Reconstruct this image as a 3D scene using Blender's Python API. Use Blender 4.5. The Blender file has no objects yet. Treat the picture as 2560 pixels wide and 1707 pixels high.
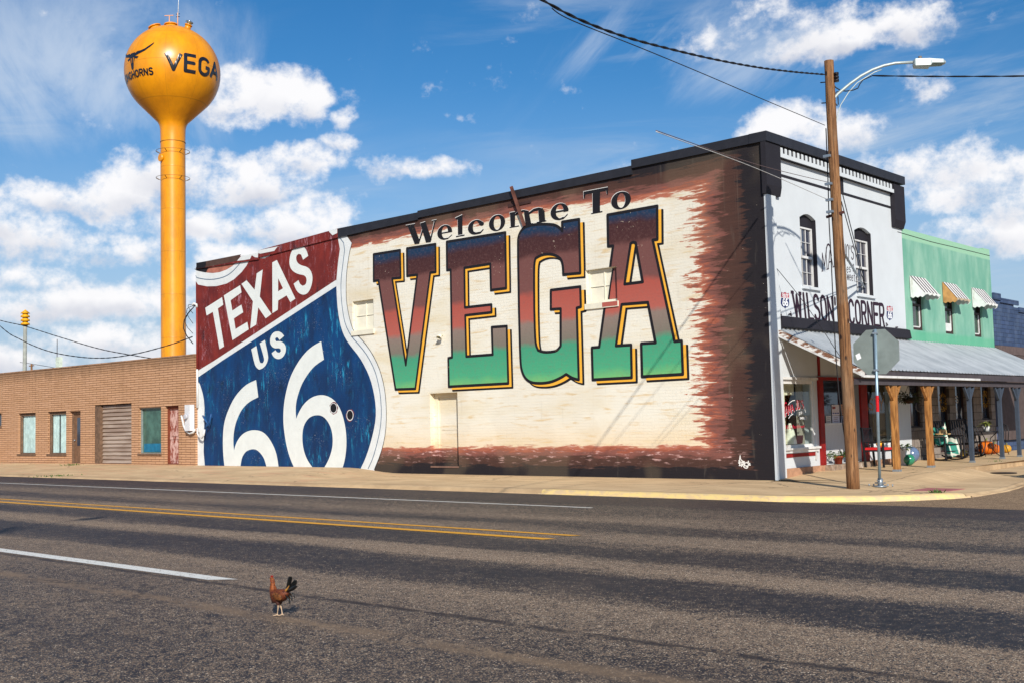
import bpy, bmesh, math, random
import numpy as np
from mathutils import Matrix, Vector
from mathutils.geometry import delaunay_2d_cdt
random.seed(7)
R = math.radians
scene = bpy.context.scene
COL = scene.collection

# ---------------------------------------------------------------- camera
CAM = np.array([13.1078, -23.4871, 1.5])
F_PX = 2818.55                                   # focal length in pixels of the 2560 px wide photograph
_p, _r, _y = 0.0706331853, -0.0242073432, 0.734178299
_fw = np.array([-math.sin(_y)*math.cos(_p), math.cos(_y)*math.cos(_p), math.sin(_p)])
_rt = np.array([math.cos(_y), math.sin(_y), 0.0]); _up = np.cross(_rt, _fw)
_r2 = math.cos(_r)*_rt + math.sin(_r)*_up; _u2 = -math.sin(_r)*_rt + math.cos(_r)*_up
MROT = np.array([_r2, -_u2, _fw])
cd = bpy.data.cameras.new('camera'); cam = bpy.data.objects.new('camera', cd); COL.objects.link(cam)
mw = Matrix.Identity(4)
for i in range(3):
    mw[i][0] = _r2[i]; mw[i][1] = _u2[i]; mw[i][2] = -_fw[i]; mw[i][3] = CAM[i]
cam.matrix_world = mw
cd.sensor_width = 36; cd.lens = 36*F_PX/2560; cd.clip_start = 0.1; cd.clip_end = 20000
scene.camera = cam

# measurements: a point of the photograph carried onto a known real plane (axis = value)
def U(px, py, ax, v):
    d = MROT.T @ np.array([(px-1280)/F_PX, (py-853.5)/F_PX, 1.0])
    return CAM + d*((v-CAM[ax])/d[ax])
def W(px, py, y=0.0):
    q = U(px, py, 1, y); return (float(q[0]), float(q[2]))
def FC(px, py, x=0.0):
    q = U(px, py, 0, x); return (float(q[1]), float(q[2]))
def G(px, py, z=0.0):
    q = U(px, py, 2, z); return (float(q[0]), float(q[1]))
def zoomed(ox, oy, k, pts):
    return [(ox+a/k, oy+b/k) for a, b in pts]

# ---------------------------------------------------------------- light
SUN = Vector((0.677, -0.555, 0.484)).normalized()
SUN_EL = math.asin(SUN.z)
scene.view_settings.view_transform = 'Standard'; scene.view_settings.look = 'None'
scene.view_settings.gamma = 1; scene.view_settings.exposure = 0.25
sl = bpy.data.lights.new('sun', 'SUN'); sl.energy = 4.5; sl.angle = R(0.53); sl.color = (1.0, 0.94, 0.85)
so = bpy.data.objects.new('sun', sl); COL.objects.link(so)
so.rotation_euler = SUN.to_track_quat('Z', 'Y').to_euler(); so.location = (30, -30, 40)

def S(r, g, b):                                 # sRGB 0-255 to linear
    f = lambda c: (c/255/12.92) if c/255 <= 0.04045 else ((c/255+0.055)/1.055)**2.4
    return (f(r), f(g), f(b), 1.0)

class NT:
    def __init__(s, tree): s.t = tree; s.n = tree.nodes; s.l = tree.links
    def node(s, typ, **kw):
        n = s.n.new(typ)
        for k, v in kw.items(): setattr(n, k, v)
        return n
    def put(s, sock, val):
        if isinstance(val, bpy.types.NodeSocket): s.l.new(val, sock)
        else: sock.default_value = val
    def m(s, op, a, b=0.0, c=0.0, clamp=False):
        n = s.node('ShaderNodeMath', operation=op, use_clamp=clamp)
        s.put(n.inputs[0], a); s.put(n.inputs[1], b); s.put(n.inputs[2], c); return n.outputs[0]
    def vm(s, op, a, b=(0, 0, 0), scale=None):
        n = s.node('ShaderNodeVectorMath', operation=op)
        s.put(n.inputs[0], a); s.put(n.inputs[1], b)
        if scale is not None: s.put(n.inputs['Scale'], scale)
        return n.outputs['Value'] if op in ('DOT_PRODUCT', 'LENGTH', 'DISTANCE') else n.outputs[0]
    def pos(s): return s.node('ShaderNodeTexCoord').outputs['Object']
    def xyz(s, v):
        n = s.node('ShaderNodeSeparateXYZ'); s.put(n.inputs[0], v); return n.outputs
    def comb(s, x, y, z):
        n = s.node('ShaderNodeCombineXYZ'); s.put(n.inputs[0], x); s.put(n.inputs[1], y); s.put(n.inputs[2], z); return n.outputs[0]
    def mul(s, v, sc): return s.vm('MULTIPLY', v, sc)
    def noise(s, v, scale=1.0, detail=4.0, rough=0.55, dist=0.0, color=False):
        n = s.node('ShaderNodeTexNoise'); s.put(n.inputs['Vector'], v); n.inputs['Scale'].default_value = scale
        n.inputs['Detail'].default_value = detail; n.inputs['Roughness'].default_value = rough; n.inputs['Distortion'].default_value = dist
        return n.outputs['Color'] if color else n.outputs['Fac']
    def vor(s, v, scale=1.0, feature='F1', out='Distance', rnd=1.0):
        n = s.node('ShaderNodeTexVoronoi', feature=feature); s.put(n.inputs['Vector'], v); n.inputs['Scale'].default_value = scale
        n.inputs['Randomness'].default_value = rnd; return n.outputs[out]
    def wave(s, v, scale, dist=0.0, direction='X'):
        n = s.node('ShaderNodeTexWave', bands_direction=direction); s.put(n.inputs['Vector'], v); n.inputs['Scale'].default_value = scale
        n.inputs['Distortion'].default_value = dist; return n.outputs['Fac']
    def ramp(s, f, stops, interp='LINEAR'):
        n = s.node('ShaderNodeValToRGB'); s.put(n.inputs[0], f); cr = n.color_ramp; cr.interpolation = interp
        while len(cr.elements) < len(stops): cr.elements.new(0.5)
        for e, (p, c) in zip(cr.elements, stops):
            e.position = p; e.color = c if not isinstance(c, (int, float)) else (c, c, c, 1)
        return n.outputs['Color']
    def rng(s, f, a, b, c=0.0, d=1.0, smooth=True):
        n = s.node('ShaderNodeMapRange', interpolation_type='SMOOTHSTEP' if smooth else 'LINEAR'); s.put(n.inputs[0], f)
        for i, v in zip((1, 2, 3, 4), (a, b, c, d)): s.put(n.inputs[i], v)
        return n.outputs[0]
    def mix(s, f, a, b, mode='MIX'):
        n = s.node('ShaderNodeMix', data_type='RGBA', blend_type=mode)
        s.put(n.inputs[0], f); s.put(n.inputs[6], a); s.put(n.inputs[7], b); return n.outputs[2]
    def bump(s, h, strength=0.3, dist=0.02, normal=None):
        n = s.node('ShaderNodeBump'); n.inputs['Strength'].default_value = strength; n.inputs['Distance'].default_value = dist
        s.put(n.inputs['Height'], h)
        if normal is not None: s.l.new(normal, n.inputs['Normal'])
        return n.outputs[0]

# ---------------------------------------------------------------- sky with cumulus and thin cirrus (world directions)
world = bpy.data.worlds.new('World'); scene.world = world; world.use_nodes = True
w = NT(world.node_tree); w.n.clear()
sky = w.node('ShaderNodeTexSky', sky_type='NISHITA', sun_disc=False)
sky.sun_elevation = SUN_EL; sky.sun_rotation = math.atan2(SUN.x, SUN.y)
sky.altitude = 1200; sky.air_density = 1.0; sky.dust_density = 0.6; sky.ozone_density = 2.0
dirv = w.vm('NORMALIZE', w.node('ShaderNodeTexCoord').outputs['Generated'])
hs = w.node('ShaderNodeHueSaturation'); hs.inputs['Saturation'].default_value = 1.22; hs.inputs['Value'].default_value = 1.0
w.l.new(sky.outputs[0], hs.inputs['Color'])
sep = w.xyz(dirv)
zc = w.m('MAXIMUM', sep[2], 0.0)
skyc = w.mix(w.rng(zc, 0.02, 0.42), hs.outputs[0], w.mix(1.0, hs.outputs[0], (0.42, 0.88, 1.04, 1), 'MULTIPLY'))
# cloud clumps as (azimuth, elevation, half width, half height, strength) read off the photograph
def azel(px, py):
    d = MROT.T @ np.array([(px-1280)/F_PX, (py-853.5)/F_PX, 1.0]); d /= np.linalg.norm(d)
    return math.atan2(d[1], d[0]), math.asin(d[2])
CL = [(660,245,150,75,1.0),(560,265,110,55,.8),(760,255,70,70,.9),(620,450,210,62,1.0),(400,440,150,70,1.0),(310,490,130,60,1.0),
      (170,510,170,42,.9),(60,590,110,75,1.0),(20,560,60,50,.8),(760,395,130,40,.75),(860,360,60,25,.7),(520,560,260,40,.7),
      (770,575,160,95,1.15),(640,650,150,55,.9),(870,625,90,70,.85),(300,750,330,42,.85),(90,760,170,40,.8),(330,850,300,50,.8),
      (60,900,220,50,.7),(700,560,180,45,.6),(250,620,190,36,.55),(480,700,150,45,.6),(40,690,140,34,.6),(400,890,200,40,.6),(1180,300,60,14,.3),(970,415,60,28,.45),(1110,420,90,24,.45),(860,295,40,30,.5),
      (2140,95,150,42,1.0),(2290,45,120,60,1.1),(2010,125,120,40,.8),(1930,70,240,70,.35),(1940,320,110,60,1.0),(2080,330,140,55,.75),
      (2420,470,150,65,1.0),(2540,500,130,80,1.0),(2320,420,190,60,.7),(2500,600,230,60,.75),(2300,215,90,40,.4),(2560,420,80,50,.7)]
az = w.m('ARCTAN2', sep[1], sep[0]); el = w.m('ARCSINE', sep[2])
warp = w.noise(dirv, 9.0, 5, .6, color=True)
wx = w.xyz(warp)
azw = w.m('ADD', az, w.m('MULTIPLY', w.m('SUBTRACT', wx[0], .5), .055))
elw = w.m('ADD', el, w.m('MULTIPLY', w.m('SUBTRACT', wx[1], .5), .04))
dens = None; base_lvl = None
for (cx, cy, hw, hh, st) in CL:
    hh = hh*1.08
    a0, e0 = azel(cx, cy)
    dx = w.m('MULTIPLY', w.m('SUBTRACT', azw, a0), F_PX/hw); dy = w.m('MULTIPLY', w.m('SUBTRACT', elw, e0), F_PX/hh)
    q = w.m('SUBTRACT', 1.0, w.m('ADD', w.m('MULTIPLY', dx, dx), w.m('MULTIPLY', dy, dy)))
    q = w.m('MULTIPLY', w.m('MAXIMUM', q, -1.5), st)
    low = w.m('MULTIPLY', w.m('MAXIMUM', w.m('ADD', q, 0.15), 0.0), w.m('SUBTRACT', 0.25, dy))
    dens = q if dens is None else w.m('SMOOTH_MAX', dens, q, 0.35)
    base_lvl = low if base_lvl is None else w.m('MAXIMUM', base_lvl, low)
big = w.noise(dirv, 4.2, 5, .55)
inview = w.rng(w.vm('DOT_PRODUCT', dirv, tuple(_fw)), 0.86, 0.80)       # elsewhere a general cumulus field
dens = w.m('SMOOTH_MAX', dens, w.m('ADD', w.m('MULTIPLY', w.m('SUBTRACT', big, .56), 7.0), w.m('MULTIPLY', w.m('SUBTRACT', inview, 1.0), 2.2)), 0.2)
fb = w.noise(w.mul(dirv, (1, 1, 1.35)), 22.0, 9, .62)
fb2 = w.noise(dirv, 75.0, 6, .6)
dd = w.m('ADD', dens, w.m('ADD', w.m('MULTIPLY', w.m('SUBTRACT', fb, .5), 3.0), w.m('MULTIPLY', w.m('SUBTRACT', fb2, .5), 1.1)))
cover = w.rng(dd, -0.05, 0.95)
shade = w.rng(w.m('ADD', base_lvl, w.m('MULTIPLY', w.m('SUBTRACT', w.noise(dirv, 16, 5, .5), .5), 1.6)), 0.05, 1.0)
CLOUD_W, CLOUD_G = (9.4, 9.3, 9.4, 1), (5.9, 6.1, 6.9, 1)
cloudc = w.mix(shade, CLOUD_W, CLOUD_G)
# cirrus
pl = w.vm('DIVIDE', dirv, w.comb(w.m('ADD', zc, .12), w.m('ADD', zc, .12), w.m('ADD', zc, .12)))
rot = w.node('ShaderNodeVectorRotate'); rot.inputs['Axis'].default_value = (0, 0, 1); rot.inputs['Angle'].default_value = R(35); w.l.new(pl, rot.inputs['Vector'])
ci = w.noise(w.mul(rot.outputs[0], (0.5, 2.6, 1)), 1.6, 8, .62, 0.6)
cm = w.noise(dirv, 3.3, 3, .5)
a1, e1 = azel(240, 160); a2, e2 = azel(1750, 120)
def patch(a0, e0, ha, he):
    dx = w.m('DIVIDE', w.m('SUBTRACT', az, a0), ha); dy = w.m('DIVIDE', w.m('SUBTRACT', el, e0), he)
    return w.m('MAXIMUM', w.m('SUBTRACT', 1.0, w.m('ADD', w.m('MULTIPLY', dx, dx), w.m('MULTIPLY', dy, dy))), 0.0)
pt = w.m('ADD', patch(a1, e1, .19, .085), patch(a2, e2, .16, .055))
cir = w.m('MULTIPLY', w.rng(w.m('ADD', ci, w.m('MULTIPLY', pt, .18)), .50, .80), w.m('ADD', w.m('MULTIPLY', w.rng(cm, .35, .65), .05), w.m('MULTIPLY', pt, .60)), clamp=True)
lowhaze = w.rng(zc, 0.30, 0.0)
skyc = w.mix(w.m('MULTIPLY', lowhaze, .92), skyc, (3.7, 4.9, 6.5, 1))
stre = w.noise(w.comb(w.m('MULTIPLY', az, 3.2), w.m('ADD', w.m('MULTIPLY', el, 21.0), w.m('MULTIPLY', az, 2.2)), 3.0), 1.0, 7, .62, .5)
veil = w.m('MULTIPLY', w.rng(stre, .46, .74), w.rng(w.noise(dirv, 2.6, 3, .5), .34, .6))
skyc = w.mix(w.m('MULTIPLY', veil, .55), skyc, (6.0, 6.7, 7.5, 1))
skyc = w.mix(cir, skyc, (6.8, 7.5, 8.4, 1))
skyc = w.mix(w.m('MULTIPLY', cover, .97), skyc, cloudc)
bg = w.node('ShaderNodeBackground'); bg.inputs['Strength'].default_value = 0.09; w.l.new(skyc, bg.inputs['Color'])
world.cycles.sampling_method = 'MANUAL'; world.cycles.sample_map_resolution = 256
wo = w.node('ShaderNodeOutputWorld'); w.l.new(bg.outputs[0], wo.inputs[0])

# ---------------------------------------------------------------- materials
class Mat(NT):
    def __init__(s, name, rough=.8, spec=.3, metal=0.0):
        s.mat = bpy.data.materials.new(name); s.mat.use_nodes = True
        NT.__init__(s, s.mat.node_tree); s.n.clear()
        s.b = s.node('ShaderNodeBsdfPrincipled'); o = s.node('ShaderNodeOutputMaterial'); s.l.new(s.b.outputs[0], o.inputs[0]); s.out = o
        s.b.inputs['Roughness'].default_value = rough; s.b.inputs['Metallic'].default_value = metal
        s.b.inputs['Specular IOR Level'].default_value = spec; s.p = s.pos()
    def col(s, c): s.put(s.b.inputs['Base Color'], c); return s
    def rou(s, c): s.put(s.b.inputs['Roughness'], c); return s
    def nor(s, c): s.put(s.b.inputs['Normal'], c); return s

def plain(name, c, rough=.7, metal=0.0, var=.12, vs=6.0, spec=.3, bump=0.0, bs=60.0, dirt=None):
    """a surface of one colour with mottling, optional grain and grime"""
    m = Mat(name, rough, spec, metal); n = m.noise(m.p, vs, 5, .6)
    dark = tuple(x*(1-var*1.6) for x in c[:3])+(1,); lite = tuple(min(x*(1+var), 1) for x in c[:3])+(1,)
    k = m.mix(m.rng(n, .3, .7), dark, lite)
    if dirt: k = m.mix(m.m('MULTIPLY', m.rng(m.noise(m.mul(m.p, (1, 1, .35)), vs*.6, 6, .65), .52, .72), .7), k, dirt)
    m.col(k)
    if bump: m.nor(m.bump(m.noise(m.p, bs, 3, .6), bump, .01))
    return m.mat

def wall_bump(m, strength=.35):
    """painted brick: faint mortar courses plus render roughness, shared by wall and paint"""
    br = m.node('ShaderNodeTexBrick'); x = m.xyz(m.p)
    m.l.new(m.comb(m.m('ADD', x[0], x[1]), x[2], 0), br.inputs['Vector'])
    br.inputs['Scale'].default_value = 1; br.inputs['Brick Width'].default_value = .23; br.inputs['Row Height'].default_value = .078
    br.inputs['Mortar Size'].default_value = .006; br.inputs['Mortar Smooth'].default_value = .6
    br.inputs['Color1'].default_value = br.inputs['Color2'].default_value = (1, 1, 1, 1); br.inputs['Mortar'].default_value = (0, 0, 0, 1)
    h = m.m('ADD', m.m('MULTIPLY', br.outputs['Color'], .5), m.m('MULTIPLY', m.noise(m.p, 26, 5, .65), .9))
    h = m.m('ADD', h, m.m('MULTIPLY', m.noise(m.p, 1.3, 3, .5), 2.0))
    return m.bump(h, strength, .012)
def chips(m, amount=.72, scale=5.0):
    """sparse flakes where the paint is gone"""
    v = m.mul(m.p, (1, 1, 1.3))
    a = m.rng(m.noise(v, scale, 8, .75), amount, amount+.015)
    return m.m('MULTIPLY', a, m.rng(m.noise(m.p, .9, 2, .5), .48, .56))

CREAM = S(226, 219, 200)
def mural_ground():
    m = Mat('mural_cream_and_fringe_paint', .75, .25); x = m.xyz(m.p)
    wisp = m.noise(m.mul(m.p, (.55, 1, 4.2)), 2.2, 6, .6, .4)
    cream = m.mix(m.rng(wisp, .52, .72), S(228, 223, 208), S(214, 190, 150))
    cream = m.mix(m.rng(m.noise(m.mul(m.p, (.3, 1, 1.2)), 1.1, 4, .5), .45, .8), cream, S(218, 204, 172))
    low = m.rng(x[2], 1.7, .6)                                   # warmer towards the foot of the painting
    cream = m.mix(m.m('MULTIPLY', low, .6), cream, S(226, 196, 150))
    # distances to the painted border, combed sideways by brush strokes
    brush = m.noise(m.mul(m.p, (.42, 1, 3.3)), 2.4, 7, .68, .5)
    brush2 = m.noise(m.mul(m.p, (.8, 1, 5.5)), 2.6, 5, .6)
    bb = m.m('SUBTRACT', m.m('ADD', m.m('MULTIPLY', brush, .75), m.m('MULTIPLY', brush2, .25)), .5)
    ztop = m.rng(x[0], -15.5, 0.0, 7.62, 7.92, smooth=False)
    dtop = m.m('ADD', m.m('SUBTRACT', ztop, x[2]), m.m('MULTIPLY', bb, .85))
    dtop = m.m('ADD', m.m('DIVIDE', dtop, m.rng(x[0], -15.5, -3.0, .60, .86, smooth=False)), m.rng(x[0], -3.5, -7.0, 0.0, .26))
    dr = m.m('ADD', m.m('MULTIPLY', x[0], -1.0), m.m('MULTIPLY', bb, m.rng(x[0], -.3, -2.0, 1.3, 4.4, smooth=False)))
    dr = m.m('MULTIPLY', m.m('SUBTRACT', dr, .26), .56)
    dr = m.m('MAXIMUM', dr, 0.0)
    dbt = m.m('ADD', m.m('SUBTRACT', x[2], .15), m.m('MULTIPLY', bb, .62))
    dbt = m.m('DIVIDE', m.m('MAXIMUM', dbt, 0.0), .70)
    d = m.m('SMOOTH_MIN', m.m('SMOOTH_MIN', dtop, dr, .12), dbt, .1)
    k = m.noise(m.mul(m.p, (.8, 1, 4)), 4.0, 6, .6)
    band = m.ramp(m.m('ADD', m.m('MULTIPLY', d, .8), m.m('MULTIPLY', m.m('SUBTRACT', k, .5), .10)),
                  [(0.0, S(34, 30, 34)), (.13, S(36, 31, 34)), (.17, S(70, 48, 42)), (.40, S(80, 54, 46)), (.46, S(116, 74, 66)), (.58, S(134, 84, 74)),
                   (.61, S(150, 82, 62)), (.72, S(180, 110, 88)), (.78, S(214, 186, 160)), (1.0, S(226, 219, 200))])
    pinkish = m.m('MULTIPLY', m.rng(x[2], 1.2, .5), m.rng(k, .55, .68))
    band = m.mix(m.m('MULTIPLY', pinkish, m.rng(d, .12, .55)), band, S(206, 166, 160))
    c = m.mix(m.rng(m.m('ADD', m.m('MULTIPLY', d, .8), m.m('MULTIPLY', m.m('SUBTRACT', k, .5), .06)), .72, .80), band, cream)
    c = m.mix(m.m('MULTIPLY', chips(m, .66, 7), m.rng(x[0], -2.4, -.4)), c, S(220, 205, 180))
    c = m.mix(m.m('MULTIPLY', m.rng(m.noise(m.mul(m.p, (2.5, 1, .4)), 2, 5, .6), .58, .8), .18), c, S(150, 140, 125))
    pc = m.rng(m.noise(m.mul(m.p, (1, 1, .8)), .35, 3, .5), .50, .56); c = m.mix(m.m('MULTIPLY', pc, .10), c, S(170, 150, 120))
    drip = m.m('MULTIPLY', m.rng(m.noise(m.mul(m.p, (5, 1, .16)), 1.6, 6, .7), .56, .72), m.rng(x[2], 4.0, 8.0)); c = m.mix(m.m('MULTIPLY', drip, .28), c, S(120, 104, 92))
    return m.col(c).nor(wall_bump(m, .5)).mat
def letter_gradient():
    m = Mat('letter_sunset_gradient_paint', .7, .25); x = m.xyz(m.p)
    zz = m.m('ADD', x[2], m.m('MULTIPLY', m.m('SUBTRACT', m.noise(m.p, 1.3, 5, .6), .5), .35))
    t = m.m('DIVIDE', m.m('SUBTRACT', zz, 2.2), 5.0)
    s2 = lambda z: (z-2.2)/5.0
    c = m.ramp(t, [(s2(2.5), S(122, 186, 112)), (s2(2.85), S(72, 164, 122)), (s2(3.5), S(66, 152, 118)), (s2(3.66), S(122, 116, 104)), (s2(4.15), S(138, 120, 110)),
                   (s2(4.3), S(176, 94, 82)), (s2(4.95), S(170, 84, 72)), (s2(5.1), S(116, 74, 70)), (s2(5.95), S(112, 72, 68)), (s2(6.1), S(72, 42, 42)), (s2(6.5), S(66, 38, 40)), (s2(6.72), S(24, 52, 80))])
    c = m.mix(m.m('MULTIPLY', m.rng(m.noise(m.p, 12, 6, .7), .45, .75), .28), c, S(128, 96, 90))
    c = m.mix(m.m('MULTIPLY', m.rng(m.noise(m.p, 45, 3, .7), .5, .9), .12), c, S(40, 50, 50))
    c = m.mix(m.m('MULTIPLY', chips(m, .63, 8), m.rng(x[2], 5.0, 5.9)), c, S(225, 205, 180))
    return m.col(c).nor(wall_bump(m, .3)).mat
def worn(name, c, c2, light, l_amt=.6, scale=1.6, rough=.7, dark=None, zst=.45, blot=None):
    """hand-painted panel with drybrushed streaks and scuffs"""
    m = Mat(name, rough, .25)
    k = m.mix(m.rng(m.noise(m.mul(m.p, (1, 1, zst)), scale, 6, .65), .35, .68), c, c2)
    if dark: k = m.mix(m.m('MULTIPLY', m.rng(m.noise(m.mul(m.p, (1, 1, .6)), scale*1.3, 7, .7, .3), .56, .68), .75), k, dark)
    st = m.rng(m.noise(m.mul(m.p, (1.6, 1, zst*.8)), scale*2.2, 10, .82, .4), .53, .62)
    area = m.rng(m.noise(m.mul(m.p, (1, 1, .7)), .8, 4, .55), .44, .60)
    k = m.mix(m.m('MULTIPLY', m.m('MULTIPLY', st, area), l_amt), k, light)
    if blot: k = m.mix(m.m('MULTIPLY', m.rng(m.noise(m.mul(m.p, (1.1, 1, .42)), 1.15, 8, .72, .6), .55, .72), .8), k, blot)
    if blot: k = m.mix(m.m('MULTIPLY', m.rng(m.noise(m.mul(m.p, (1, 1, .5)), .6, 4, .55), .50, .66), .55), k, S(12, 44, 84))
    sc = m.rng(m.noise(m.p, 17, 6, .8), .60, .66); k = m.mix(m.m('MULTIPLY', m.m('MULTIPLY', sc, m.rng(m.noise(m.p, 1.1, 3, .5), .50, .62)), .8), k, S(206, 208, 210))
    return m.col(k).nor(wall_bump(m, .3)).mat
def flat_paint(name, c, var=.08, wear=.0, wearc=S(120, 100, 90)):
    m = Mat(name, .72, .25)
    k = m.mix(m.rng(m.noise(m.p, 3, 6, .6), .3, .7), tuple(a*(1-var) for a in c[:3])+(1,), tuple(min(1, a*(1+var*.6)) for a in c[:3])+(1,))
    if wear: k = m.mix(m.m('MULTIPLY', m.m('MULTIPLY', m.rng(m.noise(m.p, 9, 9, .8), .58, .66), m.rng(m.noise(m.p, .8, 3, .5), .50, .64)), wear), k, wearc)
    return m.col(k).nor(wall_bump(m, .25)).mat

# ---------------------------------------------------------------- mesh tools
class MB:
    def __init__(s): s.v = []; s.f = []; s.sm = []
    def add(s, vs, fs, smooth=False):
        o = len(s.v); s.v += [tuple(map(float, q)) for q in vs]
        for f in fs: s.f.append([i+o for i in f]); s.sm.append(smooth)
        return s
    def box(s, x0, x1, y0, y1, z0, z1):
        x0, x1 = sorted((x0, x1)); y0, y1 = sorted((y0, y1)); z0, z1 = sorted((z0, z1))
        return s.add([(x, y, z) for z in (z0, z1) for y in (y0, y1) for x in (x0, x1)],
                     [(0, 2, 3, 1), (4, 5, 7, 6), (0, 1, 5, 4), (2, 6, 7, 3), (0, 4, 6, 2), (1, 3, 7, 5)])
    def quad(s, a, b, c, d): return s.add([a, b, c, d], [(0, 1, 2, 3)])
    def bar(s, p0, p1, wd, ht, up=(0, 0, 1)):
        p0, p1 = Vector(p0), Vector(p1); d = (p1-p0).normalized(); u = Vector(up)
        if abs(d.dot(u)) > .98: u = Vector((1, 0, 0))
        r = d.cross(u).normalized(); u = r.cross(d).normalized(); vs = []
        for p in (p0, p1):
            for a, b in ((-1, -1), (1, -1), (1, 1), (-1, 1)): vs.append(p+r*a*wd/2+u*b*ht/2)
        return s.add(vs, [(3, 2, 1, 0), (4, 5, 6, 7), (0, 1, 5, 4), (1, 2, 6, 5), (2, 3, 7, 6), (3, 0, 4, 7)])
    def cyl(s, p0, p1, r0, r1=None, n=16, caps=True):
        return s.tube([p0, p1], [r0, r0 if r1 is None else r1], n, caps)
    def tube(s, pts, rad, n=8, caps=True, closed=False):
        pts = [Vector(p) for p in pts]; L = len(pts); rad = rad if isinstance(rad, (list, tuple)) else [rad]*L
        o = len(s.v); prev = None
        for i, p in enumerate(pts):
            if closed: d = pts[(i+1) % L]-pts[i-1]
            else: d = (pts[min(i+1, L-1)]-pts[max(i-1, 0)])
            d.normalize()
            if prev is None:
                u = Vector((0, 0, 1)) if abs(d.z) < .9 else Vector((1, 0, 0)); r = d.cross(u).normalized()
            else:
                r = (prev-d*prev.dot(d)).normalized()
            prev = r; u = r.cross(d)
            for k in range(n):
                a = 2*math.pi*k/n; s.v.append(tuple(p+(r*math.cos(a)+u*math.sin(a))*rad[i]))
        rings = L if closed else L-1
        for i in range(rings):
            for k in range(n):
                a, b = o+i*n, o+((i+1) % L)*n
                s.f.append([a+k, a+(k+1) % n, b+(k+1) % n, b+k]); s.sm.append(True)
        if caps and not closed:
            s.f.append([o+k for k in range(n)][::-1]); s.sm.append(False)
            s.f.append([o+(L-1)*n+k for k in range(n)]); s.sm.append(False)
        return s
    def lathe(s, prof, c=(0, 0, 0), n=32, axis=None):
        o = len(s.v); m = Matrix.Identity(3)
        if axis is not None: m = Vector(axis).normalized().to_track_quat('Z', 'Y').to_matrix()
        for r, z in prof:
            for k in range(n):
                a = 2*math.pi*k/n; s.v.append(tuple(Vector(c)+m @ Vector((r*math.cos(a), r*math.sin(a), z))))
        for i in range(len(prof)-1):
            for k in range(n):
                a, b = o+i*n, o+(i+1)*n
                s.f.append([a+k, a+(k+1) % n, b+(k+1) % n, b+k]); s.sm.append(True)
        return s
    def ell(s, c, rx, ry, rz, nu=16, nv=10, m=None):
        vs = []; fs = []
        for j in range(nv+1):
            t = math.pi*j/nv
            for i in range(nu):
                a = 2*math.pi*i/nu; q = Vector((rx*math.sin(t)*math.cos(a), ry*math.sin(t)*math.sin(a), rz*math.cos(t)))
                if m is not None: q = m @ q
                vs.append(Vector(c)+q)
        for j in range(nv):
            for i in range(nu):
                fs.append((j*nu+i, (j+1)*nu+i, (j+1)*nu+(i+1) % nu, j*nu+(i+1) % nu))
        return s.add(vs, fs, True)
    def prism(s, poly, f0, f1):
        """closed polygon swept between two 2D->3D maps"""
        n = len(poly); vs = [f0(*p) for p in poly]+[f1(*p) for p in poly]
        return s.add(vs, [tuple(range(n))[::-1], tuple(range(n, 2*n))]+[(i, (i+1) % n, n+(i+1) % n, n+i) for i in range(n)])
    def sheet(s, reg, fmap):
        vs, ts = reg; used = sorted({i for t in ts for i in t}); mp = {a: i for i, a in enumerate(used)}
        return s.add([fmap(*vs[i]) for i in used], [tuple(mp[i] for i in t) for t in ts])
    def build(s, name, mat, parent=None, world_space=False, fix=True):
        me = bpy.data.meshes.new(name); me.from_pydata(s.v, [], s.f)
        me.polygons.foreach_set('use_smooth', s.sm); me.materials.append(mat)
        if fix:
            bm = bmesh.new(); bm.from_mesh(me); bmesh.ops.recalc_face_normals(bm, faces=bm.faces); bm.to_mesh(me); bm.free()
        me.update(); o = bpy.data.objects.new(name, me); COL.objects.link(o)
        if parent is not None:
            o.parent = parent
            poff = WOFF.get(parent.name, Vector((0, 0, 0)))
            if world_space: o.matrix_parent_inverse = Matrix.Translation(-poff); WOFF[o.name] = Vector((0, 0, 0))
            else: WOFF[o.name] = poff
        return o

WOFF = {}
def thing(name, label, cat, loc=(0, 0, 0), rotz=0.0, group=None):
    o = bpy.data.objects.new(name, None); COL.objects.link(o); o.location = loc; o.rotation_euler = (0, 0, rotz)
    WOFF[o.name] = Vector(loc); o.empty_display_size = .3; o['label'] = label; o['category'] = cat
    if group: o['group'] = group
    return o
def tag(o, label, cat, group=None):
    o['label'] = label; o['category'] = cat
    if group: o['group'] = group
    return o
def struct(o, kind='structure'): o['kind'] = kind; return o
def dup(root, loc=None, rotz=None, label=None):
    r = root.copy(); COL.objects.link(r)
    if loc is not None: r.location = loc
    if rotz is not None: r.rotation_euler = (0, 0, rotz)
    if label: r['label'] = label
    def rec(src, dst):
        for ch in list(src.children):
            c = ch.copy(); COL.objects.link(c); pi_ = ch.matrix_parent_inverse.copy(); c.parent = dst; c.matrix_parent_inverse = pi_; rec(ch, c)
    rec(root, r); return r

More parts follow.
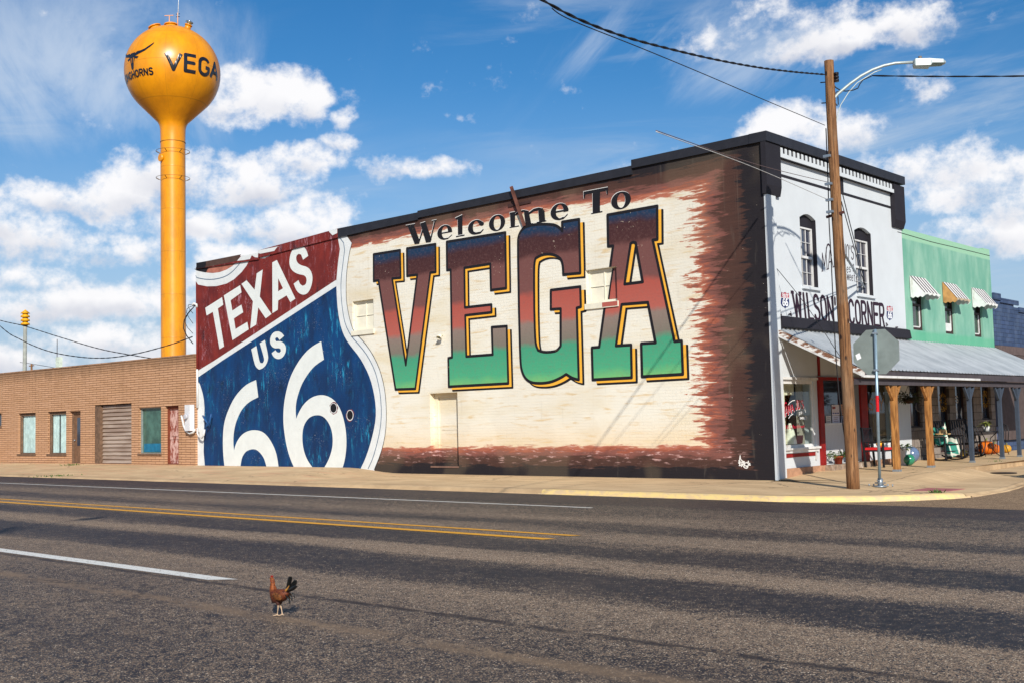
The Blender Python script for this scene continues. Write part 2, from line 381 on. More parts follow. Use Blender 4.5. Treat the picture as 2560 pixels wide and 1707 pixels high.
# 2D regions (union / difference of polygons, triangulated without overlaps)
def inpoly(P, poly):
    x, y = P[:, 0], P[:, 1]; r = np.zeros(len(P), bool); n = len(poly)
    for i in range(n):
        x1, y1 = poly[i]; x2, y2 = poly[(i+1) % n]
        if y1 == y2: continue
        c = ((y1 > y) != (y2 > y)) & (x < (x2-x1)*(y-y1)/(y2-y1)+x1); r ^= c
    return r
def region(ops, extra=()):
    vs = []; es = []
    for _, poly in ops:
        o = len(vs); vs += [Vector(p) for p in poly]; n = len(poly); es += [(o+i, o+(i+1) % n) for i in range(n)]
    vs += [Vector(p) for p in extra]
    v, e, f, *_ = delaunay_2d_cdt(vs, es, [], 0, 1e-6, False)
    V = np.array([(q.x, q.y) for q in v]); T = [t for t in f if len(t) == 3]
    if not T: return [], []
    C = V[np.array(T)].mean(1); ins = np.zeros(len(T), bool)
    for sg, poly in ops:
        k = inpoly(C, poly); ins[k] = (sg == '+')
    return [tuple(q) for q in V], [tuple(t) for t, a in zip(T, ins) if a]
def stroke(pts, wd, closed=False, n=10, joints=True):
    out = []; L = len(pts); h = wd/2
    for i in range(L if closed else L-1):
        a = np.array(pts[i], float); b = np.array(pts[(i+1) % L], float); d = b-a; l = np.hypot(*d)
        if l < 1e-9: continue
        nn = np.array([-d[1], d[0]])/l*h; out.append(('+', [tuple(a+nn), tuple(a-nn), tuple(b-nn), tuple(b+nn)]))
    if joints:
        for i, p in enumerate(pts):
            if not closed and i in (0, L-1) and L > 2 and joints != 'all': continue
            out.append(('+', [(p[0]+h*math.cos(2*math.pi*(k+.37)/n), p[1]+h*math.sin(2*math.pi*(k+.37)/n)) for k in range(n)]))
    return out
def rounded(pts, sharp=50, it=2):
    """corner cutting that keeps real corners"""
    for _ in range(it):
        out = []; n = len(pts)
        for i in range(n):
            a, b, c = (np.array(pts[i-1]), np.array(pts[i]), np.array(pts[(i+1) % n])); u = b-a; v = c-b
            ang = abs(math.degrees(math.atan2(u[0]*v[1]-u[1]*v[0], u @ v)))
            if ang > sharp or ang < 2: out.append(tuple(b))
            else: out += [tuple(b-.25*u), tuple(b+.25*v)]
        pts = out
    return pts
def ellipse(cx, cy, rx, ry, n=28, slope=0.0, a0=0, a1=360):
    return [(cx+rx*math.cos(R(t)), cy+ry*math.sin(R(t))+slope*rx*math.cos(R(t))) for t in np.linspace(a0, a1, n, endpoint=(a1-a0 != 360))]
def shift(pts, dx, dy): return [(a+dx, b+dy) for a, b in pts]

def arc(cx, cy, rx, ry, a0, a1, n=9): return [(cx+rx*math.cos(R(t)), cy+ry*math.sin(R(t))) for t in np.linspace(a0, a1, n)]
GL = {  # stroke alphabet in a unit box
 'A': [[(0, 0), (.5, 1), (1, 0)], [(.18, .35), (.82, .35)]], 'C': [arc(.5, .7, .45, .3, 20, 180)+arc(.5, .3, .45, .3, 180, 340)],
 'E': [[(1, 1), (.05, 1), (.05, 0), (1, 0)], [(.05, .52), (.8, .52)]], 'G': [arc(.5, .7, .45, .3, 20, 180)+arc(.5, .3, .45, .3, 180, 350)+[(.95, .45), (.6, .45)]],
 'H': [[(.05, 0), (.05, 1)], [(.95, 0), (.95, 1)], [(.05, .52), (.95, .52)]], 'I': [[(.5, 0), (.5, 1)]], 'J': [[(.8, 1), (.8, .25)]+arc(.45, .25, .35, .25, 0, -170, 6)],
 'K': [[(.05, 0), (.05, 1)], [(.95, 1), (.05, .4)], [(.35, .6), (.95, 0)]], 'L': [[(.05, 1), (.05, 0), (.95, 0)]],
 'M': [[(0, 0), (.1, 1), (.5, .25), (.9, 1), (1, 0)]], 'N': [[(.05, 0), (.05, 1), (.95, 0), (.95, 1)]],
 'O': [arc(.5, .7, .45, .3, 0, 180)+arc(.5, .3, .45, .3, 180, 360)+[(.95, .7)]], 'P': [[(.05, 0), (.05, 1), (.6, 1)]+arc(.6, .75, .35, .25, 90, -90)+[(.05, .5)]],
 'R': [[(.05, 0), (.05, 1), (.6, 1)]+arc(.6, .75, .35, .25, 90, -90)+[(.05, .5)], [(.55, .5), (.95, 0)]],
 'S': [arc(.5, .76, .43, .24, 20, 250, 10)+arc(.5, .25, .45, .25, 80, -160, 11)], 'T': [[(0, 1), (1, 1)], [(.5, 1), (.5, 0)]],
 'U': [[(.05, 1), (.05, .3)]+arc(.5, .3, .45, .3, 180, 360)+[(.95, 1)]], 'V': [[(0, 1), (.5, 0), (1, 1)]], 'W': [[(0, 1), (.25, 0), (.5, .9), (.75, 0), (1, 1)]],
 'Y': [[(0, 1), (.5, .5), (1, 1)], [(.5, .5), (.5, 0)]], "'": [[(.5, 1), (.4, .75)]], '6': [arc(.75, .65, .6, .38, 100, 190, 6)+[(.05, .3)], arc(.5, .3, .45, .3, 0, 360, 16)],
 '2': [arc(.5, .72, .42, .28, 160, -30, 8)+[(.05, 0), (.95, 0)]], '9': [arc(.5, .7, .42, .3, 0, 360, 14), [(.92, .7), (.85, .3), (.4, 0)]], '&': [[(1, 0), (.2, .8)]+arc(.42, .82, .22, .18, 190, -10, 7)+[(.1, .3)]+arc(.4, .22, .33, .22, 170, 350, 8)+[(.85, .45)]],
 'i': [[(.5, 0), (.5, .55)], [(.5, .75), (.5, .8)]], 'e': [[(.1, .32), (.9, .32)]+arc(.5, .3, .42, .3, 5, 320, 10)], 's': [arc(.5, .44, .35, .15, 30, 250, 7)+arc(.5, .15, .38, .15, 80, -160, 7)],
 'p': [[(.1, .6), (.1, -.35)], arc(.5, .3, .4, .28, 170, -170, 12)], 'w': [[(0, .6), (.25, 0), (.5, .5), (.75, 0), (1, .6)]], 't': [[(.5, .95), (.5, .1), (.85, 0)], [(.15, .62), (.85, .62)]],
 'a': [arc(.45, .3, .38, .28, 30, 390, 12), [(.86, .6), (.86, 0)]], 'n': [[(.1, 0), (.1, .6)], [(.1, .4)]+arc(.5, .38, .38, .22, 150, 0, 6)+[(.88, 0)]], 'r': [[(.2, 0), (.2, .6)], [(.2, .4), (.5, .6), (.85, .55)]], ' ': []}
def word(text, fmap, adv=1.25, wd=.16, serif=0.0, widths=None, joints='all'):
    """strokes of a word: fmap carries (x in 0..1 along the word, y in 0..1) to the surface plane; returns ops"""
    n = len(text); ws = [(widths or {}).get(ch, .45 if ch in "I' i" else 1.0) for ch in text]; gap = adv-1
    tot = sum(ws)+gap*(n-1); x = 0.0; ops = []
    for ch, cw in zip(text, ws):
        for ln in GL.get(ch, []):
            q = [fmap((x+a*cw)/tot, b) for a, b in ln]
            ops += stroke(q, wd, joints=joints)
            if serif:
                for (a, b) in (ln[0], ln[-1]):
                    if b in (0, 1) and len(ln) < 8:
                        q2 = [fmap((x+a*cw-serif)/tot, b), fmap((x+a*cw+serif)/tot, b)]; ops += stroke(q2, wd*.8, joints=False)
        x += cw+gap
    return ops
def lerp_map(p00, p10, p01, p11):
    """bilinear map: lower left, lower right, upper left, upper right"""
    p00, p10, p01, p11 = map(np.array, (p00, p10, p01, p11))
    return lambda u, v: tuple((p00*(1-u)+p10*u)*(1-v)+(p01*(1-u)+p11*u)*v)

def rect(x0, x1, z0, z1): return [(x0, z0), (x1, z0), (x1, z1), (x0, z1)]
def wall_panel(mb, outer, holes, fm, th):
    """front sheet at depth 0, back sheet at depth th, with reveals; fm(u, v, depth)"""
    ops = [('+', outer)]+[('-', h) for h in holes]; reg = region(ops)
    mb.sheet(reg, lambda a, b: fm(a, b, 0)); mb.sheet(reg, lambda a, b: fm(a, b, th))
    for h in holes+[outer]:
        n = len(h)
        for i in range(n):
            a, b = h[i], h[(i+1) % n]; mb.quad(fm(*a, 0), fm(*b, 0), fm(*b, th), fm(*a, th))
def mural_y(d): return lambda x, z: (x, -d, z)
def front_x(d): return lambda y, z: (d, y, z)

# ---------------------------------------------------------------- ground
ZR = -0.08                                            # road surface below the corner pavement
def asphalt():
    m = Mat('chip_seal_asphalt_with_wheel_tracks', .82, .3); x = m.xyz(m.p)
    wv = m.m('MULTIPLY', m.m('SUBTRACT', m.noise(m.mul(m.p, (.12, .8, 1)), 1.5, 4, .6), .5), 1.1)
    t = m.m('DIVIDE', m.m('ADD', m.m('ADD', x[1], wv), 24.0), 20.0)
    q = lambda y: (y+24)/20
    tan = m.ramp(t, [(q(-24), .40), (q(-18.6), .40), (q(-17.2), .46), (q(-16.4), .66), (q(-15.8), .72), (q(-15.4), .22), (q(-15.1), .10), (q(-14.4), .10), (q(-13.95), .84), (q(-13.4), .74),
                     (q(-13.1), .14), (q(-12.3), .14), (q(-11.6), .72), (q(-10.9), .68), (q(-10.4), .18), (q(-9.9), .30), (q(-9.4), .62), (q(-8.7), .52), (q(-8.1), .34), (q(-7.4), .34), (q(-6.95), .30), (q(-6.6), .05), (q(-4.4), .04)])
    fade = m.noise(m.mul(m.p, (.16, .9, 1)), 1.6, 5, .65)
    tan = m.m('ADD', tan, m.m('MULTIPLY', m.m('SUBTRACT', fade, .5), .60), clamp=True)
    pebble = m.vor(m.p, 125, out='Color'); ps = m.xyz(pebble)[0]; edge = 0
    p2 = m.xyz(m.vor(m.p, 62, out='Color'))[1]; cl = m.noise(m.p, 9, 5, .7)
    stone = m.m('ADD', m.m('ADD', m.m('MULTIPLY', ps, .62), m.m('MULTIPLY', p2, .38)), m.m('MULTIPLY', m.m('SUBTRACT', cl, .5), .7))
    thr = m.m('SUBTRACT', .90, m.m('MULTIPLY', tan, .66))
    show = m.rng(stone, m.m('SUBTRACT', thr, .06), m.m('ADD', thr, .06))
    stonec = m.ramp(m.xyz(pebble)[2], [(0, S(102, 84, 70)), (.35, S(142, 120, 98)), (.7, S(172, 152, 126)), (.93, S(148, 120, 98)), (1, S(236, 220, 194))])
    bind = m.mix(m.rng(cl, .3, .7), S(36, 33, 35), S(55, 50, 50))
    bind = m.mix(m.rng(m.m('ABSOLUTE', m.m('SUBTRACT', x[1], -5.6)), 1.25, 1.0), bind, S(58, 48, 47))
    c = m.mix(show, bind, stonec)
    dust = m.m('MULTIPLY', m.rng(m.m('ABSOLUTE', m.m('ADD', m.m('ADD', x[1], 17.78), m.m('MULTIPLY', wv, .10))), .20, .03), m.rng(m.noise(m.mul(m.p, (.5, 2, 1)), 2.2, 5, .7), .36, .56))
    c = m.mix(m.m('MULTIPLY', dust, .60), c, S(136, 112, 86))
    # tar seam beside the lane edge
    seam = m.rng(m.m('ABSOLUTE', m.m('ADD', m.m('ADD', x[1], 16.87), m.m('MULTIPLY', wv, .05))), .10, .015)
    seam = m.m('MULTIPLY', seam, m.rng(m.noise(m.mul(m.p, (1, 3, 1)), 3, 5, .7), .34, .55))
    c = m.mix(m.m('MULTIPLY', seam, .85), c, S(34, 28, 30))
    crk = m.node('ShaderNodeTexVoronoi', feature='DISTANCE_TO_EDGE'); m.l.new(m.vm('ADD', m.mul(m.p, (.35, .55, 1)), m.vm('SCALE', m.noise(m.p, 1.6, 5, .7, color=True), scale=.5)), crk.inputs['Vector']); crk.inputs['Scale'].default_value = .55
    ck = m.m('MULTIPLY', m.rng(crk.outputs['Distance'], .010, .003), m.rng(m.noise(m.p, .22, 3, .5), .50, .60)); c = m.mix(m.m('MULTIPLY', ck, .6), c, S(40, 34, 34))
    spl = m.rng(m.noise(m.mul(m.p, (.8, 1, 1)), 1.1, 6, .7), .64, .70); c = m.mix(m.m('MULTIPLY', spl, .35), c, S(44, 38, 40))
    c = m.mix(m.m('MULTIPLY', m.rng(m.noise(m.p, .35, 4, .6), .5, .8), .25), c, S(118, 100, 84))
    vor2 = m.m('MULTIPLY', ps, .6)
    m.col(c).nor(m.bump(m.m('ADD', vor2, m.m('MULTIPLY', m.noise(m.p, 120, 2, .5), .5)), .55, .006))
    m.rou(m.mix(show, (.62, .62, .62, 1), (.9, .9, .9, 1)))
    return m.mat
M_ASPH = asphalt()
def dirt_gravel():
    m = Mat('gravelly_side_street', .95, .2); p = m.xyz(m.vor(m.p, 60, out='Color')); n = m.noise(m.p, 1.2, 6, .65)
    c = m.ramp(m.m('ADD', m.m('MULTIPLY', p[0], .6), m.m('MULTIPLY', n, .4)), [(.1, S(88, 72, 58)), (.5, S(134, 110, 86)), (.85, S(176, 150, 118))])
    return m.col(c).nor(m.bump(p[1], .5, .008)).mat
M_DIRT = dirt_gravel()
def concrete(name='worn_tan_concrete', a=S(216, 186, 144), b=S(190, 160, 122), joints=True):
    m = Mat(name, .9, .25); n = m.noise(m.mul(m.p, (.5, 1.2, 1)), 1.1, 7, .65); f = m.noise(m.p, 40, 4, .6)
    c = m.mix(m.rng(n, .32, .70), b, a)
    c = m.mix(m.m('MULTIPLY', m.rng(m.noise(m.mul(m.p, (.35, 1.5, 1)), 2.2, 7, .75, .4), .55, .68), .5), c, S(216, 184, 146))
    c = m.mix(m.m('MULTIPLY', m.rng(m.noise(m.p, 3.4, 8, .75), .58, .68), .35), c, S(128, 104, 82))
    c = m.mix(m.m('MULTIPLY', m.rng(f, .4, .8), .14), c, S(110, 92, 76))
    if joints:
        x = m.xyz(m.p)
        wob = m.m('MULTIPLY', m.m('SUBTRACT', m.noise(m.p, 2.5, 3, .6), .5), .12)
        for ax, per, off in ((0, 3.05, .35), (1, 2.25, .05)):
            fr = m.m('ABSOLUTE', m.m('SUBTRACT', m.m('FRACT', m.m('DIVIDE', m.m('ADD', m.m('ADD', x[ax], wob), off), per)), .5))
            c = m.mix(m.m('MULTIPLY', m.rng(fr, .5-.012/per*1.6, .5-.004/per), .75), c, S(92, 76, 62))
        vc = m.node('ShaderNodeTexVoronoi', feature='DISTANCE_TO_EDGE'); m.l.new(m.vm('ADD', m.p, m.vm('SCALE', m.noise(m.p, 1.5, 5, .7, color=True), scale=.7)), vc.inputs['Vector']); vc.inputs['Scale'].default_value = .42
        c = m.mix(m.m('MULTIPLY', m.m('MULTIPLY', m.rng(vc.outputs['Distance'], .012, .004), m.rng(m.noise(m.p, .3, 3, .5), .48, .56)), .7), c, S(90, 72, 58))
        gr = m.m('MULTIPLY', m.rng(m.m('ADD', x[1], m.m('MULTIPLY', m.noise(m.mul(m.p, (.6, 2, 1)), 2, 6, .7), .5)), -3.7, -4.3), .45); c = m.mix(gr, c, S(150, 122, 92))
        red = m.m('MULTIPLY', m.rng(x[0], -9, -13), m.rng(m.noise(m.mul(m.p, (.4, 2, 1)), 1.3, 5, .6), .5, .66))
        c = m.mix(m.m('MULTIPLY', red, .5), c, S(206, 150, 118))
    return m.col(c).nor(m.bump(m.m('ADD', n, m.m('MULTIPLY', f, .5)), .3, .01)).mat
M_CONC = concrete()
M_KERB = concrete('kerb_concrete', S(200, 172, 134), S(164, 138, 106), False)
def yellow_kerb():
    m = Mat('worn_yellow_kerb_paint', .8); c = m.mix(m.rng(m.noise(m.mul(m.p, (1, 2, 2)), 3.0, 8, .75), .44, .58), S(220, 192, 128), S(200, 174, 136))
    return m.col(c).mat
M_YK = yellow_kerb()
def road_paint(name, c, thr=.60):
    m = Mat(name, .7); n = m.noise(m.p, 18, 8, .8); p = m.xyz(m.vor(m.p, 85, out='Color'))[0]
    k = m.mix(m.m('MULTIPLY', m.rng(m.m('ADD', m.m('MULTIPLY', n, .75), m.m('MULTIPLY', p, .25)), thr, thr+.08), .9), c, S(96, 86, 78))
    return m.col(k).nor(m.bump(p, .4, .004)).mat
M_RW = road_paint('worn_white_road_paint', S(222, 220, 212), .59); M_RY = road_paint('yellow_road_paint', S(226, 162, 40), .60)

b = MB(); b.quad((-3000, -3000, ZR-.02), (3000, -3000, ZR-.02), (3000, 3000, ZR-.02), (-3000, 3000, ZR-.02))
struct(b.build('ground', M_DIRT, fix=False))
b = MB(); YA = -4.86
b.quad((-300, -60, ZR), (300, -60, ZR), (300, YA, ZR), (-300, YA, ZR)); struct(b.build('road', M_ASPH, fix=False))
def line_strip(px0, px1, wd, x0=None):
    a = G(*px0, ZR+.004); c = G(*px1, ZR+.004); y = (a[1]+c[1])/2
    return (a[0] if x0 is None else x0), c[0], y, wd
def rd(name, x0, x1, y, wd, mat, taper=.0, label=''):
    b = MB(); z = ZR+.005; b.add([(x0, y-wd/2, z), (x1-taper, y-wd/2, z), (x1, y+wd/2, z), (x0, y+wd/2, z)], [(0, 1, 2, 3)])
    return struct(b.build(name, mat, fix=False))
xa, xb, yy, _ = line_strip((0, 1206.8), (1488, 1267.3), .1); rd('edge_line', -200, xb, yy, .10, M_RW)
xa, xb, yu, _ = line_strip((0, 1245), (1437, 1339.6), .1); rd('centre_line', -200, xb, yu, .12, M_RY, .1)
xa, xb, yl, _ = line_strip((0, 1252), (1369, 1348.7), .1); rd('centre_line', -200, xb, yl, .175, M_RY, .1)
xa, xb, yn, _ = line_strip((0, 1377.2), (578, 1445.7), .1); rd('lane_line', -200, xb+.1, yn, .20, M_RW, .25)

# pavement: flat by the corner, raised and sloping along the left part of the mural
def hz(x, y):
    up = .155*min(1, max(0, (-12.9-x)/2.4)); up = up*up*(3-2*up/.155)/.155 if up < .155 else up
    t = min(1, max(0, -y/4.45)); drop = (1-t)**.8 if x < -12.9 else 1-t
    return up*drop - (.045*t if x < -9.5 else 0)
b = MB(); xs = list(np.arange(-75, -16, 2.0))+list(np.arange(-16, -8, .4))+list(np.arange(-8, 2.4, 1.3)); xs = [float(q) for q in xs]+[2.4]; ys = [0.02, -.3, -1, -2, -3, -4, -4.45]
vs = [(x, y, hz(x, y)) for y in ys for x in xs]; nx = len(xs)
b.add(vs, [(j*nx+i, j*nx+i+1, (j+1)*nx+i+1, (j+1)*nx+i) for j in range(len(ys)-1) for i in range(nx-1)])
# corner slab, porch slab and kerb ramp to the side street
def sm(t): t = min(1, max(0, t)); return t*t*(3-2*t)
def kerb_x(y):                                    # pavement edge on the side street
    return 2.78-.033*max(y-2, 0) if y > 1.2 else None
def hz2(x, y):
    z = .115*sm((y+.6)/2.6)
    return z
outer = []                                        # corner outline (x, y): main-road kerb, curve, ramp apron
cpts = [(2.4, -4.45), (3.2, -4.25), (3.9, -3.85), (4.5, -3.3), (4.95, -2.6), (5.1, -1.9), (5.12, -.6), (5.02, .4), (4.86, 1.4), (4.72, 2.6), (4.66, 4.2)]
def ramp_z(x, y):
    t = sm((x-2.75)/1.0)
    return hz2(x, y)*(1-t)-.052*t*sm((y+3.0)/1.6)
cols = []
rows = [-4.45, -4.25, -3.85, -3.3, -2.6, -1.9, -1.2, -.6, .4, 1.4, 2.6, 4.2]
def edge_x(y):
    for (x0, y0), (x1, y1) in zip(cpts, cpts[1:]):
        if y0 <= y <= y1: return x0+(x1-x0)*(y-y0)/(y1-y0)
    return 2.4
for y in rows:
    ex = edge_x(y); cols.append([(0.0 if y > -.01 else 2.4-2.4*(0)) if False else (2.4 if y < 0 else 0.0)]+[])
grid = []
for y in rows:
    ex = max(edge_x(y), 2.41); x0 = 2.4
    grid.append([(x0+(ex-x0)*k/12, y) for k in range(13)])
vs = [(x, y, ramp_z(x, y)) for r_ in grid for x, y in r_]
b.add(vs, [(j*13+i, j*13+i+1, (j+1)*13+i+1, (j+1)*13+i) for j in range(len(rows)-1) for i in range(12)])
rr = [.02, .4, 1.0, 1.4, 2.0, 2.6, 4.2]
vs = [(x, y, hz2(x, y)) for y in rr for x in (0, 1.2, 2.4)]
b.add(vs, [(j*3+i, j*3+i+1, (j+1)*3+i+1, (j+1)*3+i) for j in range(len(rr)-1) for i in range(2)])
b.add([(0, .02, 0), (2.4, .02, hz2(2.4, .02)), (2.4, -.6, 0), (0, -.3, 0)], [(0, 1, 2, 3)])
b.quad((0, 4.2, .115), (2.74, 4.2, .115), (2.3, 40, .16), (0, 40, .16))
struct(b.build('pavement', M_CONC, fix=False))
# lower apron beside the porch
b = MB(); b.add([(2.74, 4.2, -.03), (4.66, 4.2, -.052), (4.3, 9, -.05), (2.6, 9, -.03), (2.3, 40, -.02), (3.4, 40, -.05)], [(0, 1, 2, 3), (3, 2, 5, 4)])
struct(b.build('apron', M_CONC, fix=False))
b = MB()
b.add([(2.75, 3.4, .005), (2.75, 4.2, -.03), (2.6, 9, -.03), (2.3, 40, -.02), (2.3, 40, .16), (2.6, 9, .12), (2.75, 4.2, .116), (2.75, 3.4, .114)], [(0, 7, 6, 1), (1, 6, 5, 2), (2, 5, 4, 3)])
prof = [(-.00, 0), (-.06, -.004), (-.10, -.028), (-.125, ZR-.01), (-.22, ZR+.004), (-.24, ZR-.03)]
KX = [-75, -50, -30, -20, -12, -9, -6, -3.2]
def kerb_run(mb, path):
    """rolled kerb profile swept along a path (outer side to the right of travel)"""
    n = len(path); o = []
    for i, p in enumerate(path):
        a = np.array(path[max(i-1, 0)][:2]); c = np.array(path[min(i+1, n-1)][:2]); d = c-a; d = d/np.hypot(*d); nn = np.array([d[1], -d[0]])
        for u, z in prof:
            q = np.array(p[:2])-nn*u*1.0; zz = (p[2]+z) if z > ZR+.02 else z
            if z <= ZR+.02: zz = z
            o.append((q[0], q[1], zz))
    k = len(prof)
    mb.add(o, [(i*k+j, i*k+j+1, (i+1)*k+j+1, (i+1)*k+j) for i in range(n-1) for j in range(k-1)])
kerb_run(b, [(x, -4.45, hz(x, -4.45)+.001) for x in KX])
struct(b.build('kerb', M_KERB, fix=False))
b = MB(); kerb_run(b, [(-3.2, -4.45, .001), (0, -4.45, .001), (2.4, -4.45, .001)]+[(x, y, .001+ramp_z(x, y)) for x, y in cpts[1:5]]+[(5.06, -2.2, ramp_z(5.06, -2.2))])
struct(b.build('kerb', M_YK, fix=False))
b = MB(); kerb_run(b, [(x, y, ramp_z(x, y)+.001) for x, y in [(5.06, -2.2)]+cpts[5:]]+[(4.3, 9, -.05), (3.4, 40, -.05)])
struct(b.build('kerb', M_KERB, fix=False))
# tactile paving pad
m = Mat('faded_red_tactile_paving', .9); dots = m.rng(m.vor(m.p, 17, rnd=.0), .35, .2)
m.col(m.mix(m.rng(m.noise(m.p, 4, 5, .6), .35, .7), S(160, 92, 92), S(186, 122, 118))).nor(m.bump(dots, .8, .01))
q = [G(x, y, -.03) for x, y in ((2280, 1218), (2320, 1213), (2385, 1218), (2348, 1225))]
b = MB()
for i, s_ in enumerate(q): pass
cx, cy = 4.22, -1.35; b.box(3.85, 4.62, -2.0, -.75, ramp_z(4.2, -1.4)-.03, ramp_z(4.2, -1.4)+.008)
tag(b.build('tactile_paving', m.mat), 'faded red tactile paving pad set in the corner kerb ramp', 'tactile paving')
b = MB(); b.lathe([(0, .0), (.30, 0), (.31, -.01)], (3.45, 4.9, -.022), 24)
tag(b.build('manhole_cover', plain('dark_iron', S(58, 50, 44), .6, .4)), 'round dark manhole cover in the concrete apron by the porch kerb', 'manhole cover')

# ---------------------------------------------------------------- the corner building with the mural
L_ = -24.12                                         # left end of the painted wall
BLD = thing('corner_building', 'two storey corner building with Welcome To Vega mural and white shop front', 'building', (0, 0, 0))
M_CRM = mural_ground()
z4 = lambda p: zoomed(780, 540, 2.45, p); z3 = lambda p: zoomed(470, 540, 7.8417, p)
z1 = lambda p: zoomed(500, 600, 5.2267, p); z2 = lambda p: zoomed(530, 820, 4.48, p)
z5 = lambda p: zoomed(910, 580, 3.734, p); z6 = lambda p: zoomed(1280, 500, 3.267, p)
z7 = lambda p: zoomed(1000, 440, 3.92, p); zm = lambda p: zoomed(460, 740, 3.73, p)
wl = lambda p, y=0.0: [W(a, c, y) for a, c in p]
TOPZ = [(0.0, 8.0), (-3.78, 8.0), (-3.78, 7.86), (-11.83, 7.84), (-11.83, 7.79), (-20.06, 7.6), (-20.06, 7.5), (L_, 7.6)]
outer = [(0.0, -.12)]+TOPZ+[(L_, -.12)]
win1 = rect(-15.0, -13.97, 4.52, 5.47); win2 = rect(-5.39, -4.36, 4.55, 5.45); door = rect(-11.47, -10.3, .245, 2.40)
b = MB(); wall_panel(b, outer, [win1, win2, door], lambda u, v, d: (u, d, v), .32)
WALL = b.build('side_wall', M_CRM, BLD)
# paint layers on the wall
def paint(name, ops, mat, d, parent=None, flat=None):
    b = MB(); reg = region(ops); b.sheet(reg, flat or mural_y(d)); return b.build(name, mat, parent or WALL, fix=False)
hole_ops = [('-', win1), ('-', win2), ('-', door)]
M_GR = letter_gradient(); M_BLK = flat_paint('black_outline_paint', S(27, 26, 31), .1, .35, S(200, 170, 120)); M_YEL = flat_paint('yellow_shadow_paint', S(240, 176, 60), .06)
M_SHW = flat_paint('shield_white_paint', S(218, 221, 220), .07, .55, S(150, 130, 125))
M_SHR = worn('shield_red_paint', S(126, 44, 38), S(96, 34, 34), S(190, 140, 150), .8, 1.9, .7, S(58, 34, 40))
M_SHB = worn('shield_blue_paint', S(12, 62, 112), S(18, 46, 84), S(40, 150, 190), .8, 1.6, .7, S(18, 36, 58), .38, S(10, 96, 136))
M_LW = flat_paint('shield_lettering_white', S(220, 224, 220), .05, .6, S(150, 132, 126))
M_BLU = flat_paint('blue_grey_line_paint', S(98, 118, 140), .1)
inr = z4([(118, 80), (160, 140), (172, 205), (160, 290), (150, 400), (150, 430), (155, 540), (165, 620), (180, 690), (205, 750), (245, 805), (290, 860), (330, 930), (360, 1000), (380, 1080), (392, 1160), (392, 1240), (375, 1330), (350, 1420), (325, 1490), (298, 1545)])
outr = z4([(190, 90), (245, 170), (230, 230), (215, 330), (210, 430), (212, 520), (225, 600), (245, 680), (265, 715), (320, 770), (370, 840), (410, 920), (435, 1000), (450, 1080), (457, 1170), (457, 1270), (445, 1370), (420, 1460), (383, 1550)])
scal = z3([(88, 1050), (180, 1080), (330, 1112), (480, 1125), (620, 1100), (780, 1040), (880, 960), (960, 880), (1000, 820)])
so_ = wl(rounded(scal, 60, 1)[:-1]); outw = wl(outr)
white = so_+[W(*z3([(1000, 820)])[0])]+[(-20.6, 7.55), (-15.8, 7.72)]+outw[0:1]+rounded(outw, 60, 1)[1:]+[(outw[-1][0]-.0, -.05), (L_, -.05)]
white = [(max(a, L_), c) for a, c in white]
paint('shield_border', [('+', white)], M_SHW, .004)
redp = wl(z3([(60, 1300), (200, 1350), (380, 1385), (560, 1380), (760, 1330), (900, 1250), (1050, 1110), (1150, 980), (1215, 850), (1250, 775), (1310, 815), (1400, 840), (1500, 835), (1600, 790), (1690, 690), (1720, 650)]))
redp = [(max(a, L_), c) for a, c in redp]
inw = wl(inr)
pr_ = redp+[(-19.5, 7.7), (-15.9, 7.8)]+inw[1:5]+[W(841, 700)]+[W(537.3, 900), (L_, W(495, 928)[1])]
paint('red_panel', [('+', pr_)], M_SHR, .008)
lft = zm([(125, 760), (127, 785), (150, 820), (175, 900), (187, 960), (193, 1040), (190, 1200), (187, 1320), (185, 1450), (197, 1590)])
blue = [W(840.5, 716.5)]+rounded(inw[5:], 60, 1)+[(inw[-1][0], -.05)]+[(wl(lft)[-1][0], -.05)]+wl(lft)[::-1]+[W(557.4, 900)]
paint('blue_panel', [('+', blue)], M_SHB, .008)
gro = z4([(130, 85), (165, 125), (205, 180), (190, 300), (178, 400), (180, 500), (190, 590), (205, 665), (240, 735), (300, 800), (345, 860), (385, 940), (405, 1010), (420, 1090), (428, 1200), (420, 1300), (400, 1390), (375, 1480), (345, 1545)])
gro2 = z3([(90, 1180), (200, 1222), (380, 1252), (560, 1242), (740, 1190), (860, 1110), (980, 985), (1060, 880)])
paint('border_line', stroke(wl(rounded(gro, 60, 1)), .03), M_BLU, .011)
paint('border_line', stroke([(max(a, L_), c) for a, c in wl(rounded(gro2, 60, 1))], .03), M_BLU, .011)
paint('border_line', stroke(wl(rounded(outr[1:], 60, 1)), .022), M_BLK, .012)
T_ = z1([(72, 890), (292, 750), (308, 850), (237, 898), (318, 1388), (258, 1424), (172, 942), (90, 990)])
E_ = z1([(315, 728), (528, 595), (546, 688), (403, 792), (427, 925), (545, 848), (568, 948), (447, 1028), (468, 1165), (622, 1072), (640, 1170), (428, 1310)])
X_ = z1([(545, 578), (612, 530), (717, 655), (745, 440), (823, 390), (785, 745), (938, 970), (862, 1027), (765, 885), (738, 1108), (660, 1158), (695, 805)])
A_ = z1([(948, 298), (1008, 265), (1250, 770), (1185, 815), (1135, 728), (1025, 795), (1020, 915), (950, 960)]); Ac = z1([(1025, 505), (1088, 635), (1025, 675)])
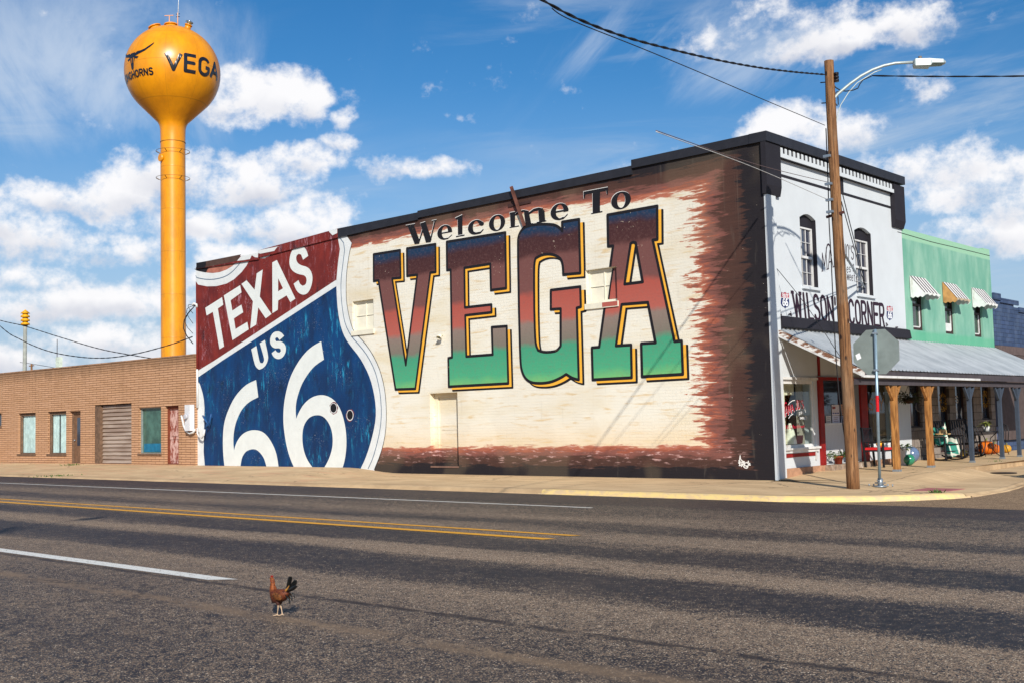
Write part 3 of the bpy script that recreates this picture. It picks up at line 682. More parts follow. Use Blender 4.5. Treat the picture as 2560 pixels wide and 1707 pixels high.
S_ = z1([(1418, 212), (1350, 262), (1325, 195), (1295, 185), (1265, 205), (1258, 250), (1275, 300), (1320, 335), (1390, 350), (1440, 385), (1470, 450), (1475, 530), (1455, 620), (1420, 690), (1370, 722), (1310, 710), (1260, 660), (1228, 575), (1290, 528), (1310, 580), (1345, 603), (1380, 590), (1397, 550), (1395, 500), (1370, 465), (1310, 455), (1250, 435), (1195, 390), (1170, 320), (1175, 230), (1200, 150), (1250, 90), (1310, 75), (1365, 95), (1400, 150)])
for ops in ([('+', wl(T_))], [('+', wl(E_))], [('+', wl(X_))], [('+', wl(A_)), ('-', wl(Ac))], [('+', wl(rounded(S_)))]): paint('painted_letter', ops, M_LW, .012)
u_ = z2([(443, 235), (500, 198), (532, 360), (545, 388), (570, 390), (587, 365), (585, 330), (538, 170), (595, 133), (632, 300), (632, 350), (610, 410), (570, 450), (530, 462), (495, 435), (475, 385)])
s_ = z1([(1103, 1255), (1042, 1308), (1020, 1275), (995, 1275), (985, 1300), (1000, 1325), (1060, 1320), (1105, 1350), (1128, 1400), (1125, 1460), (1095, 1520), (1050, 1552), (1000, 1550), (960, 1520), (940, 1475), (990, 1435), (1010, 1465), (1040, 1470), (1060, 1450), (1055, 1420), (1030, 1408), (980, 1415), (935, 1385), (915, 1330), (925, 1260), (965, 1205), (1020, 1192), (1070, 1210)])
paint('painted_letter', [('+', wl(rounded(u_)))], M_LW, .012); paint('painted_letter', [('+', wl(rounded(s_)))], M_LW, .012)
six1 = z2([(497, 577), (400, 620), (320, 690), (250, 780), (200, 880), (160, 980), (135, 1080), (125, 1200), (125, 1350), (132, 1450), (145, 1570), (752, 1570), (735, 1450), (715, 1370), (680, 1290), (630, 1210), (570, 1155), (500, 1137), (430, 1140), (360, 1170), (310, 1220), (270, 1290), (250, 1365), (243, 1300), (243, 1200), (260, 1090), (290, 1000), (340, 900), (420, 820), (522, 770)])
c1 = z2([(320, 1570), (330, 1480), (350, 1420), (390, 1370), (450, 1350), (500, 1355), (550, 1400), (590, 1460), (618, 1570)])
six2 = z2([(1226, 148), (1130, 200), (1050, 270), (980, 360), (920, 460), (870, 570), (835, 700), (812, 820), (802, 940), (802, 1060), (815, 1180), (835, 1300), (865, 1420), (905, 1520), (930, 1575), (1462, 1575), (1490, 1480), (1508, 1350), (1510, 1230), (1500, 1120), (1475, 1000), (1440, 900), (1390, 820), (1320, 765), (1240, 743), (1160, 755), (1090, 790), (1020, 860), (970, 950), (947, 1010), (940, 930), (945, 830), (970, 730), (1010, 620), (1070, 520), (1150, 420), (1257, 350)])
c2 = z2([(1190, 968), (1250, 985), (1300, 1040), (1335, 1110), (1355, 1200), (1355, 1310), (1335, 1400), (1300, 1490), (1250, 1575), (1145, 1575), (1080, 1490), (1040, 1400), (1018, 1300), (1014, 1180), (1030, 1090), (1070, 1020), (1120, 980)])
paint('painted_number', [('+', wl(rounded(six1))), ('-', wl(rounded(c1)))], M_LW, .012); paint('painted_number', [('+', wl(rounded(six2))), ('-', wl(rounded(c2)))], M_LW, .012)
M_HRED = flat_paint('rusty_hole_rim_paint', S(120, 62, 66), .3)
for (cx, cy, rx, ry), zf in (((1365, 893, 36, 55), z2), ((235, 1218, 19, 31), z4)):
    r2 = random.Random(int(cx)); big = [(cx+math.cos(a)*rx*(1.12+r2.random()*.35), cy+math.sin(a)*ry*(1.08+r2.random()*.3)) for a in np.linspace(0, 6.28, 22)[:-1]]
    paint('painted_bullet_hole', [('+', wl(zf(big)))], M_HRED, .015); paint('painted_bullet_hole', [('+', wl(zf(ellipse(cx, cy, rx*1.12, ry*1.08, 20))))], M_SHW, .0165)
    paint('painted_bullet_hole', [('+', wl(zf(ellipse(cx, cy-ry*.03, rx*.95, ry*.93, 20))))], M_BLK, .018)
# VEGA in slab letters: black and yellow drop shadow, outline, sunset fill
VE = {'V': ([z5([(92, 212), (340, 172), (345, 430), (266, 437), (393, 1240), (500, 402), (405, 412), (403, 157), (670, 116), (672, 376), (622, 382), (482, 1460), (297, 1466), (138, 454), (93, 460)])], []),
      'E': ([z5([(775, 95), (1322, 8), (1330, 528), (1188, 545), (1182, 300), (940, 338), (945, 707), (1192, 680), (1194, 752), (948, 780), (958, 1160), (1204, 1142), (1196, 890), (1335, 880), (1350, 1410), (795, 1440), (790, 1175), (825, 1168), (812, 355), (778, 358)])], []),
      'G': ([z6([(50, 340), (58, 290), (85, 240), (130, 215), (200, 202), (280, 200), (350, 205), (390, 228), (414, 256), (412, 182), (550, 160), (560, 600), (422, 612), (418, 530), (400, 480), (350, 450), (290, 443), (235, 455), (195, 480), (182, 530), (185, 900), (192, 1170), (215, 1225), (260, 1242), (320, 1240), (370, 1230), (400, 1190), (400, 890), (320, 895), (320, 738), (560, 710), (565, 875), (532, 883), (548, 1465), (500, 1455), (445, 1420), (400, 1450), (320, 1485), (240, 1495), (160, 1490), (110, 1455), (80, 1390), (70, 1300), (60, 900)])], []),
      'A': ([z6([(783, 125), (1188, 52), (1190, 325), (1152, 330), (1330, 1155), (1388, 1150), (1398, 1420), (1065, 1440), (1058, 1172), (1175, 1165), (1112, 838), (898, 855), (852, 1190), (975, 1182), (980, 1448), (662, 1465), (655, 1205), (715, 1200), (828, 378), (788, 380)])], [z6([(972, 358), (990, 348), (1012, 352), (1070, 672), (922, 690)])])}
for ch, (outs, ins_) in VE.items():
    o_ = [wl(q) for q in outs]; i_ = [wl(q) for q in ins_]
    if ch == 'G': o_ = [rounded(q, 38, 2) for q in o_]
    body = lambda dx, dy: [('+', shift(q, dx, dy)) for q in o_]+[('-', shift(q, dx, dy)) for q in i_]
    outl = lambda dx, dy, wd: sum([stroke(shift(q, dx, dy), wd, True) for q in o_+i_], [])
    paint('letter_shadow', body(.155, -.125)+outl(.155, -.125, .055)+hole_ops, M_BLK, .004)
    paint('letter_shadow', body(.115, -.095)+hole_ops, M_YEL, .0075)
    paint('letter_fill', body(0, 0)+hole_ops, M_GR, .011)
    paint('letter_outline', outl(0, 0, .078)+hole_ops, M_BLK, .014)
# Welcome To, black with a white highlight
def sl(cx, pts, k=-.17): return pts
def ring(cx, cy, rx, ry, ix, iy, sp=-.17): return [('+', ellipse(cx, cy, rx, ry, 30, sp)), ('-', ellipse(cx+2, cy, ix, iy, 26, sp))]
WT = [
 ('W', [('+', q) for q in ([(76, 492), (136, 481), (196, 640), (190, 667), (146, 673)], [(60, 487), (150, 470), (151, 482), (63, 499)], [(176, 668), (189, 668), (250, 478), (240, 456)], [(200, 468), (251, 450), (312, 626), (300, 652), (256, 657)], [(288, 655), (303, 652), (353, 440), (339, 444)], [(315, 440), (362, 430), (360, 441), (317, 451)])]),
 ('e', ring(440, 555, 73, 72, 30, 62)+[('-', [(430, 560), (520, 548), (530, 600), (440, 612)]), ('+', [(400, 560), (513, 540), (513, 552), (402, 572)]), ('+', [(385, 590), (400, 570), (430, 612), (470, 612), (512, 573), (510, 585), (470, 622), (430, 630), (395, 615)])]),
 ('l', [('+', [(543, 415), (614, 382), (614, 575), (570, 582), (566, 430), (545, 426)]), ('+', [(550, 592), (634, 576), (635, 588), (551, 603)])]),
 ('c', ring(745, 505, 78, 72, 30, 60)+[('-', [(755, 470), (840, 455), (840, 560), (755, 560)]), ('+', ellipse(800, 470, 25, 22, 16)), ('+', [(700, 540), (745, 556), (790, 548), (818, 520), (822, 530), (790, 568), (740, 577), (700, 565)])]),
 ('o', ring(953, 463, 80, 80, 34, 68)),
 ('m', [('+', q) for q in ([(1078, 362), (1132, 352), (1128, 505), (1088, 510)], [(1073, 372), (1100, 358), (1100, 368), (1076, 378)], [(1075, 505), (1168, 487), (1168, 498), (1076, 514)], [(1215, 350), (1262, 345), (1288, 470), (1232, 482)], [(1215, 485), (1305, 464), (1305, 476), (1216, 492)], [(1355, 330), (1400, 318), (1418, 345), (1425, 440), (1365, 452)], [(1340, 455), (1436, 436), (1436, 448), (1342, 468)],
      [(1130, 375), (1170, 345), (1215, 335), (1262, 345), (1262, 372), (1215, 355), (1170, 365), (1132, 392)], [(1262, 362), (1310, 325), (1360, 312), (1402, 320), (1408, 350), (1360, 340), (1310, 352), (1268, 382)])]),
 ('e', ring(1565, 353, 88, 82, 37, 70)+[('-', [(1565, 365), (1665, 345), (1670, 395), (1570, 410)]), ('+', [(1520, 350), (1654, 326), (1654, 341), (1522, 366)]), ('+', [(1500, 390), (1520, 380), (1560, 418), (1605, 412), (1645, 370), (1645, 385), (1605, 425), (1560, 438), (1515, 420)])]),
 ('T', [('+', q) for q in ([(1800, 158), (2040, 112), (2042, 142), (1803, 188)], [(1800, 170), (1828, 166), (1812, 215), (1803, 235)], [(2016, 130), (2041, 126), (2040, 188), (2032, 188)], [(1888, 150), (1962, 138), (1962, 355), (1890, 368)], [(1875, 368), (1985, 345), (1985, 358), (1876, 378)])]),
 ('o', ring(2168, 243, 97, 86, 40, 72)),
]
M_HIW = flat_paint('white_highlight_paint', S(232, 230, 224), .04)
for nm, ops in WT:
    cv = [(sg, [W(*zoomed(1000, 440, 3.92, [p])[0]) for p in poly]) for sg, poly in ops]
    paint('letter_highlight', [(sg, shift(p, -.012, .014)) for sg, p in cv], M_HIW, .004)
    paint('painted_letter', cv, M_BLK, .0075)
# artist signature
sg_ = lambda p: zoomed(1840, 1120, 22.4, p)
sig = [[(235, 400), (215, 560), (205, 650), (250, 770)], [(240, 420), (250, 560), (300, 640), (380, 710), (375, 800)], [(160, 680), (200, 790)], [(140, 800), (240, 850)], [(180, 950), (260, 950), (200, 880), (240, 800)], [(320, 750), (340, 900), (310, 1010)], [(300, 910), (400, 870)], [(340, 850), (420, 1010), (500, 1080), (580, 1105), (650, 1080)],
       [(420, 720), (440, 860), (460, 930)], [(465, 720), (480, 860), (500, 1000), (520, 930)], [(520, 820), (590, 770), (650, 820), (700, 700), (705, 780)], [(680, 860), (720, 850), (690, 930), (740, 925)], [(750, 820), (780, 830), (760, 930), (810, 925)], [(570, 970), (620, 970)], [(600, 970), (600, 1030)], [(640, 970), (680, 1030)], [(680, 970), (640, 1030)]]
paint('signature', sum([stroke([W(*sg_([p])[0]) for p in ln], .022, joints='all') for ln in sig], []), M_HIW, .004)

# recessed infilled windows and the side door
M_CRP = plain('cream_painted_joinery', S(226, 220, 200), .7, 0, .05, 3)
M_GAP = plain('shadow_gap', S(60, 52, 44), .9)
for wn, (x0, x1, z0, z1) in (('w1', (-15.0, -13.97, 4.52, 5.47)), ('w2', (-5.39, -4.36, 4.55, 5.45))):
    b = MB(); b.box(x0, x1, .13, .30, z0, z1); P = b.build('blocked_window', M_CRP, BLD)
    b = MB(); cx = (x0+x1)/2+.03; cz = (z0+z1)/2
    for q in ((x0, x0+.07, z0, z1), (x1-.07, x1, z0, z1), (x0+.07, x1-.07, z1-.08, z1), (x0+.07, x1-.07, z0, z0+.07), (cx-.013, cx+.013, z0+.07, z1-.08)): b.box(q[0], q[1], .105, .129, q[2], q[3])
    b.box(x0+.07, cx-.013, .11, .129, cz-.013, cz+.013); b.box(cx+.013, x1-.07, .11, .129, cz-.013, cz+.013); b.build('frame', M_CRP, P)
    b = MB(); b.box(x0+.07, cx-.02, .127, .1295, cz-.024, cz-.013); b.box(cx+.02, x1-.07, .127, .1295, cz-.024, cz-.013); b.build('glazing_joint', M_GAP, P)
    b = MB(); b.box(x0-.03, x1+.04, -.05, .10, z0-.15, z0-.003); b.build('sill', M_CRP, P)
    if wn == 'w2':
        pp = [W(*q, .10) for q in z6([(826, 560), (852, 545), (866, 700), (862, 806), (790, 812), (806, 690)])]
        pp = [(min(a, x1-.004), min(max(c, z0+.01), z1-.01)) for a, c in pp]
        paint('painted_letter', [('+', pp)], M_GR, -.1, P); b = MB()
        paint('painted_letter', stroke([pp[0], pp[5], pp[4]], .05), M_BLK, -.098, P)
        paint('painted_letter', [('+', rect(-4.83, x1+.03, z0-.13, z0-.012))], M_GR, .053, P)
b = MB(); wall_panel(b, rect(-11.47, -10.3, .245, 2.40), [rect(-11.33, -10.44, .30, 2.28)], lambda u, v, d: (u, .20+d, v), .06); DR = b.build('door_frame', M_CRM, BLD)
b = MB(); b.box(-11.33, -10.44, .245, .29, .30, 2.28); D2 = b.build('side_door', M_CRM, BLD)
b = MB()
for (a0, a1, c0, c1) in ((-11.20, -10.57, 1.32, 2.16), (-11.20, -10.57, .42, 1.18)):
    b.prism(rect(a0-.02, a1+.02, c0-.02, c1+.02), lambda u, v: (u, .2449, v), lambda u, v: (u, .232, v))
b.build('door_panel', M_CRM, D2)
b = MB(); b.box(-11.20, -10.57, .234, .2455, 1.185, 1.20); b.build('door_rail_gap', M_GAP, D2)
b = MB(); b.box(-11.2, -10.57, .234, .2455, .402, .412); b.build('door_rail_gap', M_GAP, D2)
b = MB(); b.box(-11.47, -10.3, -.02, .20, .19, .24); b.build('threshold', plain('dirty_concrete_sill', S(120, 92, 80), .9), DR)

# parapet cap
M_CAP = plain('black_metal_parapet', S(38, 38, 44), .55, 0, .12, 4, .4); M_CAPR = M_SHR
def cap(pts, mat, name='parapet_cap', y0=-.06):
    b = MB()
    for (x0, t0, c0), (x1, t1, c1) in zip(pts, pts[1:]):
        b.prism([(y0, 0), (.34, 0), (.34, 1), (y0, 1)], lambda y, k, x0=x0, t0=t0, c0=c0: (x0, y, c0+(t0-c0)*k), lambda y, k, x1=x1, t1=t1, c1=c1: (x1, y, c1+(t1-c1)*k))
    return b.build(name, mat, BLD)
cap([(.13, 8.15, 7.92), (-3.75, 8.14, 7.92)], M_CAP); cap([(-3.752, 7.99, 7.76), (-11.80, 7.97, 7.75)], M_CAP)
cap([(-11.802, 7.925, 7.70), (-15.62, 7.935, 7.64)], M_CAP)
CL_ = cap([(-15.621, 7.935, 7.64), (-20.04, 7.74, 7.48)], M_SHR); CL2 = cap([(-20.041, 7.64, 7.42), (-22.4, 7.70, 7.47), (-24.0, 7.74, 7.52)], M_SHR)
cw = lambda p: [W(*q, -.065) for q in p]
c_a = z3([(1375, 600), (1500, 575), (1640, 555), (1815, 500), (1800, 550), (1750, 610), (1690, 690), (1420, 745), (1375, 735)])
paint('cap_paint', [('+', [(min(max(a, -20.03), -15.7), c) for a, c in cw(c_a)])], M_SHW, 0, CL_, lambda x, z: (x, -.064, min(z, 7.74)))
c_b = z3([(1040, 757), (1150, 720), (1375, 690), (1370, 820), (1310, 815), (1250, 775), (1215, 850), (1100, 870), (960, 885)])
paint('cap_paint', [('+', [(a, min(c, 7.66)) for a, c in cw(c_b)])], M_SHW, 0, CL2, mural_y(.064))
c_c = z3([(360, 890), (1040, 757), (960, 885), (345, 1010)])
M_BRN = flat_paint('brown_cap_paint', S(84, 62, 54), .2)
paint('cap_paint', [('+', cw(c_c))], M_BRN, 0, CL2, mural_y(.064))
paint('cap_paint', [('+', [(max(a, -23.99), c) for a, c in cw(z3([(140, 930), (358, 890), (343, 1010), (110, 1050)]))])], M_BLK, 0, CL2, mural_y(.064))
wr = [W(*q, -.065) for q in z4([(100, 40), (183, 75), (195, 98), (125, 120), (106, 100)])]
paint('cap_paint', [('+', [(min(max(a, -16.9), -15.64), min(c, 7.93)) for a, c in wr])], M_SHW, 0, CL_, mural_y(.0645))
# salmon fringe behind the scallop
m_ = z3([(380, 1060), (430, 1020), (520, 990), (700, 960), (900, 920), (945, 915), (870, 990), (760, 1055), (620, 1108), (480, 1125), (380, 1110)])
paint('fringe', [('+', [(a, c) for a, c in wl(m_)])], flat_paint('salmon_fringe_paint', S(176, 110, 92), .25), .006)
paint('fringe', [('+', wl(z3([(120, 1045), (420, 990), (380, 1060), (350, 1112), (200, 1080)])))], M_BLK, .0065)

# rest of the shell: roof, back and far walls
M_WHT = plain('white_painted_stucco', S(200, 205, 208), .8, 0, .025, 1.2, .25, .25, 40)
b = MB(); b.box(L_, -.33, .33, 7.79, 7.1, 7.2); b.build('roof', plain('roofing', S(110, 105, 100)), BLD)
b = MB(); b.box(L_, -.33, 7.5, 7.79, 0, 7.9); b.box(L_, L_+.3, .33, 7.49, 0, 7.5); b.build('rear_wall', M_WHT, BLD)

# ---------------------------------------------------------------- shop front of the corner building (plane x = 0)
M_BLKP = flat_paint('black_trim_paint', S(38, 36, 42), .1); M_REDT = plain('red_trim_paint', S(140, 26, 24), .6, 0, .12, 5, .3, .1, 60, S(90, 30, 26))
M_WTRIM = plain('white_trim_paint', S(214, 214, 212), .6, 0, .06, 4, .3, 0, 60, S(150, 140, 130))
M_SHOP = plain('shop_front_off_white', S(200, 198, 196), .8, 0, .06, 3)
def glass_mat(name, tint=(.86, .93, .9, 1), refl=.12):
    m = Mat(name); m.n.remove(m.b); tr = m.node('ShaderNodeBsdfTransparent'); tr.inputs[0].default_value = tint
    gl = m.node('ShaderNodeBsdfGlossy'); gl.inputs['Roughness'].default_value = .02; lw = m.node('ShaderNodeLayerWeight'); lw.inputs[0].default_value = .5; lwf = m.m('POWER', lw.outputs['Facing'], 5.0)
    mx = m.node('ShaderNodeMixShader'); m.l.new(m.m('ADD', m.m('MULTIPLY', lwf, .9), refl*.6, clamp=True), mx.inputs[0])
    m.l.new(tr.outputs[0], mx.inputs[1]); m.l.new(gl.outputs[0], mx.inputs[2]); m.l.new(mx.outputs[0], m.out.inputs[0]); return m.mat
M_GLASS = glass_mat('shop_window_glass'); 
M_DGLASS = plain('dark_window_glass', S(46, 54, 68), .06, 0, .2, 1.5, .9)
M_UGL = Mat('upper_window_glass', .05, .9)
M_UGL.col(M_UGL.mix(M_UGL.rng(M_UGL.noise(M_UGL.mul(M_UGL.p, (1, 2, .6)), 2.2, 4, .6), .45, .6), S(48, 54, 72), S(84, 80, 84))); M_UGL = M_UGL.mat
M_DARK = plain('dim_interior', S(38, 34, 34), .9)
fm = lambda u, v, d: (-d, u, v)
F_ = lambda pts, x=0.0: [FC(a, c, x) for a, c in pts]
r1 = lambda p: zoomed(1860, 300, 3.409, p); r2z = lambda p: zoomed(1920, 680, 5.2275, p); r3z = lambda p: zoomed(1920, 900, 4.6125, p); r4z = lambda p: zoomed(2200, 900, 4.611, p)
FT = 8.0; YE = 7.8
W1 = (2.02, 2.78); W2 = (5.06, 5.83)
def archp(y0, y1, z0, z1, rise, n=8):
    return [(y0, z0), (y1, z0)]+[(y1-(y1-y0)*k/n, z1+rise*math.sin(math.pi*k/n)) for k in range(n+1)]
fw1 = F_(r1([(497, 1405), (635, 1437), (635, 865), (497, 828)])); fw2 = F_(r1([(963, 1480), (1090, 1503), (1080, 970), (963, 940)]))
H1 = archp(fw1[0][0], fw1[1][0]-.0, min(fw1[0][1], fw1[1][1]), fw1[3][1]-.02, .12); H2 = archp(fw2[0][0], fw2[2][0], min(fw2[0][1], fw2[1][1]), fw2[3][1]-.02, .12)
SW = rect(.50, 2.04, .72, 2.31); EN = rect(2.32, 4.72, .255, 2.36); SW2 = rect(4.95, 6.75, .62, 2.33)
b = MB(); wall_panel(b, rect(.323, YE, .0, FT), [H1, H2, SW, EN, SW2], fm, .30); FW = b.build('front_wall', M_WHT, BLD)
def fpaint(name, ops, mat, d, parent=None):
    b = MB(); b.sheet(region(ops), front_x(d)); return b.build(name, mat, parent or FW, fix=False)
# corner pilaster (white) and its black return on the mural side
b = MB(); b.box(.001, .075, -.004, .42, -.05, 6.67); PIL = b.build('corner_pilaster', M_WHT, BLD)
# cornice
cb = lambda px, py: FC(px, py, .12)
def capx(pts, mat):
    b = MB()
    for (y0, t0, c0), (y1, t1, c1) in zip(pts, pts[1:]):
        b.prism([(-.30, 0), (.165, 0), (.165, 1), (-.30, 1)], lambda x, k, y0=y0, t0=t0, c0=c0: (x, y0, c0+(t0-c0)*k), lambda x, k, y1=y1, t1=t1, c1=c1: (x, y1, c1+(t1-c1)*k))
    return b.build('parapet_cap', mat, BLD)
capx([(-.075, 8.152, 7.918), (YE+.02, 8.20, 7.97)], M_CAP)
b = MB(); b.box(.001, .10, -.06, YE, 7.645, 7.915); b.build('cornice', M_BLKP, BLD)
b = MB(); b.prism([(.001, 6.68), (.001, 7.91), (.13, 7.91), (.13, 6.90), (.085, 6.68)], lambda x, z: (x, -.07, z), lambda x, z: (x, .64, z)); b.build('corner_bracket', M_BLKP, BLD)
b = MB(); b.prism([(.001, 6.70), (.001, 7.91), (.13, 7.91), (.13, 6.9), (.06, 6.70)], lambda x, z: (x, 7.12, z), lambda x, z: (x, 7.82, z)); b.build('corner_bracket', M_BLKP, BLD)
b = MB(); b.box(.101, .125, .641, 7.119, 7.646, 7.745); LED = b.build('frieze_ledge', M_WHT, BLD)
for i in range(31):
    y = .69+i*(7.11-.69)/31
    b = MB(); b.prism([(.101, 7.746), (.101, 7.885), (.115, 7.885), (.125, 7.85), (.125, 7.746)], lambda x, z: (x, y, z), lambda x, z: (x, y+.085, z))
    b.build('dentil', M_WHT, LED)
# black panel mouldings
fpaint('panel_line', [('+', rect(.643, 7.118, 7.215, 7.285))], M_BLKP, .006)
fpaint('panel_line', [('+', rect(3.98, 4.20, 7.287, 7.643))], M_BLKP, .006)
ln_ = [FC(*q) for q in r1([(270, 325), (500, 398), (735, 468), (900, 520), (1245, 628)])]
fpaint('crack_line', stroke(ln_, .012)+[('-', rect(3.97, 4.21, 7.0, 8.0))], M_BLKP, .004)
# upper windows
def upper_window(H, yy0, yy1, z0, z1, arch_top):
    b = MB(); wall_panel(b, rect(yy0, yy1, z0, z1), [rect(yy0+.035, yy1-.05, z0+.06, z1-.04)], lambda u, v, d: (-.10-d, u, v), .05); w_ = b.build('window', M_WTRIM, BLD)
    b = MB(); b.quad((-.145, yy0, z0), (-.145, yy1, z0), (-.145, yy1, z1), (-.145, yy0, z1)); b.build('pane', M_UGL, w_)
    zm_ = (z0+z1)/2; b = MB(); b.box(-.135, -.085, yy0+.05, yy1-.07, zm_-.03, zm_+.03)
    for k in (1, 2):
        y = yy0+.05+(yy1-yy0-.12)*k/3; b.box(-.138, -.118, y-.006, y+.006, z0+.06, zm_-.025); b.box(-.138, -.118, y-.006, y+.006, zm_+.025, z1-.04)
    for z in ((z0+zm_)/2, (z1+zm_)/2): b.box(-.1175, -.110, yy0+.05, yy1-.07, z-.006, z+.006)
    b.build('muntins', M_WTRIM, w_)
    b = MB(); b.prism(H, lambda y, z: (-.16, y, z), lambda y, z: (-.20, y, z)); b.build('arch_panel', M_BLKP, w_)
    b = MB(); b.box(-.10, .07, yy0-.04, H[1][0]+.03, H[0][1]-.07, H[0][1]-.002); b.build('sill', M_WHT, w_)
    b = MB(); yr = H[1][0]; b.box(-.30, -.003, yr-.03, yr-.001, H[0][1], H[1+1][1]); b.build('reveal_trim', M_BLKP, w_)
    b = MB(); ap = H[2:]; top = [(y, z-.004) for y, z in ap]+[(H[0][0]+.002, z1), (H[1][0]-.031, z1)]
    b.prism([(min(max(y, H[0][0]+.002), yr-.031), z) for y, z in top][::-1], lambda y, z: (-.10, y, z), lambda y, z: (-.13, y, z)); b.build('lintel_panel', M_BLKP, w_)
gy = F_(r1([(500, 915), (615, 935), (515, 1402)]), -.1)
upper_window(H1, H1[0][0], H1[1][0]-.03, H1[0][1], 6.55+0*gy[0][1] if False else FC(*r1([(500, 915)])[0], -.1)[1], 0)
upper_window(H2, H2[0][0], H2[1][0]-.03, H2[0][1], FC(*r1([(966, 1022)])[0], -.1)[1], 0)
# painted lettering on the front
def fop(pts): return [FC(*q) for q in pts]
def qmap(a, b_, c, d): return lerp_map(FC(*a), FC(*b_), FC(*c), FC(*d))   # lower left, lower right, upper left, upper right (photo points)
M_INK = flat_paint('dark_sign_paint', S(48, 30, 44), .1); M_NAVY = flat_paint('navy_shield_paint', S(28, 42, 96), .08); M_SRED = flat_paint('red_shield_paint', S(176, 40, 54), .08)
zz2 = lambda p: r2z([p])[0]
wfull = qmap(zz2((352, 600)), zz2((1522, 716)), zz2((315, 268)), zz2((1510, 432)))
WC = {'W': 1.35, 'I': .55, 'L': .85, "'": .4, ' ': .55}
wt = "WILSON'S CORNER"; ws = [WC.get(c, 1.0) for c in wt]; tot = sum(ws)+.32*(len(wt)-1); xk = 0
for ch, cw_ in zip(wt, ws):
    if ch != ' ':
        fmk = lambda u, v, xk=xk, cw_=cw_: wfull((xk+u*cw_)/tot, v)
        ops = word(ch, fmk, 1.0, .094, .20, widths={ch: 1.0})
        for ln in GL[ch]:
            if len(ln) == 2 and abs(ln[0][0]-ln[1][0]) < .01:
                c_ = fmk(ln[0][0], .5); ops.append(('+', ellipse(c_[0], c_[1], .06, .05, 8)))
        fpaint('sign_letter', ops, M_INK, .006)
    xk += cw_+.32
M_WPT = flat_paint('white_sign_paint', S(226, 228, 230), .03)
def route_shield(cx, cy, hw, hh):
    """small painted highway shield: red ROUTE bar above a navy 66 field; photo pixels"""
    c = lambda u, v: FC(cx+u*hw, cy+v*hh+u*hw*.12)
    out = [(-.85, -1), (-.5, -.88), (0, -1.05), (.5, -.88), (.85, -1), (1, -.62), (.9, -.3), (1, .1), (1.02, .5), (.7, .82), (.25, .92), (0, 1.05), (-.25, .92), (-.7, .82), (-1.02, .5), (-1, .1), (-.9, -.3), (-1, -.62)]
    fpaint('route_shield', [('+', [c(*q) for q in out])], M_NAVY, .004)
    s_ = FW.children[-1]
    fpaint('red_bar', [('+', [c(*q) for q in ((-.83, -.97), (-.5, -.85), (0, -1.02), (.5, -.85), (.83, -.97), (.96, -.62), (.9, -.30), (-.9, -.30), (-.96, -.62))])], M_SRED, .008, s_)
    fpaint('white_rule', [('+', [c(*q) for q in ((-.92, -.31), (.92, -.31), (.92, -.24), (-.92, -.24))])], M_WPT, .010, s_)
    fpaint('number', word('66', lambda u, v: c(-.62+1.24*u, .68-.80*v), 1.25, .045), M_WPT, .011, s_)
    fpaint('word', word('ROUTE', lambda u, v: c(-.72+1.44*u, -.38-.40*v), 1.35, .017), M_WPT, .012, s_)
route_shield(*zz2((221, 372)), 10.3, 19.5); route_shield(*zz2((1589, 540)), 7.6, 17.5)
# Mama Jo's / pies & sweets
zj = lambda p: zoomed(2020, 600, 9.8, [p])[0]
fpaint('sign_letter', word('MAMA', qmap(zj((345, 770)), zj((900, 560)), zj((335, 335)), zj((860, 130))), 1.25, .032, .12), M_INK, .006)
fpaint('sign_letter', stroke(fop([zj(q) for q in ((440, 330), (445, 220), (470, 130), (500, 110), (530, 150), (550, 250), (570, 400))]), .045), M_INK, .0065)
fpaint('sign_letter', word("JO'S", qmap(zj((860, 560)), zj((1120, 470)), zj((860, 100)), zj((1110, 160))), 1.25, .030, .1), M_INK, .006)
fpaint('sign_letter', word('pies &', qmap(zj((850, 830)), zj((1135, 770)), zj((850, 560)), zj((1130, 600))), 1.3, .018), M_INK, .006)
fpaint('sign_letter', word('sweets', qmap(zj((900, 970)), zj((1210, 1040)), zj((900, 720)), zj((1200, 820))), 1.3, .018), M_INK, .006)
# little swallows
for q in ([(140, 555), (160, 560), (175, 560)], [(140, 555), (150, 595)], [(265, 560), (300, 545), (295, 520)], [(300, 545), (308, 578)], [(275, 548), (296, 572)], [(1545, 700), (1565, 695), (1548, 670)], [(1540, 668), (1548, 710)], [(1665, 725), (1695, 722)], [(1668, 722), (1682, 752)]):
    fpaint('bird_mark', stroke(fop([zz2(p) for p in q]), .030, joints='all'), M_INK, .006)

# ---------------------------------------------------------------- awning over both fronts
XE, ZE, ZT = 2.06, 2.47, 3.52
AW = thing('porch_awning', 'long corrugated metal porch awning over the shop fronts', 'awning', (0, .35, 0))
def corrug():
    m = Mat('corrugated_galvanised_sheet', .42, .5, .55)
    m.col(m.mix(m.rng(m.noise(m.mul(m.p, (.4, 1, 1)), 2, 5, .6), .3, .7), S(168, 174, 178), S(196, 200, 202)))
    return m.mat
b = MB(); n = int((14.75-.36)/.0525)
ys = []; 
y = .36
while y < 14.75:
    for dy, h in ((0, 0), (.15, 0), (.168, .028), (.192, .028)): ys.append((y+dy, h))
    y += .21
vs = []
for x, z in ((.02, ZT), (XE+.05, ZE)):
    vs += [(x, yy_, z+h) for yy_, h in ys]
k = len(ys); b.add(vs, [(i, i+1, k+i+1, k+i) for i in range(k-1)]); RF = b.build('roof_sheet', corrug(), AW, True, fix=False)
M_PEEL = Mat('peeling_white_board', .8); M_PEEL.col(M_PEEL.mix(M_PEEL.rng(M_PEEL.noise(M_PEEL.mul(M_PEEL.p, (1.2, 3, 4)), 3.5, 7, .7), .47, .54), S(122, 84, 62), S(212, 208, 202))); M_PEEL = M_PEEL.mat
b = MB()
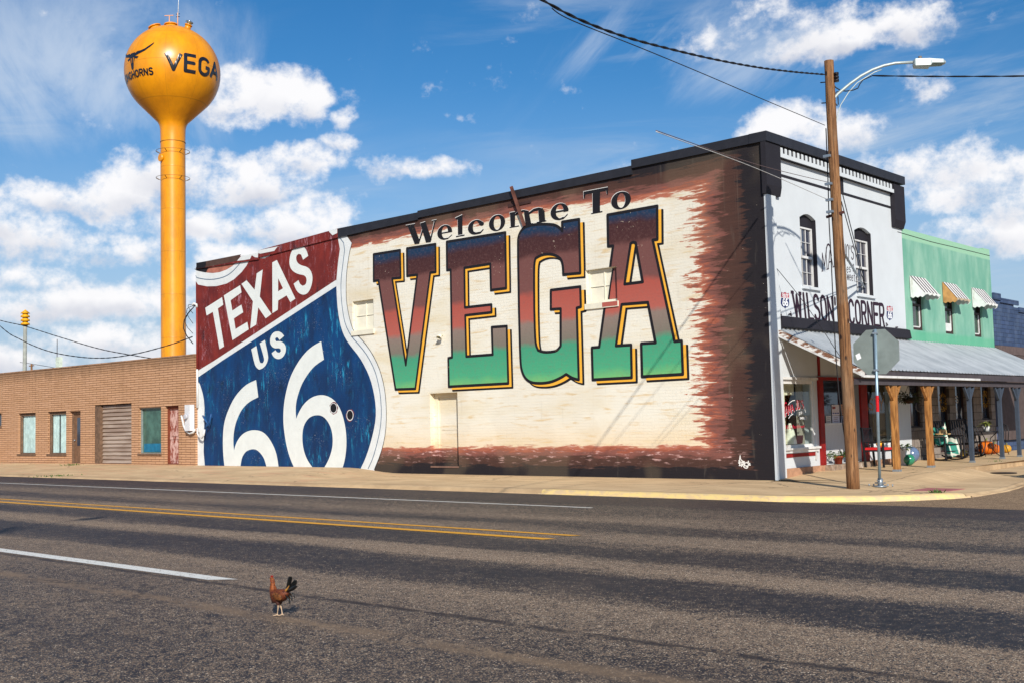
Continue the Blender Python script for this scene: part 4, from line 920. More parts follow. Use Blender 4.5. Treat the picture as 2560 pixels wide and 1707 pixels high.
b.prism([(.0, ZT-.03), (XE, ZE-.035), (XE, ZE-.13), (.0, ZT-.155)], lambda x, z: (x+.076, .30, z), lambda x, z: (x+.076, .34, z)); b.build('rake_board', M_PEEL, AW, True)
b = MB(); b.prism([(.0, ZT-.158), (XE, ZE-.133), (XE, ZE-.175), (.0, ZT-.20)], lambda x, z: (x+.076, .27, z), lambda x, z: (x+.076, .34, z)); b.build('rake_trim', M_WTRIM, AW, True)
M_FASD = plain('dark_grey_board', S(74, 68, 72), .7, 0, .12, 5)
b = MB(); b.box(XE-.03, XE+.015, .36, 14.75, ZE-.12, ZE-.012); b.build('eave_board', M_FASD, AW, True)
yb = FC(2448, 940, XE)[0]
b = MB(); b.box(XE-.03, XE+.03, .36, yb, ZE-.175, ZE-.122); b.build('fascia', M_WTRIM, AW, True)
b = MB(); b.box(XE-.03, XE+.025, yb+.002, 14.75, ZE-.175, ZE-.122); b.build('fascia', M_FASD, AW, True)
b = MB(); b.box(1.86, 1.98, .37, 14.74, 2.14, 2.28); b.build('beam', M_FASD, AW, True)
for y in np.arange(.9, 14.5, 1.2):
    b = MB(); b.bar((.02, y, ZT-.1), (XE-.05, y, ZE-.1), .05, .1); b.build('rafter', M_FASD, AW, True)
b = MB(); b.prism([(.0, ZT+.32), (.10, ZT+.28), (.14, ZT+.05), (.10, ZT+.03), (.0, ZT+.03)], lambda x, z: (x+.001, .43, z), lambda x, z: (x+.001, YE+.02, z)); b.build('flashing', M_BLKP, AW, True)
# porch posts with Y braces
M_POST = Mat('stained_timber_post', .7); xx = M_POST.xyz(M_POST.p)
M_POST.col(M_POST.mix(M_POST.rng(M_POST.noise(M_POST.mul(M_POST.p, (6, 6, .7)), 3, 6, .65, .5), .35, .65), S(118, 76, 38), S(184, 130, 72))); M_POST = M_POST.mat
M_POSTB = plain('slate_blue_post_paint', S(62, 72, 86), .6, 0, .1, 4)
pxy = [(2243, 1180), (2328, 1168), (2431, 1156), (2506, 1144), (2549, 1139)]
M_STEEL = plain('galvanised_steel', S(150, 160, 168), .4, .6, .1, 8)
for i, q in enumerate(pxy):
    y = FC(*q, 1.92)[0]; mat = M_POST if i < 2 else M_POSTB; wd = .135 if i < 2 else .10
    zb = hz2(1.92, y) if y < 4 else .116+.0014*(y-4)
    t = thing('porch_post', ['orange stained timber porch post, first from the stop sign', 'orange stained timber porch post beside the two glass balls', 'slate blue porch post beside the rocking chairs', 'slate blue porch post in front of the round metal table', 'slate blue porch post nearest the right edge'][i], 'post', (1.92, y, zb), 0, 'posts holding up the porch awning')
    b = MB(); b.box(-wd/2, wd/2, -wd/2, wd/2, .02, 2.12-zb); b.build('shaft', mat, t)
    for s_ in (-1, 1):
        b = MB(); b.bar((0, s_*.06, 1.80-zb), (0, s_*.34, 2.13-zb), .06, .06); b.build('brace', mat, t)
    b = MB(); b.box(-wd/2-.012, wd/2+.012, -wd/2-.012, wd/2+.012, 0, .05); b.build('base_bracket', M_STEEL, t)

# shop window one (Mama Jo's)
def shopwin(name, R_, frame=.07):
    y0, y1, z0, z1 = R_
    b = MB(); wall_panel(b, rect(y0, y1, z0, z1), [rect(y0+frame, y1-frame, z0+frame, z1-frame)], lambda u, v, d: (-.02-d, u, v), .06); w_ = b.build(name, M_WTRIM, BLD)
    b = MB(); b.quad((-.05, y0+frame, z0+frame), (-.05, y1-frame, z0+frame), (-.05, y1-frame, z1-frame), (-.05, y0+frame, z1-frame)); b.build('pane', M_GLASS, w_, fix=False); return w_
SH1 = shopwin('shop_window', (.50, 2.04, .72, 2.31))
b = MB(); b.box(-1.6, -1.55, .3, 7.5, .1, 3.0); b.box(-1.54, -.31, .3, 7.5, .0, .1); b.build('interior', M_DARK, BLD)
M_CURT = plain('cream_lace_curtain', S(224, 214, 192), .9, 0, .08, 9)
b = MB()
def curtain(mb, x, y0, y1, z0, z1, n=26, amp=.02):
    vs = []; 
    for k in range(n+1):
        y = y0+(y1-y0)*k/n; xx_ = x+amp*math.sin(k*1.7)
        vs += [(xx_, y, z0), (xx_, y, z1)]
    mb.add(vs, [(2*i, 2*i+2, 2*i+3, 2*i+1) for i in range(n)], True)
curtain(b, -.22, .52, .98, .78, 2.28); b.build('curtain', M_CURT, SH1, fix=False)
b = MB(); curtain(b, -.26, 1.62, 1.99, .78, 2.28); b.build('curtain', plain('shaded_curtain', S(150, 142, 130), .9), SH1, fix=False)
b = MB(); curtain(b, -.30, 1.05, 1.60, 1.98, 2.26, 30, .01); b.build('valance', M_CURT, SH1, fix=False)
b = MB(); b.box(-.001, .09, .42, 2.16, .67, .718); b.box(.001, .05, .44, 2.14, .60, .669); b.build('sill', M_WTRIM, SH1)
b = MB(); b.box(.001, .02, .47, 1.98, .50, .585); b.build('red_panel', M_REDT, SH1)
b = MB(); b.box(.001, .035, .44, .468, .40, .599); b.box(.001, .035, 1.985, 2.03, .40, .599); b.build('panel_frame', M_WTRIM, SH1)
zw = lambda p: zoomed(1940, 990, 13.067, [p])[0]
M_WRED = flat_paint('red_window_lettering', S(180, 24, 52), .05)
def wmap(a, b_, c, d): return lerp_map(*[FC(*zw(q), -.045) for q in (a, b_, c, d)])
def gpaint(ops, mat, d=-.045): b = MB(); b.sheet(region(ops), front_x(d)); return b.build('window_lettering', mat, SH1, fix=False)
for mt, off, dd_ in ((M_WPT, (.012, -.012), -.047), (M_WRED, (0, 0), -.0445)):
    sh_ = lambda ops: [(sg, shift(p, *off)) for sg, p in ops]
    gpaint(sh_(word('MAMA', wmap((215, 700), (590, 480), (190, 350), (560, 260)), 1.2, .026, .1)), mt, dd_)
    gpaint(sh_(word("JO'S", wmap((640, 440), (905, 380), (640, 130), (890, 130)), 1.25, .024, .1)), mt, dd_)
gpaint(stroke([FC(*zw(q), -.045) for q in ((270, 330), (290, 220), (325, 195), (345, 240))], .03), M_WRED)
gpaint(stroke([FC(*zw(q), -.045) for q in ((400, 280), (450, 200), (540, 140), (620, 125))], .018), M_WPT)
gpaint(stroke([FC(*zw(q), -.045) for q in ((410, 720), (480, 620), (560, 570))], .018), M_WPT)
gpaint(word('pies &', wmap((750, 600), (975, 520), (750, 470), (960, 360)), 1.3, .012), M_WPT)
gpaint(word('sweets', wmap((780, 740), (1020, 740), (780, 640), (1010, 600)), 1.3, .012), M_WPT)
gpaint(word('922 E', wmap((315, 1045), (490, 1040), (315, 955), (490, 945)), 1.3, .012), M_WRED)
gpaint(word('Main', wmap((545, 1040), (690, 1035), (545, 930), (690, 940)), 1.3, .012) if 'M' in GL else [], M_WRED)
gpaint(word('Street', wmap((700, 1030), (930, 1020), (700, 935), (930, 925)), 1.3, .012), M_WRED)
cloth = thing('white_dress', 'white cloth garment standing behind the shop window glass', 'dress', (-.18, 1.12, .82))
b = MB(); b.lathe([(.16, -.02), (.14, .1), (.10, .3), (.05, .42), (.03, .48)], n=14); b.build('skirt', plain('white_cotton', S(226, 222, 206), .9), cloth)
pl_ = thing('window_sign', 'small dark maroon board leaning inside the shop window', 'sign', (-.16, 1.55, .80))
b = MB(); b.prism([(-.16, 0), (.13, 0), (.2, .2), (-.1, .2)], lambda y, z: (0, y, z), lambda y, z: (-.02, y, z)); b.build('board', plain('maroon_board', S(70, 30, 42), .7, 0, .4, 30), pl_)
# lower front: stone base, red posts, entry
M_STONE = plain('pinkish_sandstone_base', S(178, 136, 108), .9, 0, .15, 6, .2, .5, 30)
b = MB(); b.box(-.02, .10, .42, 2.30, -.05, .245); b.build('stone_base', M_STONE, BLD)
b = MB(); b.box(-.02, .12, 4.72, 7.8, .05, .25); b.build('stone_base', M_STONE, BLD)
for y0, y1 in ((2.24, 2.46), (4.55, 4.93)):
    b = MB(); b.box(.002, .06, y0, y1, .246, 2.42); b.build('red_post', M_REDT, BLD)
    b = MB(); b.box(.002, .03, (y0+y1)/2-.05, (y0+y1)/2+.05, 2.45, 3.3); b.build('red_batten', M_REDT, BLD)
b = MB(); b.box(.002, .055, 2.461, 4.549, 2.34, 2.42); b.build('red_header', M_REDT, BLD)
b = MB(); b.box(.002, .04, .43, 2.239, 2.34, 2.40); b.build('white_header', M_WTRIM, BLD)
M_BEAD = Mat('white_beadboard', .6); bw = M_BEAD.m('FRACT', M_BEAD.m('MULTIPLY', M_BEAD.xyz(M_BEAD.p)[1], 13.0))
M_BEAD.col(M_BEAD.mix(M_BEAD.rng(bw, .08, .02), S(206, 206, 206), S(120, 120, 122))); M_BEAD = M_BEAD.mat
b = MB(); b.box(-.25, -.20, 2.32, 4.70, .26, 1.22); EN_ = b.build('beadboard_panel', M_BEAD, BLD)
b = MB(); b.box(-.26, -.17, 2.32, 4.70, 1.221, 1.27); b.build('ledge', M_WTRIM, EN_)
b = MB(); b.box(-.30, .28, 2.32, 4.72, .05, .245); b.build('entry_step', plain('chipped_white_step', S(150, 130, 112), .9, 0, .2, 8, .2, .3, 30, S(220, 214, 204)), BLD)
b = MB(); b.quad((-.27, 2.32, 1.27), (-.27, 4.7, 1.27), (-.27, 4.7, 2.36), (-.27, 2.32, 2.36)); b.build('entry_window', M_DGLASS, BLD)
po = [((735, 512), (830, 632), S(214, 206, 210)), ((838, 508), (900, 630), S(196, 150, 120)), ((668, 640), (735, 758), S(206, 206, 200)), ((740, 640), (835, 756), S(206, 206, 222)), ((842, 640), (905, 755), S(176, 184, 210))]
for i, (a, c, col_) in enumerate(po):
    p0 = FC(*zoomed(1920, 900, 4.6125, [a])[0], -.25); p1 = FC(*zoomed(1920, 900, 4.6125, [c])[0], -.25)
    t = thing('poster', ['printed poster with red and blue panels at the top of the entry glass', 'warm coloured poster half hidden by the wooden pole', 'pale notice at the lower left of the entry glass', 'pale lilac notice at the bottom middle of the entry glass', 'pale blue notice low on the entry glass beside the wooden pole'][i], 'poster', (-.262, (p0[0]+p1[0])/2, (p0[1]+p1[1])/2), 0, 'papers taped to the entry glass')
    hy, hz_ = (p1[0]-p0[0])/2, (p0[1]-p1[1])/2; b = MB(); b.box(0, .006, -hy+.01, hy-.01, -hz_, hz_); b.build('paper', plain('poster_paper', col_, .6, 0, .08, 30), t)
    b = MB()
    if i == 0: b.box(.007, .009, -hy+.04, -.02, .03, hz_-.05); b.build('picture', plain('poster_red', S(130, 40, 44), .6), t); b = MB(); [b.box(.007, .009, -hy+.04+k*.13, -hy+.13+k*.13, -hz_+.04, -hz_+.07) for k in range(3)]; b.build('caption', plain('poster_blue', S(60, 80, 140), .6), t)
    else: [b.box(.007, .008, -hy*.6, hy*.6*(1-.3*(k % 2)), hz_*.6-k*.045, hz_*.6-k*.045+.012) for k in range(5)]; b.build('text_lines', plain('poster_ink', S(120, 90, 100), .6), t)
SH2 = shopwin('shop_window', (4.95, 6.75, .62, 2.33), .06)
b = MB(); curtain(b, -.25, 5.9, 6.7, .7, 2.3); b.build('curtain', plain('brown_drape', S(96, 84, 72), .9), SH2, fix=False)
b = MB(); b.sheet(region(word('TASTY', lerp_map(*[FC(*zoomed(1920, 900, 4.6125, [q])[0], -.045) for q in ((1050, 570), (1330, 570), (1050, 440), (1330, 440))]), 1.25, .03)), front_x(-.045)); b.build('window_lettering', plain('amber_lettering', S(168, 110, 30), .5), SH2, fix=False)
b = MB(); b.sheet(region(word('WINES', lerp_map(*[FC(*zoomed(1920, 900, 4.6125, [q])[0], -.045) for q in ((1090, 645), (1240, 645), (1090, 610), (1240, 610))]), 1.25, .012)), front_x(-.045)) if False else None
b = MB(); b.box(.001, .05, 4.95, 6.9, .56, .615); b.build('sill', M_WTRIM, SH2)

# ---------------------------------------------------------------- green building
GB = thing('green_building', 'mint green stucco building with three striped window canopies', 'building', (0, 7.8, 0))
M_GRN = Mat('mint_green_stucco', .85, .2)
k = M_GRN.mix(M_GRN.rng(M_GRN.noise(M_GRN.mul(M_GRN.p, (1, 1, .4)), 1.2, 6, .6), .35, .68), S(104, 160, 140), S(142, 182, 162))
xg = M_GRN.xyz(M_GRN.p); k = M_GRN.mix(M_GRN.rng(xg[2], 6.42, 6.48), k, S(146, 190, 160))
k = M_GRN.mix(M_GRN.m('MULTIPLY', M_GRN.rng(xg[2], 3.9, 3.75), .6), k, S(84, 168, 130))
k = M_GRN.mix(M_GRN.m('MULTIPLY', M_GRN.rng(M_GRN.noise(M_GRN.p, 6, 8, .75), .60, .68), .5), k, S(120, 130, 106))
M_GRN.col(k).nor(M_GRN.bump(M_GRN.noise(M_GRN.p, 24, 5, .6), .3, .02)); M_GRN = M_GRN.mat
gz = lambda p: zoomed(2200, 540, 3.92, p)
gw = [F_(gz([(313, 800), (440, 1128)])), F_(gz([(632, 860), (742, 1160)])), F_(gz([(918, 905), (1015, 1185)]))]
ghole = [rect(q[0][0], q[1][0], FC(*gz([(p_[0], p_[1])])[0])[1], 5.05) for q, p_ in zip(gw, ((330, 1115), (650, 1152), (935, 1182)))]
b = MB(); wall_panel(b, [(7.80, 3.2), (14.85, 3.2), (14.85, 6.80), (14.25, 6.80), (14.25, 6.74), (7.80, 6.74)], ghole, fm, .28); b.build('upper_wall', M_GRN, GB, True)
b = MB(); b.box(-10, -.29, 14.6, 14.85, 0, 6.6); b.box(-10, -.29, 7.81, 14.59, 6.2, 6.3); b.build('side_wall', M_GRN, GB, True)
b = MB(); cr = F_(gz([(170, 158), (330, 205), (500, 255), (560, 270), (700, 302), (900, 350), (1075, 393)])); b.sheet(region(stroke(cr, .018)), front_x(.005)); b.build('crack', M_BLKP, GB, True, fix=False)
M_BRWN = plain('dark_brown_window_frame', S(62, 46, 44), .6)
M_CANW = plain('white_canopy_metal', S(222, 222, 218), .6, 0, .06, 6, .3, 0, 60, S(150, 130, 110))
M_CANS = Mat('striped_canopy_metal', .6); fr = M_CANS.m('FRACT', M_CANS.m('MULTIPLY', M_CANS.xyz(M_CANS.p)[1], 4.4))
M_CANS.col(M_CANS.mix(M_CANS.rng(fr, .50, .54), S(226, 224, 220), S(74, 58, 62))); M_CANS = M_CANS.mat
M_GGL = plain('green_tinted_pane', S(48, 56, 48), .08, 0, .3, 3, .8)
for i, H in enumerate(ghole):
    y0, y1, z0, z1 = H[0][0], H[1][0], H[0][1], H[2][1]
    b = MB(); wall_panel(b, rect(y0, y1, z0, z1), [rect(y0+.06, y1-.06, z0+.09, z1-.06)], lambda u, v, d: (-.07-d, u, v), .06); w_ = b.build('window', M_BRWN, GB, True)
    b = MB(); b.quad((-.12, y0, z0), (-.12, y1, z0), (-.12, y1, z1), (-.12, y0, z1)); b.build('pane', M_GGL, w_, True, fix=False)
    zmm = z0+(z1-z0)*.62; b = MB(); b.box(-.115, -.06, y0+.06, y1-.06, zmm-.03, zmm+.03); b.build('meeting_rail', M_BRWN, w_, True)
    b = MB(); b.box(-.115, -.095, y1-.11, y1-.061, z0+.12, zmm-.03); b.box(-.115, -.095, y0+.06, y1-.11, z0+.09, z0+.13)
    if i == 1: b.box(-.115, -.10, y0+.06, y1-.11, z0+.13, z0+.34)
    b.build('pale_sash', M_WTRIM, w_, True)
    c = thing('window_canopy', ['white and brown striped metal canopy on the green building nearest the white shop front', 'striped metal canopy with bare plywood side, over the middle green building window', 'white and brown striped metal canopy on the green building nearest the blue building'][i], 'canopy', (0, (y0+y1)/2, 5.0), 0, 'striped canopies on the green building')
    w2 = (y1-y0)/2+.14; b = MB(); b.quad((.03, -w2, .40), (.03, w2, .40), (.44, w2, -.14), (.44, -w2, -.14)); b.build('striped_top', M_CANS, c, fix=False)
    for s_ in (-1, 1):
        sp = [(.02, .40), (.44, -.14), (.44, -.21), (.37, -.26), (.30, -.22), (.23, -.26), (.16, -.22), (.09, -.26), (.02, -.22)]
        b = MB(); b.prism(sp, lambda x, z: (x, s_*w2, z), lambda x, z: (x, s_*(w2-.012), z))
        b.build('side_panel', M_CANW if not (i == 1 and s_ < 0) else plain('bare_plywood', S(190, 140, 86), .8, 0, .2, 4), c)
    b = MB(); n_ = 7; pts = [(-w2, -.12), (w2, -.12)]+[(w2-2*w2*k/n_/1, -.20 if k % 2 else -.16) for k in range(n_+1)]
    b.prism(pts, lambda y, z: (.445, y, z), lambda y, z: (.457, y, z)); b.build('front_valance', M_CANW if i != 1 else plain('weathered_valance', S(188, 170, 146), .8, 0, .25, 12), c)
# ground floor stone front of the green building
M_RUST = Mat('rough_grey_stone_front', .9, .2); br = M_RUST.node('ShaderNodeTexBrick'); xr = M_RUST.xyz(M_RUST.p)
M_RUST.l.new(M_RUST.comb(xr[1], xr[2], 0), br.inputs['Vector']); br.inputs['Scale'].default_value = 1; br.inputs['Brick Width'].default_value = .55; br.inputs['Row Height'].default_value = .24; br.inputs['Mortar Size'].default_value = .012
br.inputs['Color1'].default_value = S(150, 140, 132); br.inputs['Color2'].default_value = S(126, 116, 108); br.inputs['Mortar'].default_value = S(86, 78, 72)
M_RUST.col(M_RUST.mix(M_RUST.rng(M_RUST.noise(M_RUST.p, 7, 6, .7), .35, .7, 0, .5), br.outputs[0], S(100, 92, 86))).nor(M_RUST.bump(M_RUST.m('ADD', M_RUST.m('MULTIPLY', br.outputs[0], .6), M_RUST.noise(M_RUST.p, 9, 6, .7)), .8, .03)); M_RUST = M_RUST.mat
def fy(zx): return FC(2200+zx/4.611, 1080)[0]
ops = [(360, 500, 1.05, 2.35), (688, 818, .28, 2.35), (890, 1010, 1.2, 2.35), (1050, 1096, .28, 2.35), (1186, 1300, 1.2, 2.35)]
hl = [rect(fy(a), fy(c), z0, z1) for a, c, z0, z1 in ops]
b = MB(); wall_panel(b, rect(7.80, fy(1345), .05, 3.2), hl, fm, .25); b.build('stone_front', M_RUST, GB, True)
for i, H in enumerate(hl):
    y0, y1, z0, z1 = H[0][0], H[1][0], H[0][1], H[2][1]; b = MB(); b.quad((-.14, y0, z0), (-.14, y1, z0), (-.14, y1, z1), (-.14, y0, z1))
    w_ = b.build('window' if i in (0, 2, 4) else 'door', M_DGLASS, GB, True, fix=False)
    b = MB(); wall_panel(b, rect(y0, y1, z0, z1), [rect(y0+.05, y1-.05, z0+.05, z1-.05)], lambda u, v, d: (-.08-d, u, v), .05); b.build('frame', M_BRWN, w_, True)
    if i == 0:
        b = MB(); b.quad((-.135, y0+.1, 1.15), (-.135, y1-.5, 1.15), (-.135, y1-.5, 1.75), (-.135, y0+.1, 1.75)); b.build('display_print', plain('red_display_print', S(150, 40, 60), .6, 0, .4, 8), w_, True, fix=False)
    if i == 2:
        b = MB(); b.sheet(region(word("US", lambda u, v: (y0+.1+u*.45, 1.75+v*.2), 1.3, .035)+word("DS", lambda u, v: (y0+.7+u*.35, 1.75+v*.2), 1.3, .035)), front_x(-.13)); b.build('window_lettering', M_WTRIM, w_, True, fix=False)
        for kk in range(2):
            b = MB(); cy_ = y0+.35+kk*.45; b.prism([(cy_, 1.6), (cy_+.12, 1.4), (cy_, 1.18), (cy_-.12, 1.4)], lambda y, z: (-.13, y, z), lambda y, z: (-.125, y, z)); b.build('window_ornament', M_WTRIM, w_, True)
ya = fy(1345)
b = MB(); wall_panel(b, rect(ya+.002, 14.84, .05, 3.2), [rect(ya+.3, 14.3, .95, 2.4)], fm, .2); b.build('blue_low_wall', plain('blue_grey_brick_paint', S(92, 104, 134), .8, 0, .12, 5), GB, True)
b = MB(); b.quad((-.1, ya+.3, .95), (-.1, 14.3, .95), (-.1, 14.3, 2.4), (-.1, ya+.3, 2.4)); b.build('plate_window', M_DGLASS, GB, True, fix=False)

# ---------------------------------------------------------------- blue brick building beyond
M_NB = Mat('navy_painted_brick', .8); br = M_NB.node('ShaderNodeTexBrick'); xr = M_NB.xyz(M_NB.p); M_NB.l.new(M_NB.comb(xr[1], xr[2], 0), br.inputs['Vector'])
br.inputs['Scale'].default_value = 1; br.inputs['Brick Width'].default_value = .42; br.inputs['Row Height'].default_value = .14; br.inputs['Mortar Size'].default_value = .010
br.inputs['Color1'].default_value = S(60, 78, 112); br.inputs['Color2'].default_value = S(50, 68, 98); br.inputs['Mortar'].default_value = S(34, 44, 66)
M_NB.col(M_NB.mix(M_NB.rng(M_NB.noise(M_NB.p, 1.6, 6, .7), .4, .75, 0, .4), br.outputs[0], S(96, 112, 134))).nor(M_NB.bump(br.outputs[0], .5, .02)); M_NB = M_NB.mat
NB = thing('blue_building', 'low navy blue brick building at the right edge', 'building', (0, 15, 0))
bp = [FC(*q) for q in zoomed(2440, 700, 6.03, [(255, 205), (350, 215), (352, 282), (550, 318), (560, 272), (724, 280)])]
zt = [bp[0][1], bp[2][1]]
b = MB(); b.prism([(14.87, .05), (30, .05), (30, 5.0), (bp[4][0], 5.0), (bp[4][0], bp[3][1]), (bp[2][0], bp[3][1]), (bp[2][0], 5.35), (14.87, 5.35)], lambda y, z: (0, y, z), lambda y, z: (-9, y, z)); b.build('brick_wall', M_NB, NB, True)
b = MB(); b.box(.001, .05, 14.88, bp[2][0]+.02, 5.15, 5.37); b.box(.001, .05, bp[2][0], bp[4][0]+.4, bp[3][1]-.14, bp[3][1]+.02); b.box(.001, .05, bp[4][0]+.42, 30, 4.85, 5.02); b.build('coping', M_NB, NB, True)
b = MB(); b.box(.001, .12, 14.88, 30, 3.35, 3.62); b.build('ledge', plain('brown_ledge', S(96, 82, 80), .8), NB, True)
b = MB(); b.box(.001, .10, 14.88, 30, .5, 3.349); b.build('lower_front', plain('brown_shaded_front', S(84, 72, 70), .8), NB, True)

# ---------------------------------------------------------------- street furniture at the corner
def UV(px, py, p0, d):
    """photo point carried onto the vertical plane through p0 with horizontal direction d"""
    r = MROT.T @ np.array([(px-1280)/F_PX, (py-853.5)/F_PX, 1.0]); nn = np.array([-d[1], d[0], 0.0])
    t = (nn @ (np.array(p0, float)-CAM))/(nn @ r); q = CAM+r*t; return tuple(float(c) for c in q)
M_POLE = Mat('weathered_brown_pole_timber', .85); pp = M_POLE.p
g = M_POLE.noise(M_POLE.mul(pp, (11, 11, .5)), 2.4, 9, .78, .5); k = M_POLE.ramp(g, [(.28, S(46, 30, 22)), (.40, S(92, 62, 40)), (.52, S(134, 94, 60)), (.68, S(170, 130, 92))])
kn = M_POLE.vor(M_POLE.mul(pp, (2.2, 2.2, 1.1)), 2.0); k = M_POLE.mix(M_POLE.rng(kn, .16, .09), k, S(40, 26, 22))
k = M_POLE.mix(M_POLE.m('MULTIPLY', M_POLE.rng(M_POLE.noise(M_POLE.mul(pp, (16, 16, .35)), 2.0, 6, .7, .3), .55, .61), .75), k, S(44, 30, 22)); k = M_POLE.mix(M_POLE.m('MULTIPLY', M_POLE.rng(M_POLE.noise(pp, 1.3, 5, .6), .5, .7), .35), k, S(140, 120, 98))
M_POLE.col(k).nor(M_POLE.bump(g, .8, .02)); M_POLE = M_POLE.mat
M_CABLE = plain('black_cable', S(26, 26, 30), .6); M_WIRE = plain('dull_wire', S(96, 92, 92), .5, .5)
M_ALU = plain('light_grey_lamp_metal', S(176, 186, 184), .45, .3, .06, 8)
PB = (2.88, -2.08, 0.0); PT = (2.83, -2.17, 8.72)
POLE = thing('utility_pole', 'tall leaning brown timber utility pole standing on the corner pavement', 'utility pole', PB)
n_ = 22; pts = []; rad = []
for i in range(n_+1):
    t = i/n_; w_ = .018*math.sin(t*5+1); pts.append((PB[0]+(PT[0]-PB[0])*t+w_, PB[1]+(PT[1]-PB[1])*t, -.1+(PT[2]+.1)*t)); rad.append(.128-.034*t+.003*math.sin(i*2.3))
b = MB(); b.tube(pts, rad, 16); b.build('pole_shaft', M_POLE, POLE, True)
def at_pole(z): t = z/PT[2]; return Vector((PB[0]+(PT[0]-PB[0])*t, PB[1]+(PT[1]-PB[1])*t, z))
zl = lambda p: zoomed(1980, 120, 5.227, [p])[0]
pr = at_pole(7.9); ad = Vector((4.7-pr.x, -.93-pr.y, 0)).normalized(); 
ap = [UV(*zl(q), pr, ad) for q in ((548, 660), (600, 605), (640, 570), (760, 470), (900, 370), (1050, 290), (1200, 235), (1350, 203), (1590, 190))]
LAMP = thing('street_lamp', 'grey cobra head street lamp on a curved arm high on the timber pole', 'street lamp', tuple(ap[0]))
b = MB(); b.tube([tuple(pr+Vector((.06, .04, -.02)))]+ap, .030, 10); b.build('arm', M_ALU, LAMP, True)
b = MB(); b.tube([UV(*zl(q), pr, ad) for q in ((1170, 288), (1080, 320), (850, 460), (740, 585), (635, 750), (590, 900), (575, 1030), (585, 1180))], .011, 6); b.build('conduit', M_ALU, LAMP, True)
h0 = Vector(ap[-1]); h1 = Vector(UV(*zl((2005, 185)), pr, ad)); ax_ = (h1-h0); Ln = ax_.length; ax_.normalize(); sd = Vector((-ax_.y, ax_.x, 0)).normalized(); upv = ax_.cross(sd)*-1
if upv.z < 0: upv = -upv
def hp(u, v, w_): return tuple(h0+ax_*(u*Ln)+sd*v+upv*w_)
secs = [(-.02, .06, -.06, .03), (.03, .12, -.10, .045), (.5, .15, -.10, .045), (.55, .15, -.055, .04), (.9, .13, -.05, .03), (1.0, .05, -.03, .0)]
vs = []; fs = []
for u, hw, lo, hi in secs: vs += [hp(u, -hw, lo), hp(u, hw, lo), hp(u, hw*.8, hi), hp(u, -hw*.8, hi)]
for i in range(len(secs)-1):
    for k_ in range(4): fs.append((i*4+k_, i*4+(k_+1) % 4, i*4+4+(k_+1) % 4, i*4+4+k_))
fs += [(0, 1, 2, 3), tuple(range(len(secs)*4-4, len(secs)*4))]
b = MB(); b.add(vs, fs); b.build('lamp_head', M_ALU, LAMP, True)
b = MB(); b.cyl(hp(.2, 0, .045), hp(.2, 0, .12), .035, n=12); b.build('photo_cell', plain('photocell', S(120, 110, 100), .5), LAMP, True)
b = MB(); b.add([hp(.56, -.12, -.058), hp(.56, .12, -.058), hp(.9, .1, -.056), hp(.9, -.1, -.056)], [(0, 1, 2, 3)]); b.build('lens', plain('lens', S(90, 90, 86), .3), LAMP, True)
b = MB(); ip = at_pole(8.35)+Vector((.13, .02, 0))
for dz in (-.07, 0, .07): b.cyl(ip+Vector((0, 0, dz-.025)), ip+Vector((0, 0, dz+.025)), .05, n=10)
b.bar(tuple(at_pole(8.35)), tuple(ip), .03, .2); b.build('insulator', plain('dark_insulator', S(30, 24, 30), .4), POLE, True)
b = MB()
for z, s_ in ((8.28, .2), (7.85, .22)): q = at_pole(z); b.cyl(q, q+Vector((-.17, -.1, 0)), .012, n=6)
b.build('step_bolt', M_CABLE, POLE, True)
# drooping jumper cables
b = MB(); b.tube([UV(*zl(q), pr, ad) for q in ((470, 370), (520, 450), (570, 520), (640, 562), (710, 568), (800, 555), (860, 530), (890, 470), (930, 420), (1040, 372))], .012, 6); b.build('jumper_cable', M_CABLE, POLE, True)
b = MB(); b.tube([UV(*zl(q), pr, ad) for q in ((640, 565), (580, 580), (545, 630), (550, 700), (590, 760), (605, 740), (600, 640))], .011, 6); b.build('jumper_cable', M_CABLE, POLE, True)
# strut, guy wires with yellow guards, riser cable
anc = G(2194, 1152, .1)
sa = at_pole(3.9); s_end = None
sz = UV(2117, 713, sa, (1, 0)); z_s = at_pole(3.95).z
d2 = Vector((anc[0]-sa.x, anc[1]-sa.y, 0)).normalized(); q0 = UV(2100, 712, sa, d2); q1 = UV(2163, 722, sa, d2)
b = MB(); b.cyl(tuple(Vector((sa.x, sa.y, q1[2]))), (q1[0], q1[1], q1[2]), .026, n=10); b.cyl((q1[0]-.0, q1[1], q1[2]-.045), (q1[0], q1[1], q1[2]+.045), .035, n=10); b.build('strut', M_STEEL, POLE, True)
pa = at_pole(UV(2100, 495, sa, (1, 0))[2]); b = MB()
for o_ in (-.03, .03): b.tube([tuple(pa+Vector((.1, .03+o_, o_*3))), (q1[0]+.01, q1[1]+o_, q1[2]+.04), (anc[0]+o_, anc[1]+o_, .1)], .010, 6)
b.build('guy_wire', M_CABLE, POLE, True)
for o_ in (-.035, .04):
    a0 = Vector((q1[0], q1[1]+o_, q1[2])); a1 = Vector((anc[0]+o_, anc[1]+o_, .1)); t0 = (2.12-a0.z)/(a1.z-a0.z)
    b = MB(); b.tube([tuple(a0.lerp(a1, t0)), tuple(a0.lerp(a1, .97))], .026, 8); b.build('guy_guard', plain('yellow_guy_guard', S(222, 196, 30), .5), POLE, True)
rp = [UV(px, py, at_pole(4), (1, 0)) for px, py in ((2066, 322), (2071, 450), (2074, 560), (2079, 650), (2084, 760), (2090, 880), (2099, 990), (2108, 1060), (2117, 1120))]
b = MB(); b.tube([tuple(Vector(q)+Vector((0, -.02, 0))) for q in rp], .011, 6); b.build('riser_cable', M_CABLE, POLE, True)
